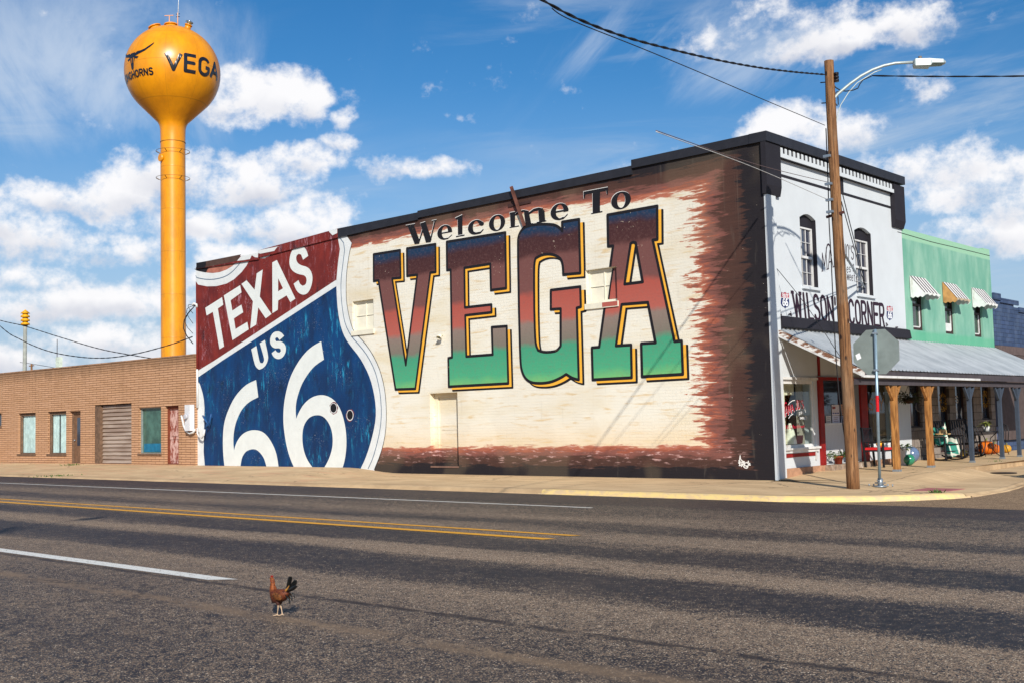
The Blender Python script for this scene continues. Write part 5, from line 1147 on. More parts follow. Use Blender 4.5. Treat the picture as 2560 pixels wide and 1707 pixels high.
for py in (460, 500, 390, 530):
    q = at_pole(UV(2090, py+2, at_pole(4), (1, 0))[2]); b = MB(); b.box(q.x-.17, q.x-.02, q.y-.16, q.y-.10, q.z-.02, q.z+.03); b.build('bracket', M_STEEL, POLE, True)
b = MB(); q = at_pole(5.55); b.bar((q.x-.22, q.y-.05, q.z-.05), (q.x+.16, q.y-.05, q.z), .04, .05); b.build('cross_bracket', plain('rusty_bracket', S(86, 50, 44), .8), POLE, True)

def cable(name, label, pts, r, twist=0.0, mat=M_CABLE, sub=8, group='overhead cables', cat='cable', per=.42):
    """smooth curve through the points, optionally two twisted strands"""
    P = [Vector(p) for p in pts]; out = []
    for i in range(len(P)-1):
        p0, p1, p2, p3 = P[max(i-1, 0)], P[i], P[i+1], P[min(i+2, len(P)-1)]
        L = (p2-p1).length; n = max(3, int(L/(per/6) if twist else sub))
        for k in range(n):
            t = k/n; out.append(.5*((2*p1)+(p2-p0)*t+(2*p0-5*p1+4*p2-p3)*t*t+(3*p1-p0-3*p2+p3)*t**3))
    out.append(P[-1]); b = MB()
    if twist:
        acc = 0; A = []; B = []
        for i, q in enumerate(out):
            if i: acc += (q-out[i-1]).length
            d = (out[min(i+1, len(out)-1)]-out[max(i-1, 0)]).normalized(); u = d.cross(Vector((0, 0, 1))).normalized(); v = u.cross(d); a = acc/per*2*math.pi
            A.append(q+(u*math.cos(a)+v*math.sin(a))*twist); B.append(q-(u*math.cos(a)+v*math.sin(a))*twist)
        b.tube(A, r, 5); o = b.build(name, mat); tag(o, label, cat, group)
        c = MB(); c.tube(B, r, 5); c.build('second_strand', mat, o)
    else:
        b.tube(out, r, 5); o = b.build(name, mat); tag(o, label, cat, group)
    return o
WD = (.19, -1.0); wt_ = at_pole(8.4)
PA = [UV(px, py, wt_, WD) for px, py in ((1240, -70), (1355, 0), (1450, 50), (1560, 92), (1670, 122), (1790, 150), (1900, 170), (1990, 181), (2062, 187))]
d_ = Vector(PA[0])-Vector(PA[1]); PA = [tuple(Vector(PA[0])+d_*3+Vector((0, 0, .6)))]+PA
cable('overhead_cable', 'thick twisted black cable sagging from the pole top toward the upper left', PA, .011, .010, per=.7)
PB_ = [UV(px, py, at_pole(7.4), WD) for px, py in ((1380, 22), (1430, 52), (1600, 120), (1750, 182), (1900, 246), (2062, 314))]
cable('overhead_wire', 'thin straight wire below the twisted cable, left of the timber pole', PB_, .007, sub=6)
PC = [UV(px, py, at_pole(6), WD) for px, py in ((1640, 327), (1740, 362), (1800, 383), (1920, 420), (2068, 456))]
cable('overhead_wire', 'thin brownish wire crossing the black parapet corner', PC, .006, sub=6, mat=plain('rusty_wire', S(100, 80, 76), .6))
PD = [UV(px, py, at_pole(6), WD) for px, py in ((1640, 330), (1740, 366), (1800, 387), (1920, 434), (2070, 500))]
cable('overhead_wire', 'pale wire crossing the parapet corner just under the brownish wire', PD, .006, sub=6, mat=plain('pale_wire', S(190, 188, 184), .6))
EE = [UV(px, py, at_pole(8.3), (1, .12)) for px, py in ((2180, 190), (2230, 191), (2330, 192), (2440, 192), (2560, 191), (2700, 186))]
cable('overhead_cable', 'twisted black cable running from the lamp arm to the right edge', EE, .010, .009, per=1.0)
q0 = FC(1937, 662, .03)
cable('awning_stay', 'thin dark stay wire from the white wall down to the awning edge', [(.0, q0[0], q0[1]), (.75, .42, 4.0), (1.62, .36, 2.68)], .008, group='stay wires on the white wall', cat='wire')
cable('awning_stay', 'short faint wire hanging straight down from the stay wire bolt', [(.0, q0[0], q0[1]), (.03, q0[0]+.1, 4.2), (.06, q0[0]+.22, 3.74)], .004, group='stay wires on the white wall', cat='wire')

# stop sign seen from behind
sb = G(2201, 1215, 0); SG = thing('stop_sign', 'back of an octagonal metal stop sign on a steel post', 'sign', (sb[0], sb[1], 0))
tilt = .075; zc_ = 2.74
nrm = Vector((.22, -.975, 0)).normalized(); tg = Vector((-nrm.y, nrm.x, 0))
def sp_(u, v, d): return tuple(Vector((u*tg.x+nrm.x*d+.045*v/2.7, u*tg.y+nrm.y*d, v)))
oc = [(.457*(1/math.cos(R(22.5)))*math.cos(R(22.5+45*k)), .457*(1/math.cos(R(22.5)))*math.sin(R(22.5+45*k))) for k in range(8)]
M_SIGNB = plain('bare_sign_aluminium', S(132, 142, 138), .5, .35, .10, 3)
b = MB(); b.prism(oc, lambda u, v: sp_(u, v+zc_, .005), lambda u, v: sp_(u, v+zc_, .009)); b.build('sign_plate', M_SIGNB, SG)
b = MB(); b.prism(oc, lambda u, v: sp_(u, v+zc_, .001), lambda u, v: sp_(u, v+zc_, .004)); FCE = b.build('sign_face', plain('red_sign_face', S(170, 24, 28), .4), SG)
b = MB(); b.sheet(region(word('STOP', lambda u, v: (.33-.66*u, -.13+.26*v), 1.3, .035)), lambda u, v: sp_(u, v+zc_, -.001)); b.build('lettering', M_WTRIM, FCE, fix=False)
b = MB(); b.cyl(sp_(0, .16, .045), sp_(0, zc_+.46, .045), .031, n=14); PST = b.build('post', plain('blue_grey_galvanised_post', S(140, 162, 176), .4, .5, .08, 6), SG)
b = MB(); b.tube([sp_(0, 1.52, .045), sp_(0, 1.85, .045)], .033, 14, caps=False); b.build('red_band', plain('red_reflective_band', S(200, 22, 30), .4), PST)
b = MB(); b.cyl((0, 0, 0), (0, 0, .17), .055, .05, 12); b.box(-.11, .11, -.02, .02, .06, .085); b.box(-.02, .02, -.11, .11, .115, .14); b.cyl((0, 0, -.01), (0, 0, .02), .13, .12, 16)
for k_ in range(6): b.cyl((-.25+.1*k_, .02, .0), (-.25+.1*k_, .02, .05), .014, n=6)
b.build('base_mount', M_STEEL, SG)
b = MB(); b.box(.0, .001, 0, 0, 0, 0) if False else None
for z in (zc_-.37, zc_+.38):
    b = MB(); b.add([sp_(-.05, z-.02, .012), sp_(.05, z-.02, .012), sp_(.05, z+.02, .012), sp_(-.05, z+.02, .012), sp_(-.05, z-.02, .08), sp_(.05, z-.02, .08), sp_(.05, z+.02, .08), sp_(-.05, z+.02, .08)], [(0, 1, 2, 3), (4, 5, 6, 7), (0, 1, 5, 4), (1, 2, 6, 5), (2, 3, 7, 6), (3, 0, 4, 7)]); b.build('clamp', M_STEEL, SG)
b = MB(); st = [(-.42, -.04), (-.335, .0), (-.30, -.11), (-.385, -.15)]; b.prism(st, lambda u, v: sp_(u, v+zc_, .0092), lambda u, v: sp_(u, v+zc_, .0105)); b.build('sticker', M_WPT, SG)

# fittings on the mural wall
b = MB(); q = [W(*z7([p])[0], -.1) for p in ((1103, 110), (1203, 492))]
b.bar((q[0][0], -.16, q[0][1]), (q[1][0], -.03, q[1][1]), .05, .09); b.build('roof_brace', plain('rusty_brace', S(104, 66, 56), .8, 0, .3, 5, .2, 0, 60, S(60, 44, 40)), BLD, True)
b = MB(); b.box(-9.05, -8.2, -.035, -.003, 7.28, 7.40) if False else b.box(q[1][0]-.6, q[1][0]+.25, -.03, -.003, q[1][1]+.62, q[1][1]+.70); b.build('brace_plate', plain('dark_brace_plate', S(66, 44, 42), .8), BLD, True)
fx = W(1101, 841, -.1); b = MB(); b.lathe([(.02, -.05), (.06, -.04), (.085, .07), (.07, .075)], (fx[0], -.13, fx[1]), 14, (.2, -.7, -.6)); b.cyl((fx[0], -.002, fx[1]+.05), (fx[0], -.12, fx[1]+.02), .022, n=8); b.build('spot_light', M_CRP, BLD, True)
b = MB(); b.cyl((-23.97, -.06, 3.75), (-23.97, -.06, 6.05), .035, n=10); b.build('service_conduit', plain('red_painted_conduit', S(140, 50, 46), .6), BLD, True)
b = MB(); b.cyl((-23.97, -.06, 2.3), (-23.97, -.06, 3.74), .035, n=10); b.tube([(-23.97, -.06, 6.05), (-23.97, -.08, 6.16), (-24.03, -.14, 6.2), (-24.1, -.18, 6.14)], .045, 8); b.build('service_conduit', M_WTRIM, BLD, True)
rnd = random.Random(4)
for k_ in range(4):
    zz_ = [6.1]+[6.1-.5*(k_+1)*math.sin(t*math.pi)*.8-(.12*k_)*t for t in (.2, .4, .6, .8)]+[5.9-.25*k_]
    px_ = [(488-4*k_*math.sin(t*math.pi)-18*math.sin(t*math.pi*.9), 764+(20+25*k_)*t-(10 if k_ < 2 else 0)*math.sin(t*math.pi)) for t in (0, .2, .4, .6, .8, 1)]
    P_ = [UV(a, c, (-24.15, -.16, 6), (1, 0)) for a, c in px_]; b = MB(); b.tube(P_, .011 if k_ < 3 else .02, 5); b.build('service_drop_loop', M_CABLE, BLD, True)
# brick building on the left
BK = thing('brick_building', 'long low tan brick building left of the mural wall', 'building', (-24.2, -.1, 0))
M_BK = Mat('tan_roman_brick', .88, .2); br = M_BK.node('ShaderNodeTexBrick'); xr = M_BK.xyz(M_BK.p); wv_ = M_BK.m('MULTIPLY', M_BK.m('SUBTRACT', M_BK.noise(M_BK.p, 1.3, 3, .6), .5), .03)
M_BK.l.new(M_BK.comb(M_BK.m('ADD', xr[0], xr[1]), M_BK.m('ADD', xr[2], wv_), 0), br.inputs['Vector']); br.inputs['Scale'].default_value = 1; br.inputs['Brick Width'].default_value = .62; br.inputs['Row Height'].default_value = .093
br.inputs['Mortar Size'].default_value = .012; br.inputs['Mortar Smooth'].default_value = .3; br.inputs['Color1'].default_value = S(196, 152, 118); br.inputs['Color2'].default_value = S(184, 140, 104); br.inputs['Mortar'].default_value = S(112, 76, 54)
# only the bed joints are raked: flatten the upright ones
fz = M_BK.m('FRACT', M_BK.m('DIVIDE', M_BK.m('ADD', xr[2], wv_), .093)); bed = M_BK.rng(M_BK.m('ABSOLUTE', M_BK.m('SUBTRACT', fz, .5)), .36, .46)
bn = M_BK.noise(M_BK.mul(M_BK.p, (1.2, 1, 6)), 2.5, 6, .7); k = M_BK.mix(M_BK.rng(bn, .3, .7), S(178, 140, 110), S(206, 168, 134))
k = M_BK.mix(M_BK.m('MULTIPLY', M_BK.m('SUBTRACT', 1.0, br.outputs['Fac']), .25), br.outputs['Color'], k)
k = M_BK.mix(.86, br.outputs['Color'], k); k = M_BK.mix(M_BK.m('MULTIPLY', bed, M_BK.rng(M_BK.noise(M_BK.mul(M_BK.p, (1.5, 1, 3)), 2.0, 5, .7), .3, .6, .25, .8)), k, S(116, 82, 62))
top_ = M_BK.m('MULTIPLY', M_BK.rng(M_BK.m('ADD', xr[2], M_BK.m('MULTIPLY', M_BK.noise(M_BK.mul(M_BK.p, (1, 1, .3)), 2.2, 6, .7), .8)), 4.1, 4.75), .65); k = M_BK.mix(top_, k, S(110, 84, 62))
st_ = M_BK.m('MULTIPLY', M_BK.rng(M_BK.noise(M_BK.mul(M_BK.p, (1, 1, .35)), .9, 7, .7), .52, .7), .35); k = M_BK.mix(st_, k, S(140, 104, 76))
M_BK.col(k).nor(M_BK.bump(M_BK.m('SUBTRACT', 1.0, bed), .8, .02)); M_BK = M_BK.mat
YB = -.1
holes = {'w0': rect(-41.6, -40.6, 1.86, 2.48), 'w1': rect(-38.82, -37.08, .56, 2.42), 'w2': rect(-35.90, -34.18, .56, 2.42), 'd1': rect(-33.88, -32.9, .17, 2.40), 'g': rect(-31.70, -28.68, .17, 2.61), 'w3': rect(-28.12, -26.45, .60, 2.40), 'd2': rect(-26.18, -25.2, .19, 2.42)}
b = MB(); wall_panel(b, [(-24.05, -.1), (-24.05, 4.27), (-41, 4.33), (-62, 4.38), (-62, -.1)], list(holes.values()), lambda u, v, d: (u, YB+d, v), .3); b.build('front_wall', M_BK, BK, True)
b = MB(); b.prism([(-24.04, 4.27), (-24.04, 4.32), (-41, 4.38), (-62, 4.43), (-62, 4.38), (-41, 4.33)], lambda x, z: (x, YB-.02, z+.001), lambda x, z: (x, YB+.31, z+.001)); b.build('coping', plain('weathered_coping', S(158, 122, 94), .9, 0, .2, 3), BK, True)
b = MB(); b.box(-62, -24.13, .6, 12, 3.5, 3.6); b.box(-62, -24.13, 11.7, 12, 0, 3.49); b.build('roof', plain('roofing', S(110, 105, 100)), BK, True)
M_BWF = plain('weathered_brown_frame', S(112, 88, 70), .8, 0, .2, 8); M_CURB = plain('pale_blue_white_curtain', S(196, 214, 210), .8, 0, .12, 5)
def bk_window(key, glass, curtain_, fw=.12, frame=M_BWF):
    H = holes[key]; x0, x1, z0, z1 = H[0][0], H[1][0], H[0][1], H[2][1]
    b = MB(); wall_panel(b, rect(x0, x1, z0, z1), [rect(x0+fw, x1-fw*.6, z0+fw*.5, z1-fw)], lambda u, v, d: (u, YB+.10+d, v), .08); w_ = b.build('window', frame, BK, True)
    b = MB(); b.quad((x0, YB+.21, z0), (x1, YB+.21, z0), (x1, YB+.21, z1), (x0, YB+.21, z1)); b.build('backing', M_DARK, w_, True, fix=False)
    b = MB(); b.quad((x0, YB+.16, z0), (x1, YB+.16, z0), (x1, YB+.16, z1), (x0, YB+.16, z1)); b.build('pane', glass, w_, True, fix=False)
    if curtain_:
        b = MB()
        for a0, a1 in curtain_:
            n = 16; vs = []
            for k_ in range(n+1): x = a0+(a1-a0)*k_/n; vs += [(x, YB+.19+.012*math.sin(k_*2.1), z0+.06), (x, YB+.19+.012*math.sin(k_*2.1), z1-.1)]
            b.add(vs, [(2*i, 2*i+2, 2*i+3, 2*i+1) for i in range(n)], True)
        b.build('curtain', M_CURB, w_, True, fix=False)
    b = MB(); b.box(x0-.05, x1+.05, YB-.04, YB+.10, z0-.07, z0-.002); b.build('sill', M_BWF, w_, True)
    return w_
M_BG = glass_mat('old_window_glass', (.95, 1, 1, 1), .02)
bk_window('w1', M_BG, [(-38.68, -37.2)]); bk_window('w2', M_BG, [(-35.75, -35.2), (-35.05, -34.3)]); bk_window('w0', M_DGLASS, None, .08)
W3 = bk_window('w3', plain('dusty_green_window', S(70, 104, 92), .25, 0, .25, 2.5, .5), None, .06, plain('pale_metal_frame', S(130, 140, 138), .6))
b = MB(); b.box(-27.95, -26.52, YB+.14, YB+.155, .66, .98); b.build('blue_board', plain('blue_board', S(30, 110, 144), .6, 0, .15, 4), W3, True)
# doors
def bk_door(key, mat, name='door'):
    H = holes[key]; x0, x1, z0, z1 = H[0][0], H[1][0], H[0][1], H[2][1]
    b = MB(); wall_panel(b, rect(x0, x1, z0, z1), [rect(x0+.09, x1-.03, z0+.03, z1-.12)], lambda u, v, d: (u, YB+.12+d, v), .1); F0 = b.build('door_frame', M_BWF if key == 'd1' else plain('rusty_door_frame', S(120, 60, 40), .8), BK, True)
    b = MB(); b.box(x0+.09, x1-.03, YB+.18, YB+.22, z0+.03, z1-.12); return b.build(name, mat, BK, True), x0, x1, z0, z1
D1, x0, x1, z0, z1 = bk_door('d1', plain('brown_door', S(118, 88, 66), .7, 0, .15, 5)); b = MB(); b.box(x0+.36, x1-.10, YB+.17, YB+.179, z0+.75, z1-.28); b.build('door_glass', M_DGLASS, D1, True)
b = MB(); b.cyl((x0+.2, YB+.18, 1.15), (x0+.2, YB+.10, 1.15), .03, n=10); b.build('handle', M_STEEL, D1, True)
M_RD = Mat('peeling_rust_red_door', .8); M_RD.col(M_RD.mix(M_RD.rng(M_RD.noise(M_RD.mul(M_RD.p, (2.4, 1, 1.2)), 2.4, 8, .75), .40, .58), S(130, 58, 42), S(206, 170, 160))); M_RD = M_RD.mat
D2_, x0, x1, z0, z1 = bk_door('d2', M_RD); b = MB()
for a0, a1 in ((z0+.12, z0+.92), (z0+1.06, z0+1.95)): b.box(x0+.17, x1-.12, YB+.165, YB+.179, a0, a1)
b.build('door_panel', M_RD, D2_, True); b = MB(); b.box(x0+.12, x1-.07, YB+.15, YB+.164, z0+.94, z0+1.04); b.build('lock_rail', M_RD, D2_, True)
x0, x1, z0, z1 = -31.70, -28.68, .17, 2.61
b = MB(); b.box(x0, x0+.42, YB+.02, YB+.28, z0, z1-.05); JB = b.build('garage_jamb', M_BWF, BK, True)
M_SH = Mat('slatted_metal_shutter', .6, .4, .2); M_SH.col(M_SH.mix(M_SH.rng(M_SH.noise(M_SH.mul(M_SH.p, (.3, 1, 3)), 1.6, 5, .6), .35, .7), S(150, 128, 112), S(184, 166, 150))); M_SH = M_SH.mat
b = MB(); nz = 15; dz = (z1-.02-z0)/nz
for k_ in range(nz): b.prism([(YB+.20, 0), (YB+.13, dz*.18), (YB+.165, dz*.82), (YB+.20, dz*.99)], lambda y, v: (x0+.43, y, z0+k_*dz+v), lambda y, v: (x1-.02, y, z0+k_*dz+v))
SHU = b.build('roller_shutter', M_SH, BK, True); SHU['kind'] = 'stuff' if False else ''
del SHU['kind']
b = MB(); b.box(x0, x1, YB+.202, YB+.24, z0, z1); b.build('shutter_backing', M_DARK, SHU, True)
# meter box and conduits
b = MB(); b.box(-24.42, -24.08, YB-.22, YB-.02, 1.45, 2.42); MT = tag(b.build('meter_box', plain('white_meter_box', S(214, 214, 216), .5, 0, .05, 5)), 'white electric meter box where brick building meets mural wall', 'meter box')
b = MB(); b.cyl((-24.25, YB-.22, 1.98), (-24.25, YB-.33, 1.98), .09, n=16); b.build('meter_dial', plain('meter_glass', S(190, 190, 196), .3), MT)
cp = lambda pts: [UV(*zoomed(0, 600, 2.6133, [p])[0], (-24.3, YB-.10, 1), (1, 0)) for p in pts]
b = MB(); b.tube(cp([(1185, 1145), (1192, 1170), (1200, 1210), (1215, 1245), (1240, 1262), (1262, 1255), (1272, 1235)]), .04, 8); b.build('conduit', M_WTRIM, MT)
b = MB(); b.tube(cp([(1290, 1225), (1290, 1260), (1300, 1282), (1318, 1290), (1332, 1270), (1336, 1235)]), .035, 8); b.build('conduit', M_WTRIM, MT)
b = MB(); b.tube(cp([(1325, 1145), (1340, 1170), (1355, 1195), (1345, 1225), (1365, 1200), (1375, 1165), (1380, 1132)]), .03, 8); b.build('conduit', plain('blue_conduit_paint', S(34, 80, 132), .6), MT)
# cables on the left
lc = [UV(px, py, (-30, 1.2, 4), (1, 0)) for px, py in ((-120, 700), (0, 815), (50, 848), (120, 877), (200, 892), (270, 894), (340, 884), (400, 869), (440, 857), (481, 842))]
cable('overhead_cable', 'twisted black cable sagging low across the yellow tower column to the mural corner', lc, .016, .010, per=1.1)
lc = [UV(px, py, (-30, 4, 4), (1, 0)) for px, py in ((-100, 770), (0, 801), (60, 815), (150, 843), (250, 872), (340, 889), (396, 898))]
cable('overhead_cable', 'twisted black cable descending to the brick parapet beyond the siren pole', lc, .016, .010, per=1.1)

# ---------------------------------------------------------------- water tower
TX, TY = -91.8, 40.0
TW = thing('water_tower', 'yellow ball shaped water tower on a tall column behind the brick building', 'water tower', (TX, TY, 0))
M_TY = Mat('golden_yellow_tank_paint', .34, .5); n1 = M_TY.noise(M_TY.mul(M_TY.p, (1, 1, .5)), .5, 7, .7); n2 = M_TY.noise(M_TY.mul(M_TY.p, (4, 4, .6)), .8, 6, .7)
k = M_TY.mix(M_TY.rng(n1, .35, .7), S(230, 150, 8), S(206, 130, 10)); xt = M_TY.xyz(M_TY.p)
k = M_TY.mix(M_TY.m('MULTIPLY', M_TY.m('MULTIPLY', M_TY.rng(n2, .48, .66), M_TY.rng(xt[2], 34, 22)), .40), k, S(160, 116, 30))
seam = None
for z0 in (39.3, 35.75, 42.6, 29.0, 24.5, 20.0, 15.5, 11.0):
    q_ = M_TY.rng(M_TY.m('ABSOLUTE', M_TY.m('SUBTRACT', xt[2], z0)), .06, .02); seam = q_ if seam is None else M_TY.m('MAXIMUM', seam, q_)
ang = M_TY.m('FRACT', M_TY.m('MULTIPLY', M_TY.m('ARCTAN2', xt[1], xt[0]), 1.43)); vs_ = M_TY.m('MULTIPLY', M_TY.rng(M_TY.m('ABSOLUTE', M_TY.m('SUBTRACT', ang, .5)), .488, .496), M_TY.rng(xt[2], 33.6, 34.0))
k = M_TY.mix(M_TY.m('MULTIPLY', M_TY.m('MAXIMUM', seam, vs_), .35), k, S(150, 98, 16))
run = M_TY.rng(M_TY.noise(M_TY.mul(M_TY.p, (1.6, 1.6, .10)), 1.4, 7, .7), .50, .72); k = M_TY.mix(M_TY.m('MULTIPLY', run, .30), k, S(186, 124, 26))
M_TY.col(k).nor(M_TY.bump(M_TY.m('ADD', M_TY.noise(M_TY.p, .55, 2, .5), M_TY.m('MULTIPLY', seam, .25)), .10, .12)); M_TY = M_TY.mat
SC = 39.25; RB = 4.92
prof = [(0.001, SC+RB*.985), (1.2, SC+RB*.965)]+[(RB*math.sin(R(a)), SC+RB*math.cos(R(a))) for a in range(18, 133, 6)]
cone0 = prof[-1]
for t in (.25, .5, .75): prof.append((cone0[0]+(1.55-cone0[0])*t, cone0[1]+(33.85-cone0[1])*t))
prof += [(1.55, 33.85), (1.38, 33.5), (1.30, 33.1), (1.275, 32.4), (1.27, 31.6)]
b = MB(); b.lathe([(max(r_, .001), z) for r_, z in prof], (0, 0, 0), 72); b.build('tank', M_TY, TW)
b = MB(); b.lathe([(1.27, 31.6), (1.27, 3), (1.5, 1.5), (2.6, 0)], (0, 0, 0), 48); COLM = b.build('column', M_TY, TW)
for z in (31.7, 30.75, 27.9):
    b = MB(); rr_ = 1.30 if z == 31.7 else 1.72; b.tube([(rr_*math.cos(R(a)), rr_*math.sin(R(a)), z) for a in range(0, 360, 10)], .022, 6, closed=True)
    if z != 31.7:
        for a in range(0, 360, 60): b.bar((1.27*math.cos(R(a)), 1.27*math.sin(R(a)), z-.25), (1.72*math.cos(R(a)), 1.72*math.sin(R(a)), z), .05, .05)
    b.build('ring', plain('thin_tower_ring', S(110, 84, 40), .6), COLM)
ca = math.atan2(CAM[1]-TY, CAM[0]-TX); a_ = ca-R(62); b = MB(); dv = Vector((math.cos(a_), math.sin(a_), 0)); b.cyl(tuple(dv*1.2+Vector((0, 0, 29.9))), tuple(dv*1.5+Vector((0, 0, 29.9))), .40, n=24); b.build('hatch', M_TY, COLM)
def top_fit(u, v, h, r_, name, mat, lid=None):
    rt_ = Vector(_rt); fw_ = Vector((_fw[0], _fw[1], 0)).normalized(); d = rt_*u+fw_*v; rr = d.length; z = math.sqrt(max(RB*RB-rr*rr, 1)); n0 = Vector((d.x, d.y, z)).normalized(); p = Vector((0, 0, SC))+n0*(RB-.15)
    b = MB(); b.cyl(tuple(p), tuple(p+n0*(h+.15)), r_, n=18); b.cyl(tuple(p+n0*(h+.15)), tuple(p+n0*(h+.27)), r_*1.18, n=18); o = b.build(name, mat, TW)
    if lid: b = MB(); b.lathe([(.0, h+.75), (r_*1.1, h+.62), (r_*1.25, h+.5), (r_*.8, h+.42), (r_*.8, h+.2)], tuple(p), 18, n0); b.build('vent_cap', lid, o)
top_fit(-1.7, -.3, .30, .58, 'roof_hatch', M_TY); top_fit(-.25, .3, .35, .62, 'roof_hatch', M_TY); top_fit(1.55, 0, .42, .34, 'vent', M_TY, plain('chrome_vent', S(170, 180, 180), .15, .9))
M_SAL = plain('salmon_primer', S(214, 160, 130), .6)
b = MB(); b.cyl((-.3, -.2, SC+RB-.1), (-.3, -.2, SC+RB+1.35), .06, n=8); b.bar((-.3-.45, -.2-.3, SC+RB+1.35), (-.3+.45*.7, -.2+.3, SC+RB+1.35), .08, .08); b.build('light_mast', M_SAL, TW)
b = MB(); q = Vector(_rt)*.55; b.cyl((q.x, q.y, SC+RB-.2), (q.x, q.y, SC+RB+1.6), .06, n=8); M1 = b.build('antenna_mast', M_SAL, TW)
b = MB(); b.cyl((q.x+.05, q.y, SC+RB+1.2), (q.x+.2, q.y+.1, SC+RB+5.5), .045, .02, 8); b.build('whip_antenna', plain('white_fibreglass', S(226, 236, 244), .4), M1)
b = MB(); b.bar((q.x-.15, q.y-.1, SC+RB+1.45), (q.x+.2, q.y+.12, SC+RB+1.45), .06, .06); b.bar((q.x-.15, q.y-.1, SC+RB+1.15), (q.x+.2, q.y+.12, SC+RB+1.15), .06, .06); b.build('antenna_clamp', M_CABLE, M1)
M_TL = plain('gloss_black_lettering', S(26, 28, 36), .25, 0, .1, 4, .6)
def wrap(ops, az0, rad=RB+.03, name='tank_lettering', mat=M_TL, step=3.0):
    """painted shape wrapped on the ball: x = degrees of azimuth, y = metres of height about the equator"""
    xs_ = [p[0] for _, q in ops for p in q]; ys_ = [p[1] for _, q in ops for p in q]
    ex = [(x+.013*i, y+.017*j) for i, x in enumerate(np.arange(min(xs_), max(xs_), step)) for j, y in enumerate(np.arange(min(ys_), max(ys_), .22))]
    vs, ts = region(ops, ex); b = MB(); out = []
    for a, z in vs:
        rr = math.sqrt(max(rad*rad-z*z, .01)); out.append((rr*math.cos(R(a)), rr*math.sin(R(a)), SC+z))
    b.add(out, ts, True); return b.build(name, mat, TW, fix=False)
k_ = RB*math.pi/180
for ch, a0, a1 in (('V', -39.0, -21.5), ('E', -17.0, -3.2), ('G', 1.2, 16.5), ('A', 20.2, 36.5)):
    lm = lambda u, v: ((a0+(a1-a0)*u)*k_, -1.12+1.66*v)
    ops = [(sg, [(p[0]/k_, p[1]) for p in q]) for sg, q in word(ch, lm, 1.0, .36, widths={ch: 1.0}, joints=True)]
    wrap(ops, 0)
tx = 'LONGHORNS'; A0, A1 = -117.0, -54.0; stp = (A1-A0)/len(tx)
for i, ch in enumerate(tx):
    a0 = A0+i*stp+.6; a1 = a0+stp*.74; lm = lambda u, v: ((a0+(a1-a0)*u)*k_, -1.60+.62*v)
    wrap([(sg, [(p[0]/k_, p[1]) for p in q]) for sg, q in word(ch, lm, 1.0, .16, widths={ch: 1.0}, joints=True)], 0)
# longhorn steer head emblem
c0 = -85.0; mir = lambda P_, s_: [(c0+s_*x, y) for x, y in P_]
horn = [(2, .75), (8, 1.0), (14, 1.02), (20, 1.18), (25, 1.45), (31, 1.78), (30, 1.55), (26, 1.25), (20, .90), (14, .74), (8, .60), (2, .48)]
head = [(-5, .62), (5, .62), (4.5, .2), (3, -.2), (2.4, -.62), (1.2, -.82), (-1.2, -.82), (-2.4, -.62), (-3, -.2), (-4.5, .2)]; ear = [(5, .52), (11, .40), (9, .20), (4.6, .30)]
face = [(-1.3, .35), (1.3, .35), (.9, -.5), (-.9, -.5)]
wrap([('+', mir(horn, 1)), ('+', mir(horn, -1)), ('+', mir([(-4, .95), (4, .95), (5, .6), (-5, .6)], 1)), ('+', mir(head, 1)), ('+', mir(ear, 1)), ('+', mir(ear, -1)), ('-', mir([(1.6, .45), (3.2, .42), (2.2, -.2), (1.4, -.1)], 1)), ('-', mir([(1.6, .45), (3.2, .42), (2.2, -.2), (1.4, -.1)], -1))], 0, name='steer_emblem')

# siren pole, antenna, distant pole
def far(px, py, y): q = U(px, py, 1, y); return tuple(float(c) for c in q)
p0 = far(61, 925, 14); p1 = far(63, 815, 14)
SP = thing('siren_pole', 'grey pole topped by a yellow louvred siren behind the brick building', 'siren', (p0[0], 14, 0))
b = MB(); b.cyl((p0[0], 14, 0), (p1[0], 14, p1[2]), .17, .13, 12); b.build('pole_shaft', plain('grey_wood_pole', S(150, 152, 144), .8, 0, .15, 2), SP, True)
b = MB(); z = p1[2]; prof = []
for i in range(3): prof += [(.16, z+.05+i*.28), (.32, z+.08+i*.28), (.30, z+.20+i*.28), (.20, z+.24+i*.28)]
prof += [(.18, z+.9), (.34, z+.92), (.02, z+1.2)]; b.lathe(prof, (p1[0], 14, 0), 16); b.build('siren_head', plain('siren_yellow', S(222, 160, 24), .5), SP, True)
b = MB(); b.lathe([(.19, z), (.19, z+.9)], (p1[0], 14, 0), 12); b.build('siren_core', plain('siren_dark', S(70, 30, 24), .7), SP, True)
p0 = far(142.5, 925, 8); p1 = far(143, 848, 8); AN = thing('antenna_mast', 'thin antenna mast with a pale box above the brick parapet', 'antenna', (p0[0], 8, 3.6))
b = MB(); b.cyl((p0[0], 8, 3.6), (p1[0], 8, p1[2]), .035, .02, 8); b.build('mast', M_WIRE, AN, True)
p2 = far(147, 907, 8); b = MB(); b.box(p2[0]-.2, p2[0]+.25, 7.9, 8.1, p2[2]-.35, p2[2]+.35); b.build('control_box', plain('pale_box', S(206, 216, 200), .6), AN, True)
p1 = far(79, 909, 60); UP_ = thing('distant_pole', 'tiny distant timber pole with crossarm beside the siren pole', 'utility pole', (p1[0], 60, 0))
b = MB(); b.cyl((p1[0], 60, 0), (p1[0], 60, p1[2]), .2, .16, 8); b.build('pole_shaft', M_POLE, UP_, True); b = MB(); b.bar((p1[0]-.8, 60, p1[2]-.3), (p1[0]+.8, 60, p1[2]-.3), .15, .15); b.build('crossarm', M_POLE, UP_, True)
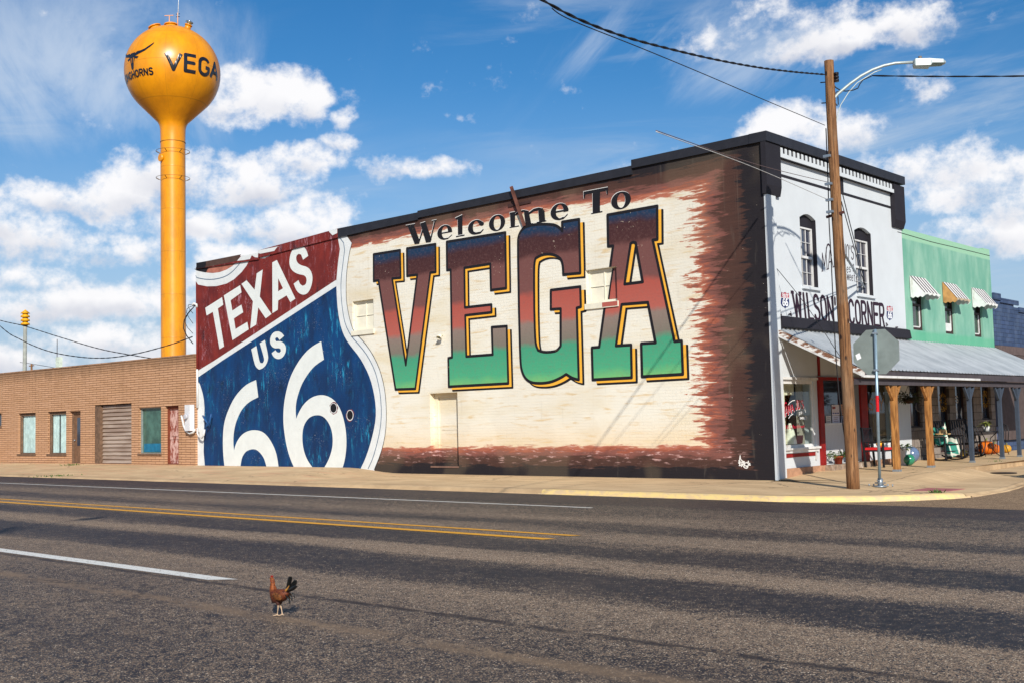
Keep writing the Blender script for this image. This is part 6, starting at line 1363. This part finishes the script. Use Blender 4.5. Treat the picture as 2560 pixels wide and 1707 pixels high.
cable('overhead_wire', 'fine distant wire from the tiny pole toward the antenna', [far(50, 905, 60), far(79, 909, 60), far(110, 914, 60), far(142, 920, 60), far(200, 935, 60)], .04, sub=4)

# ---------------------------------------------------------------- things on the porch
def floor_z(y): return hz2(1, y) if y < 4.2 else .115+.0013*(y-4.2)
M_BLKM = plain('black_painted_metal', S(28, 28, 32), .45, .2, .1, 8, .5); M_BLKW = plain('black_rocker_wood', S(34, 32, 36), .6, 0, .15, 6)
def leafy(name, parent, c, r, n, size, mat, droop=.3, up=.6, seed=1, squash=.8):
    """clump of separate folded leaves on thin stems"""
    rd_ = random.Random(seed); b = MB()
    for i in range(n):
        a = rd_.uniform(0, 2*math.pi); e = rd_.uniform(-droop, 1)**1.0; d = Vector((math.cos(a), math.sin(a), e*up)).normalized(); L = r*rd_.uniform(.45, 1.0)
        base = Vector(c)+d*L*Vector((1, 1, squash)).length/1.7; s_ = size*rd_.uniform(.6, 1.3); side = d.cross(Vector((0, 0, 1))).normalized(); tip = base+d*s_*1.6+Vector((0, 0, -s_*rd_.uniform(.1, .7)))
        mid = base+d*s_*.8+Vector((0, 0, s_*.15)); b.add([base, mid+side*s_*.45, tip, mid-side*s_*.45], [(0, 1, 2), (0, 2, 3)])
        if i % 3 == 0: b.tube([tuple(Vector(c)), tuple(base)], .004, 3, caps=False)
    return b.build(name, mat, parent, fix=False)
M_LEAF = plain('leaf_green', S(84, 112, 52), .6, 0, .35, 9); M_LEAF2 = plain('dry_fern_green', S(110, 118, 58), .6, 0, .35, 9); M_TERRA = plain('terracotta', S(150, 66, 44), .8, 0, .12, 8)
def pot_plant(name, label, loc, r, h, mat, leafr, n, seed, cat='plant', lm=None, ls=.05):
    t = thing(name, label, cat, loc); b = MB(); b.lathe([(.001, 0), (r*.72, 0), (r*.95, h*.82), (r*1.08, h*.82), (r*1.08, h), (r*.95, h), (r*.9, h*.9), (.001, h*.88)], n=20); b.build('pot', mat, t)
    leafy('leaves', t, (0, 0, h), leafr, n, ls, lm or M_LEAF, seed=seed); return t
yp = FC(2097, 1128, .12)[0]
pot_plant('potted_plant', 'leafy green plant in a terracotta pot on the shop entry step', (.10, yp, .245), .12, .2, M_TERRA, .25, 110, 3)
# black armchair with red cushion
yc = FC(2196, 1150, .55)[0]
CH = thing('porch_chair', 'black slatted porch chair with a bright red seat cushion behind the stop sign', 'chair', (.55, yc, floor_z(yc)), R(0))
for sx, sy, top in ((.26, -.27, .62), (.26, .27, .62), (-.22, -.27, 1.02), (-.22, .27, 1.02)):
    b = MB(); b.bar((sx, sy, 0), (sx-(.08 if sx < 0 else 0), sy, top), .045, .045, (1, 0, 0)); b.build('leg', M_BLKM, CH)
b = MB(); b.box(-.24, .28, -.25, .25, .40, .44); b.build('seat', M_BLKM, CH)
b = MB(); b.prism([(-.24, -.24), (.27, -.24), (.29, 0), (.27, .24), (-.24, .24)], lambda x, y: (x, y, .441), lambda x, y: (x*.96, y*.96, .50)); b.build('cushion', plain('bright_red_cushion', S(206, 34, 36), .8), CH)
b = MB()
for k_ in range(6): b.bar((-.23, -.20+.08*k_, .48), (-.30, -.20+.08*k_, .97), .03, .015)
b.bar((-.30, -.29, .99), (-.30, .29, .99), .05, .03); b.bar((-.24, -.26, .55), (-.24, .26, .55), .04, .02); b.build('backrest', M_BLKM, CH)
for s_ in (-1, 1): b = MB(); b.bar((-.27, s_*.28, .64), (.30, s_*.28, .64), .05, .03); b.build('armrest', M_BLKM, CH)
b = MB(); b.ell((.02, .1, .58), .1, .11, .075); tag(b.build('yellow_gourd', plain('yellow_gourd_skin', S(232, 170, 20), .5)), 'yellow gourd sitting on the red chair cushion', 'gourd'); bpy.data.objects['yellow_gourd'].location = (.55, yc, floor_z(yc))
# white planter, glass balls
yq = FC(2256, 1150, .75)[0]; PLT = thing('planter_box', 'white square planter with green leaves behind the first wooden post', 'planter', (.75, yq, floor_z(yq)))
b = MB(); b.prism([(-.16, -.16), (.16, -.16), (.16, .16), (-.16, .16)], lambda x, y: (x*.85, y*.85, 0), lambda x, y: (x, y, .44)); b.build('box', M_WTRIM, PLT); leafy('leaves', PLT, (0, 0, .45), .22, 80, .06, M_LEAF, seed=5)
M_GRB = plain('green_glazed_ball', S(44, 128, 96), .12, 0, .12, 3, .8); M_BLB = plain('blue_grey_glazed_ball', S(96, 116, 148), .15, 0, .15, 3, .8)
def ball(px, py, prad, xx_, label, mat):
    y, z = FC(px, py, xx_); d = np.linalg.norm(np.array([xx_, y, z])-CAM); r_ = prad/F_PX*d; b = MB(); b.ell((0, 0, r_), r_, r_, r_, 28, 18)
    o = b.build('gazing_ball', mat); o.location = (xx_, y, floor_z(y)); tag(o, label, 'gazing ball', 'glazed balls on the porch')
ball(2272.6, 1144, 13.2, .95, 'small shiny green glazed ball between the two wooden posts', M_GRB); ball(2277, 1130, 19.5, .45, 'large blue grey glazed ball behind the small green one', M_BLB)
# rocking chairs
def make_rocker():
    t = thing('rocking_chair', 'black wooden rocking chair with teal blanket and straw hat on it', 'rocking chair', (0, 0, 0), 0, 'rocking chairs on the porch')
    for s_ in (-1, 1):
        b = MB(); b.tube([(-.52+i*.1, s_*.27, .03+.10*((i-5.2)/5.2)**2) for i in range(11)], .022, 6); b.build('rocker', M_BLKW, t)
        b = MB(); b.bar((.26, s_*.27, .03), (.24, s_*.27, .64), .04, .04); b.build('leg', M_BLKW, t)
        b = MB(); b.bar((-.20, s_*.27, .04), (-.40, s_*.27, 1.12), .045, .035); b.build('leg', M_BLKW, t)
        b = MB(); b.bar((-.33, s_*.27, .66), (.30, s_*.27, .66), .07, .025); b.build('armrest', M_BLKW, t)
    b = MB()
    for k_ in range(8): b.bar((-.20+.062*k_, -.26, .38+.012*k_), (-.20+.062*k_, .26, .38+.012*k_), .05, .018)
    b.build('seat', M_BLKW, t)
    b = MB()
    for k_ in range(6): b.bar((-.235, -.2+.08*k_, .42), (-.385, -.2+.08*k_, 1.08), .045, .016)
    b.bar((-.39, -.29, 1.10), (-.39, .29, 1.10), .09, .02); b.build('backrest', M_BLKW, t)
    for z in (.16, .27): b = MB(); b.bar((.25, -.27, z), (.25, .27, z), .025, .025); b.build('stretcher', M_BLKW, t)
    return t
RC = make_rocker(); y1_ = FC(2368, 1140, .85)[0]; RC.location = (.85, y1_, floor_z(y1_)); RC.rotation_euler = (0, 0, R(-28))
y2_ = FC(2418, 1130, .7)[0]; RC2 = dup(RC, (.70, y2_, floor_z(y2_)), R(-35), 'empty black wooden rocking chair nearer the round metal table')
M_TEAL = Mat('teal_checked_blanket', .9); xb = M_TEAL.xyz(M_TEAL.p); pa_ = M_TEAL.m('MULTIPLY', M_TEAL.rng(M_TEAL.m('FRACT', M_TEAL.m('MULTIPLY', M_TEAL.m('ADD', xb[0], xb[2]), 4.2)), .80, .86), 1.0)
pb2 = M_TEAL.rng(M_TEAL.m('FRACT', M_TEAL.m('MULTIPLY', M_TEAL.m('ADD', xb[1], .3), 4.0)), .80, .86); M_TEAL.col(M_TEAL.mix(M_TEAL.m('MAXIMUM', pa_, pb2), S(52, 128, 112), S(200, 202, 188))); M_TEAL = M_TEAL.mat
BL = thing('blanket', 'teal and white checked blanket draped over the nearer rocking chair', 'blanket', (.85, y1_, floor_z(y1_)), R(-28))
b = MB(); n = 10; vs = []; 
for i in range(n+1):
    u = i/n
    for j in range(n+1):
        v = j/n; x = -.28+.56*u; z = .44+.03*math.sin(u*9+v*4) if u < .8 else .44-(u-.8)*1.6
        if u < .18: z = .44+(.18-u)*2.6
        vs.append((x, -.24+.46*v, z+.02*math.sin(v*11)+(.12 if v > .9 else 0)+(.16*max(0, v-.6))))
b.add(vs, [(i*(n+1)+j, i*(n+1)+j+1, (i+1)*(n+1)+j+1, (i+1)*(n+1)+j) for i in range(n) for j in range(n)], True); bo = b.build('cloth', M_TEAL, BL, fix=False); bo.modifiers.new('thick', 'SOLIDIFY').thickness = .02
HT = thing('straw_hat', 'tan straw hat resting on the teal blanket on the rocking chair', 'hat', (.80, y1_-.10, floor_z(y1_)+.74), R(-28)); b = MB(); b.lathe([(.001, .15), (.07, .145), (.10, .10), (.11, .02), (.19, .0), (.21, .02), (.20, -.01), (.10, -.02)], n=22); b.build('hat_body', plain('tan_straw', S(206, 172, 122), .9, 0, .2, 20), HT)
# bistro set
yt = FC(2468, 1120, .75)[0]
BT = thing('bistro_table', 'round black metal table with curved legs behind the blue posts', 'table', (.75, yt, floor_z(yt)))
b = MB(); b.cyl((0, 0, .72), (0, 0, .74), .38, n=28); b.build('table_top', M_BLKM, BT)
for k_ in range(3):
    a = R(120*k_+20); b = MB(); b.tube([(.30*math.cos(a), .30*math.sin(a), .72), (.10*math.cos(a), .10*math.sin(a), .52), (.08*math.cos(a), .08*math.sin(a), .32), (.20*math.cos(a), .20*math.sin(a), .12), (.34*math.cos(a), .34*math.sin(a), 0)], .014, 6); b.build('leg', M_BLKM, BT)
b = MB(); b.tube([(.10*math.cos(a), .10*math.sin(a), .42) for a in np.linspace(0, 6.0, 12)], .012, 6, closed=True); b.build('ring', M_BLKM, BT)
def make_bistro():
    t = thing('bistro_chair', 'curved black metal cafe chair to the left of the round table', 'chair', (0, 0, 0), 0, 'metal chairs around the round table')
    b = MB(); b.cyl((0, 0, .44), (0, 0, .46), .21, n=20); b.build('seat', M_BLKM, t)
    for sx, sy in ((.15, .15), (.15, -.15), (-.15, .15), (-.15, -.15)): b = MB(); b.tube([(sx*.8, sy*.8, .44), (sx*.9, sy*.9, .25), (sx*1.25, sy*1.25, 0)], .012, 6); b.build('leg', M_BLKM, t)
    b = MB(); b.tube([(-.15, -.2, .44), (-.2, -.21, .7), (-.22, -.17, .88), (-.23, 0, .95), (-.22, .17, .88), (-.2, .21, .7), (-.15, .2, .44)], .014, 6)
    for k_ in range(5): b.tube([(-.17, -.12+.06*k_, .45), (-.21, -.12+.06*k_, .7), (-.225, -.10+.05*k_, .91)], .012, 5)
    b.build('backrest', M_BLKM, t); return t
BC = make_bistro(); BC.location = (.70, yt-.78, floor_z(yt)); BC.rotation_euler = (0, 0, R(80)); dup(BC, (.85, yt+.80, floor_z(yt)), R(-95), 'curved black metal cafe chair to the right of the round table')
FP = thing('table_fern', 'spiky fern in a pot on the round metal table', 'plant', (.75, yt, floor_z(yt)+.742)); b = MB(); b.lathe([(.001, 0), (.08, 0), (.11, .16), (.001, .15)], n=16); b.build('pot', M_WTRIM, FP)
b = MB(); rf = random.Random(3)
for i in range(46):
    a = rf.uniform(0, 6.28); L = rf.uniform(.22, .42); d = Vector((math.cos(a), math.sin(a), rf.uniform(.2, 1.1))).normalized(); P0 = Vector((0, 0, .15)); side = d.cross(Vector((0, 0, 1))).normalized()*.018
    P1 = P0+d*L*.55; P2 = P0+d*L+Vector((0, 0, -.12*L/.3)); b.add([P0-side*.3, P0+side*.3, P1+side*1.4, P1-side*1.4, P2], [(0, 1, 2, 3), (3, 2, 4)])
b.build('leaves', M_LEAF2, FP, fix=False)
def pumpkin(label, loc, r, col_):
    t = thing('pumpkin', label, 'pumpkin', loc, 0, 'pumpkins on the porch'); vs = []; nu, nv = 40, 12
    for j in range(nv+1):
        th = math.pi*j/nv
        for i in range(nu): a = 2*math.pi*i/nu; rr = r*(1-.10*abs(math.sin(a*5)))*math.sin(th)**.8; vs.append((rr*math.cos(a), rr*math.sin(a), r*.82+r*.80*math.cos(th)))
    b = MB(); b.add(vs, [(j*nu+i, (j+1)*nu+i, (j+1)*nu+(i+1) % nu, j*nu+(i+1) % nu) for j in range(nv) for i in range(nu)], True); b.build('rind', plain('pumpkin_skin', col_, .5), t)
    b = MB(); b.tube([(0, 0, r*1.55), (.01, 0, r*1.8), (.04, .01, r*1.95)], [.03, .02, .016], 7); b.build('stem', M_LEAF2, t)
yk = FC(2466, 1120, .35)[0]; pumpkin('large bright orange pumpkin on the floor under the round table', (.35, yk, floor_z(yk)), .26, S(204, 104, 22))
pumpkin('smaller orange pumpkin beside the large one under the table', (.42, yk+.48, floor_z(yk)), .19, S(196, 100, 28))
yk2 = FC(2516, 1124, .5)[0]; pumpkin('speckled yellow green pumpkin right of the table by a blue post', (.5, yk2, floor_z(yk2)), .16, S(190, 140, 40))
yk3 = FC(2408, 1124, .4)[0]; pumpkin('small yellowish gourd on the floor behind the rocking chairs', (.4, yk3, floor_z(yk3)), .13, S(196, 172, 70))
# wreaths, hanging basket, gooseneck lamps
def wreath(label, px, py, seed):
    y, z = FC(px, py, .06); t = thing('wreath', label, 'wreath', (.06, y, z), 0, 'wreaths on the porch doors'); rw = random.Random(seed); b = MB()
    for i in range(170):
        a = rw.uniform(0, 6.28); r_ = .20+rw.uniform(-.055, .055); p = Vector((rw.uniform(-.03, .05), r_*math.cos(a), r_*math.sin(a)*1.15)); q = [p+Vector((rw.uniform(-.03, .03), rw.uniform(-.035, .035), rw.uniform(-.035, .035))) for _ in range(3)]; b.add(q, [(0, 1, 2)])
    b.build('foliage', plain('golden_wreath_leaves', S(176, 134, 40), .7, 0, .5, 30), t, fix=False)
wreath('golden leaf wreath on the dark door behind the rocking chairs', 2356, 1004, 1); wreath('golden leaf wreath on the window behind the round table', 2463, 998, 2)
yb_, zb_ = FC(2272, 995, 1.0); HB = thing('hanging_basket', 'dark hanging basket of trailing plants between the two wooden posts', 'hanging basket', (1.0, yb_, zb_))
b = MB(); b.lathe([(.001, -.14), (.10, -.12), (.18, 0), (.17, .0), (.001, -.02)], n=18); b.build('basket', plain('coco_basket', S(64, 46, 34), .9), HB); leafy('leaves', HB, (0, 0, .02), .30, 200, .05, plain('dark_trailing_leaves', S(56, 66, 40), .7, 0, .3, 9), droop=.9, up=.7, seed=8)
for k_ in range(3): a = R(120*k_); b = MB(); b.tube([(.16*math.cos(a), .16*math.sin(a), 0), (0, 0, .35)], .005, 4); b.build('hanger', M_CABLE, HB)
for i, (px, py) in enumerate(((2352, 958), (2390, 958))):
    y, z = FC(px, py, .25); t = thing('gooseneck_lamp', ['dark gooseneck wall lamp left of the second one, under the awning', 'dark gooseneck wall lamp under the awning, nearer the blue posts'][i], 'wall lamp', (.004, y, z), 0, 'gooseneck lamps under the awning')
    b = MB(); b.tube([(0, 0, 0), (.08, 0, .10), (.18, 0, .12), (.25, 0, .06)], .012, 6); b.build('arm', M_BLKM, t); b = MB(); b.lathe([(.02, .07), (.05, .05), (.13, -.05), (.125, -.05)], (.25, 0, 0), 18); b.build('shade', M_BLKM, t)
HBK = thing('wire_ornament', 'round grey wire ornament hanging in front of the stone wall', 'ornament', (.9, FC(2293, 1015, .9)[0], FC(2293, 1015, .9)[1])); b = MB()
for k_ in range(5): b.tube([(.02*k_, .06*k_*math.cos(t)-.02*k_, .13*math.sin(t)) for t in np.linspace(0, 5.8, 12)], .006, 4, closed=True)
b.build('wire_hoops', M_WIRE, HBK)
# small bird-like decoy on the kerb, weeds
def weeds(name, label, loc, r, n, seed, sc=1.0):
    t = thing(name, label, 'weed', loc, 0, 'weeds in the kerb cracks'); rw = random.Random(seed); b = MB()
    for i in range(n):
        a = rw.uniform(0, 6.28); p = Vector((rw.gauss(0, r*.5), rw.gauss(0, r), 0)); d = Vector((math.cos(a)*.5, math.sin(a)*.5, rw.uniform(.4, 1))).normalized()*rw.uniform(.06, .16)*sc; s_ = d.cross(Vector((0, 0, 1))).normalized()*.018; b.add([p, p+d*.6+s_, p+d, p+d*.6-s_], [(0, 1, 2, 3)])
    b.build('leaves', M_LEAF, t, fix=False)
for i, (px, py, r_, n, sc) in enumerate(((2358, 1188, .16, 60, .8), (2388, 1184, .12, 50, .8), (2494, 1168, .14, 90, 1.7), (2342, 1235, .09, 60, .9), (145, 1188, .5, 90, .6), (179, 1164, .2, 50, .8))):
    zz_ = -.05 if i < 4 else (-.02 if i == 4 else .1); x, y = G(px, py, zz_); zz_ = hz(x, min(y, 0)) if i >= 4 else zz_
    weeds('weed', ['low green weed by the porch kerb nearest the stop sign', 'low green weed along the porch kerb, right of its neighbour', 'tallest green weed tuft by the porch kerb near the manhole', 'small green tuft on the yellow painted kerb end', 'sparse weeds in the pavement edge before the brick building', 'tiny weed at the foot of the brown door of the brick building'][i], (x, y, zz_), r_, n, i+3, sc)
# parked car entering at the right edge
M_MAR = plain('maroon_car_paint', S(92, 18, 24), .25, .1, .05, 3, .7); CR = thing('parked_car', 'dark maroon parked car just entering at the right edge', 'car', (4.78, 2.95, -.06))
side = [(0, .28), (.02, .50), (.10, .66), (.9, .80), (1.25, .86), (1.9, 1.36), (3.3, 1.40), (4.1, .98), (4.55, .92), (4.6, .35), (4.5, .26), (.1, .22)]
b = MB(); ins = .06
def cpt(x, z, y): k_ = .10 if z > .9 else 0.0; return (x, y+(k_ if y < .9 else -k_)*min(1, (z-.9)*2 if z > .9 else 0), z)
b.prism(rounded(side, 70, 1), lambda x, z: cpt(x+(.0), z, .06), lambda x, z: cpt(x, z, 1.74)); BD = b.build('body', M_MAR, CR)
bv = BD.modifiers.new('bevel', 'BEVEL'); bv.width = .07; bv.segments = 3; bv.limit_method = 'ANGLE'
for x in (.85, 3.6):
    for y in (.10, 1.70):
        b = MB(); b.cyl((x, y-.11, .32), (x, y+.11, .32), .32, n=24); wh = b.build('wheel', plain('tyre_rubber', S(30, 30, 32), .9), CR); b = MB(); b.cyl((x, y-.115, .32), (x, y+.115, .32), .19, n=18); b.build('rim', M_ALU, wh)
for s_ in (.22, 1.38): b = MB(); b.box(-.015, .05, s_, s_+.2, .50, .62); b.build('headlight', plain('headlight_glass', S(200, 206, 210), .1), CR)
b = MB(); b.prism([(1.32, .90), (1.9, 1.33), (3.25, 1.36), (3.9, 1.0), (3.8, .9)], lambda x, z: cpt(x, z, .052), lambda x, z: cpt(x, z, 1.748)); b.build('side_glass', M_DGLASS, CR)
b = MB(); b.box(-.03, .06, .35, 1.45, .26, .38); b.build('bumper', M_ALU, CR)

# ---------------------------------------------------------------- the rooster crossing the road
RO = thing('rooster', 'brown and black rooster walking across the road in the foreground', 'rooster', (5.20, -17.72, ZR+.006), math.atan2(-.10, -.99))
def skin(name, nodes, edges, mat, parent, sub=2):
    me = bpy.data.meshes.new(name); me.from_pydata([n[:3] for n in nodes], edges, []); o = bpy.data.objects.new(name, me); COL.objects.link(o); o.parent = parent; me.materials.append(mat)
    sk = o.modifiers.new('skin', 'SKIN'); sv = me.skin_vertices[0].data if me.skin_vertices else None
    if sv is None:
        bm = bmesh.new(); bm.from_mesh(me); bm.verts.layers.skin.verify(); bm.to_mesh(me); bm.free(); sv = me.skin_vertices[0].data
    for i, n in enumerate(nodes):
        sv[i].radius = (n[3], n[4] if len(n) > 4 else n[3]); sv[i].use_root = (i == 0)
    sk.use_smooth_shade = True; s2 = o.modifiers.new('sub', 'SUBSURF'); s2.levels = sub; s2.render_levels = sub; return o
M_RST = Mat('rooster_plumage', .6, .3); xr = M_RST.xyz(M_RST.p)
fe = M_RST.noise(M_RST.mul(M_RST.p, (1, 1, 1.6)), 46, 5, .75); fe2 = M_RST.noise(M_RST.mul(M_RST.p, (.6, 1, 1)), 70, 3, .6)
bodyc = M_RST.ramp(M_RST.m('ADD', M_RST.m('MULTIPLY', fe, .7), M_RST.m('MULTIPLY', fe2, .3)), [(.36, S(24, 12, 12)), (.46, S(74, 30, 18)), (.53, S(120, 60, 28)), (.58, S(50, 26, 18)), (.68, S(160, 108, 44))])
neckc = M_RST.ramp(fe2, [(.35, S(84, 36, 14)), (.6, S(146, 78, 34))])
k = M_RST.mix(M_RST.rng(M_RST.m('ADD', xr[2], M_RST.m('MULTIPLY', xr[0], .3)), .215, .245), bodyc, neckc)
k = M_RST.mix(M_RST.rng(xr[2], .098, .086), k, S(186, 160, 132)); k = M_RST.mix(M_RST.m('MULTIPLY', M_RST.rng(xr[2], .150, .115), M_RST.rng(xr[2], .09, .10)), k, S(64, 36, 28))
k = M_RST.mix(M_RST.m('MULTIPLY', M_RST.rng(xr[0], .098, .104), M_RST.rng(xr[2], .25, .26)), k, S(196, 160, 100)); M_RST.col(k).nor(M_RST.bump(fe, .8, .004)); M_RST = M_RST.mat
nd = [(-.02, 0, .165, .066, .064), (-.075, 0, .185, .052, .048), (-.115, 0, .205, .022, .022), (.035, 0, .162, .062, .064), (.068, 0, .200, .036, .040), (.076, 0, .240, .023, .026), (.072, 0, .280, .018, .019), (.083, 0, .307, .0175, .019), (.103, 0, .303, .008, .008), (.116, 0, .300, .002, .002),
      (-.012, .028, .120, .024), (-.024, .028, .092, .009), (-.010, .022, .045, .0042), (.004, .016, .010, .0048), (.045, .016, .004, .0035), (.035, .036, .004, .0035), (.035, -.004, .004, .0035), (-.022, .016, .005, .003),
      (.006, -.028, .120, .022), (.012, -.026, .092, .009), (-.020, -.012, .050, .0042), (-.036, -.004, .014, .0048), (.000, -.010, .004, .0035), (-.006, -.028, .004, .0035), (-.008, .012, .004, .0035), (-.060, -.002, .010, .003)]
ed = [(0, 1), (1, 2), (0, 3), (3, 4), (4, 5), (5, 6), (6, 7), (7, 8), (8, 9), (0, 10), (10, 11), (11, 12), (12, 13), (13, 14), (13, 15), (13, 16), (13, 17), (0, 18), (18, 19), (19, 20), (20, 21), (21, 22), (21, 23), (21, 24), (21, 25)]
skin('body', nd, ed, M_RST, RO)
def feather(pts, w_, name, mat, tilt=0.0):
    P = [Vector(p) for p in pts]; n = len(P); vs = []; sd = Vector((0, math.cos(tilt), math.sin(tilt)))
    for i, p in enumerate(P):
        t = i/(n-1); ww = w_*(.35+1.1*math.sin(math.pi*min(1, t*.85+.08)))*(1 if i < n-1 else .25); d = (P[min(i+1, n-1)]-P[max(i-1, 0)]).normalized(); s_ = (sd-d*sd.dot(d)).normalized(); nn = d.cross(s_)
        vs += [p+s_*ww, p+nn*ww*.18, p-s_*ww, p-nn*ww*.18]
    b = MB(); b.add(vs, [(i*4+k, i*4+(k+1) % 4, i*4+4+(k+1) % 4, i*4+4+k) for i in range(n-1) for k in range(4)]+[(0, 1, 2, 3), tuple(range(n*4-4, n*4))], True); return b.build(name, mat, RO)
M_TF = plain('black_green_tail_feather', S(20, 22, 22), .4, 0, .3, 30, .6); M_TF2 = plain('tawny_tail_covert', S(168, 118, 56), .6, 0, .35, 40); M_WG = plain('mottled_wing', S(112, 66, 30), .6, 0, .45, 60, .3, .5, 90, S(40, 22, 16))
for j, (dx, dy, h, bx) in enumerate(((-.020, -.012, .320, -.015), (-.035, .006, .330, -.02), (-.055, .02, .318, -.02), (-.075, -.01, .300, -.02), (-.10, .008, .285, -.025), (-.115, .02, .262, -.03))):
    feather([(-.09, dy*.4, .20), (-.105+dx*.4, dy*.7, .20+(h-.20)*.4), (-.110+dx*.8, dy, .20+(h-.20)*.75), (-.112+dx+bx*.2, dy*1.3, h), (-.112+dx+bx, dy*1.4, h+.006)], .012, 'tail_feather', M_TF, R(60 if j % 2 else 20))
for j in range(3): feather([(-.085, -.01+.01*j, .19), (-.115, -.012+.012*j, .225), (-.122-.01*j, -.014+.014*j, .262)], .011, 'tail_covert', M_TF2, R(40))
for j in range(3): feather([(-.10, -.02+.02*j, .19), (-.145, -.024+.024*j, .195-.02*j), (-.165, -.026+.026*j, .150-.02*j)], .012, 'tail_feather', M_TF, R(15))
for s_ in (-1, 1):
    b = MB(); m3 = Matrix.Rotation(R(-14), 3, 'Y'); b.ell((-.040, s_*.056, .170), .060, .012, .030, 18, 10, m3); b.build('wing', M_WG, RO)
M_COMB = plain('red_comb', S(150, 40, 30), .6); b = MB(); b.prism([(.070, .318), (.066, .328), (.074, .324), (.080, .331), (.087, .324), (.094, .329), (.097, .316), (.086, .312)], lambda x, z: (x, -.003, z), lambda x, z: (x, .003, z)); b.build('comb', M_COMB, RO)
b = MB(); b.ell((.098, 0, .284), .006, .006, .012, 8, 6); b.build('wattle', M_COMB, RO)
for s_ in (-1, 1): b = MB(); b.ell((.090, s_*.0165, .309), .003, .002, .003, 8, 6); b.build('eye', plain('dark_eye', S(20, 14, 10), .2), RO)

# pole and lamp outside the left of the frame whose shadow reaches the road
sh_ = Vector((6.0, -24.8, ZR))-Vector(PB)
P2 = thing('utility_pole', 'timber pole with a street lamp on the near roadside, its shadow crossing the road', 'utility pole', (6.0, -24.8, ZR), R(78))
s0 = [o for o in POLE.children if o.name.startswith('pole_shaft')][0]; c = s0.copy(); COL.objects.link(c); c.parent = P2; c.matrix_parent_inverse = s0.matrix_parent_inverse.copy()
lr = Vector(ap[0])-Vector(PB); lr = Matrix.Rotation(R(78), 3, 'Z') @ lr
dup(LAMP, tuple(Vector((6.0, -24.8, ZR))+lr), R(78), 'grey street lamp on the near roadside timber pole outside the left edge')
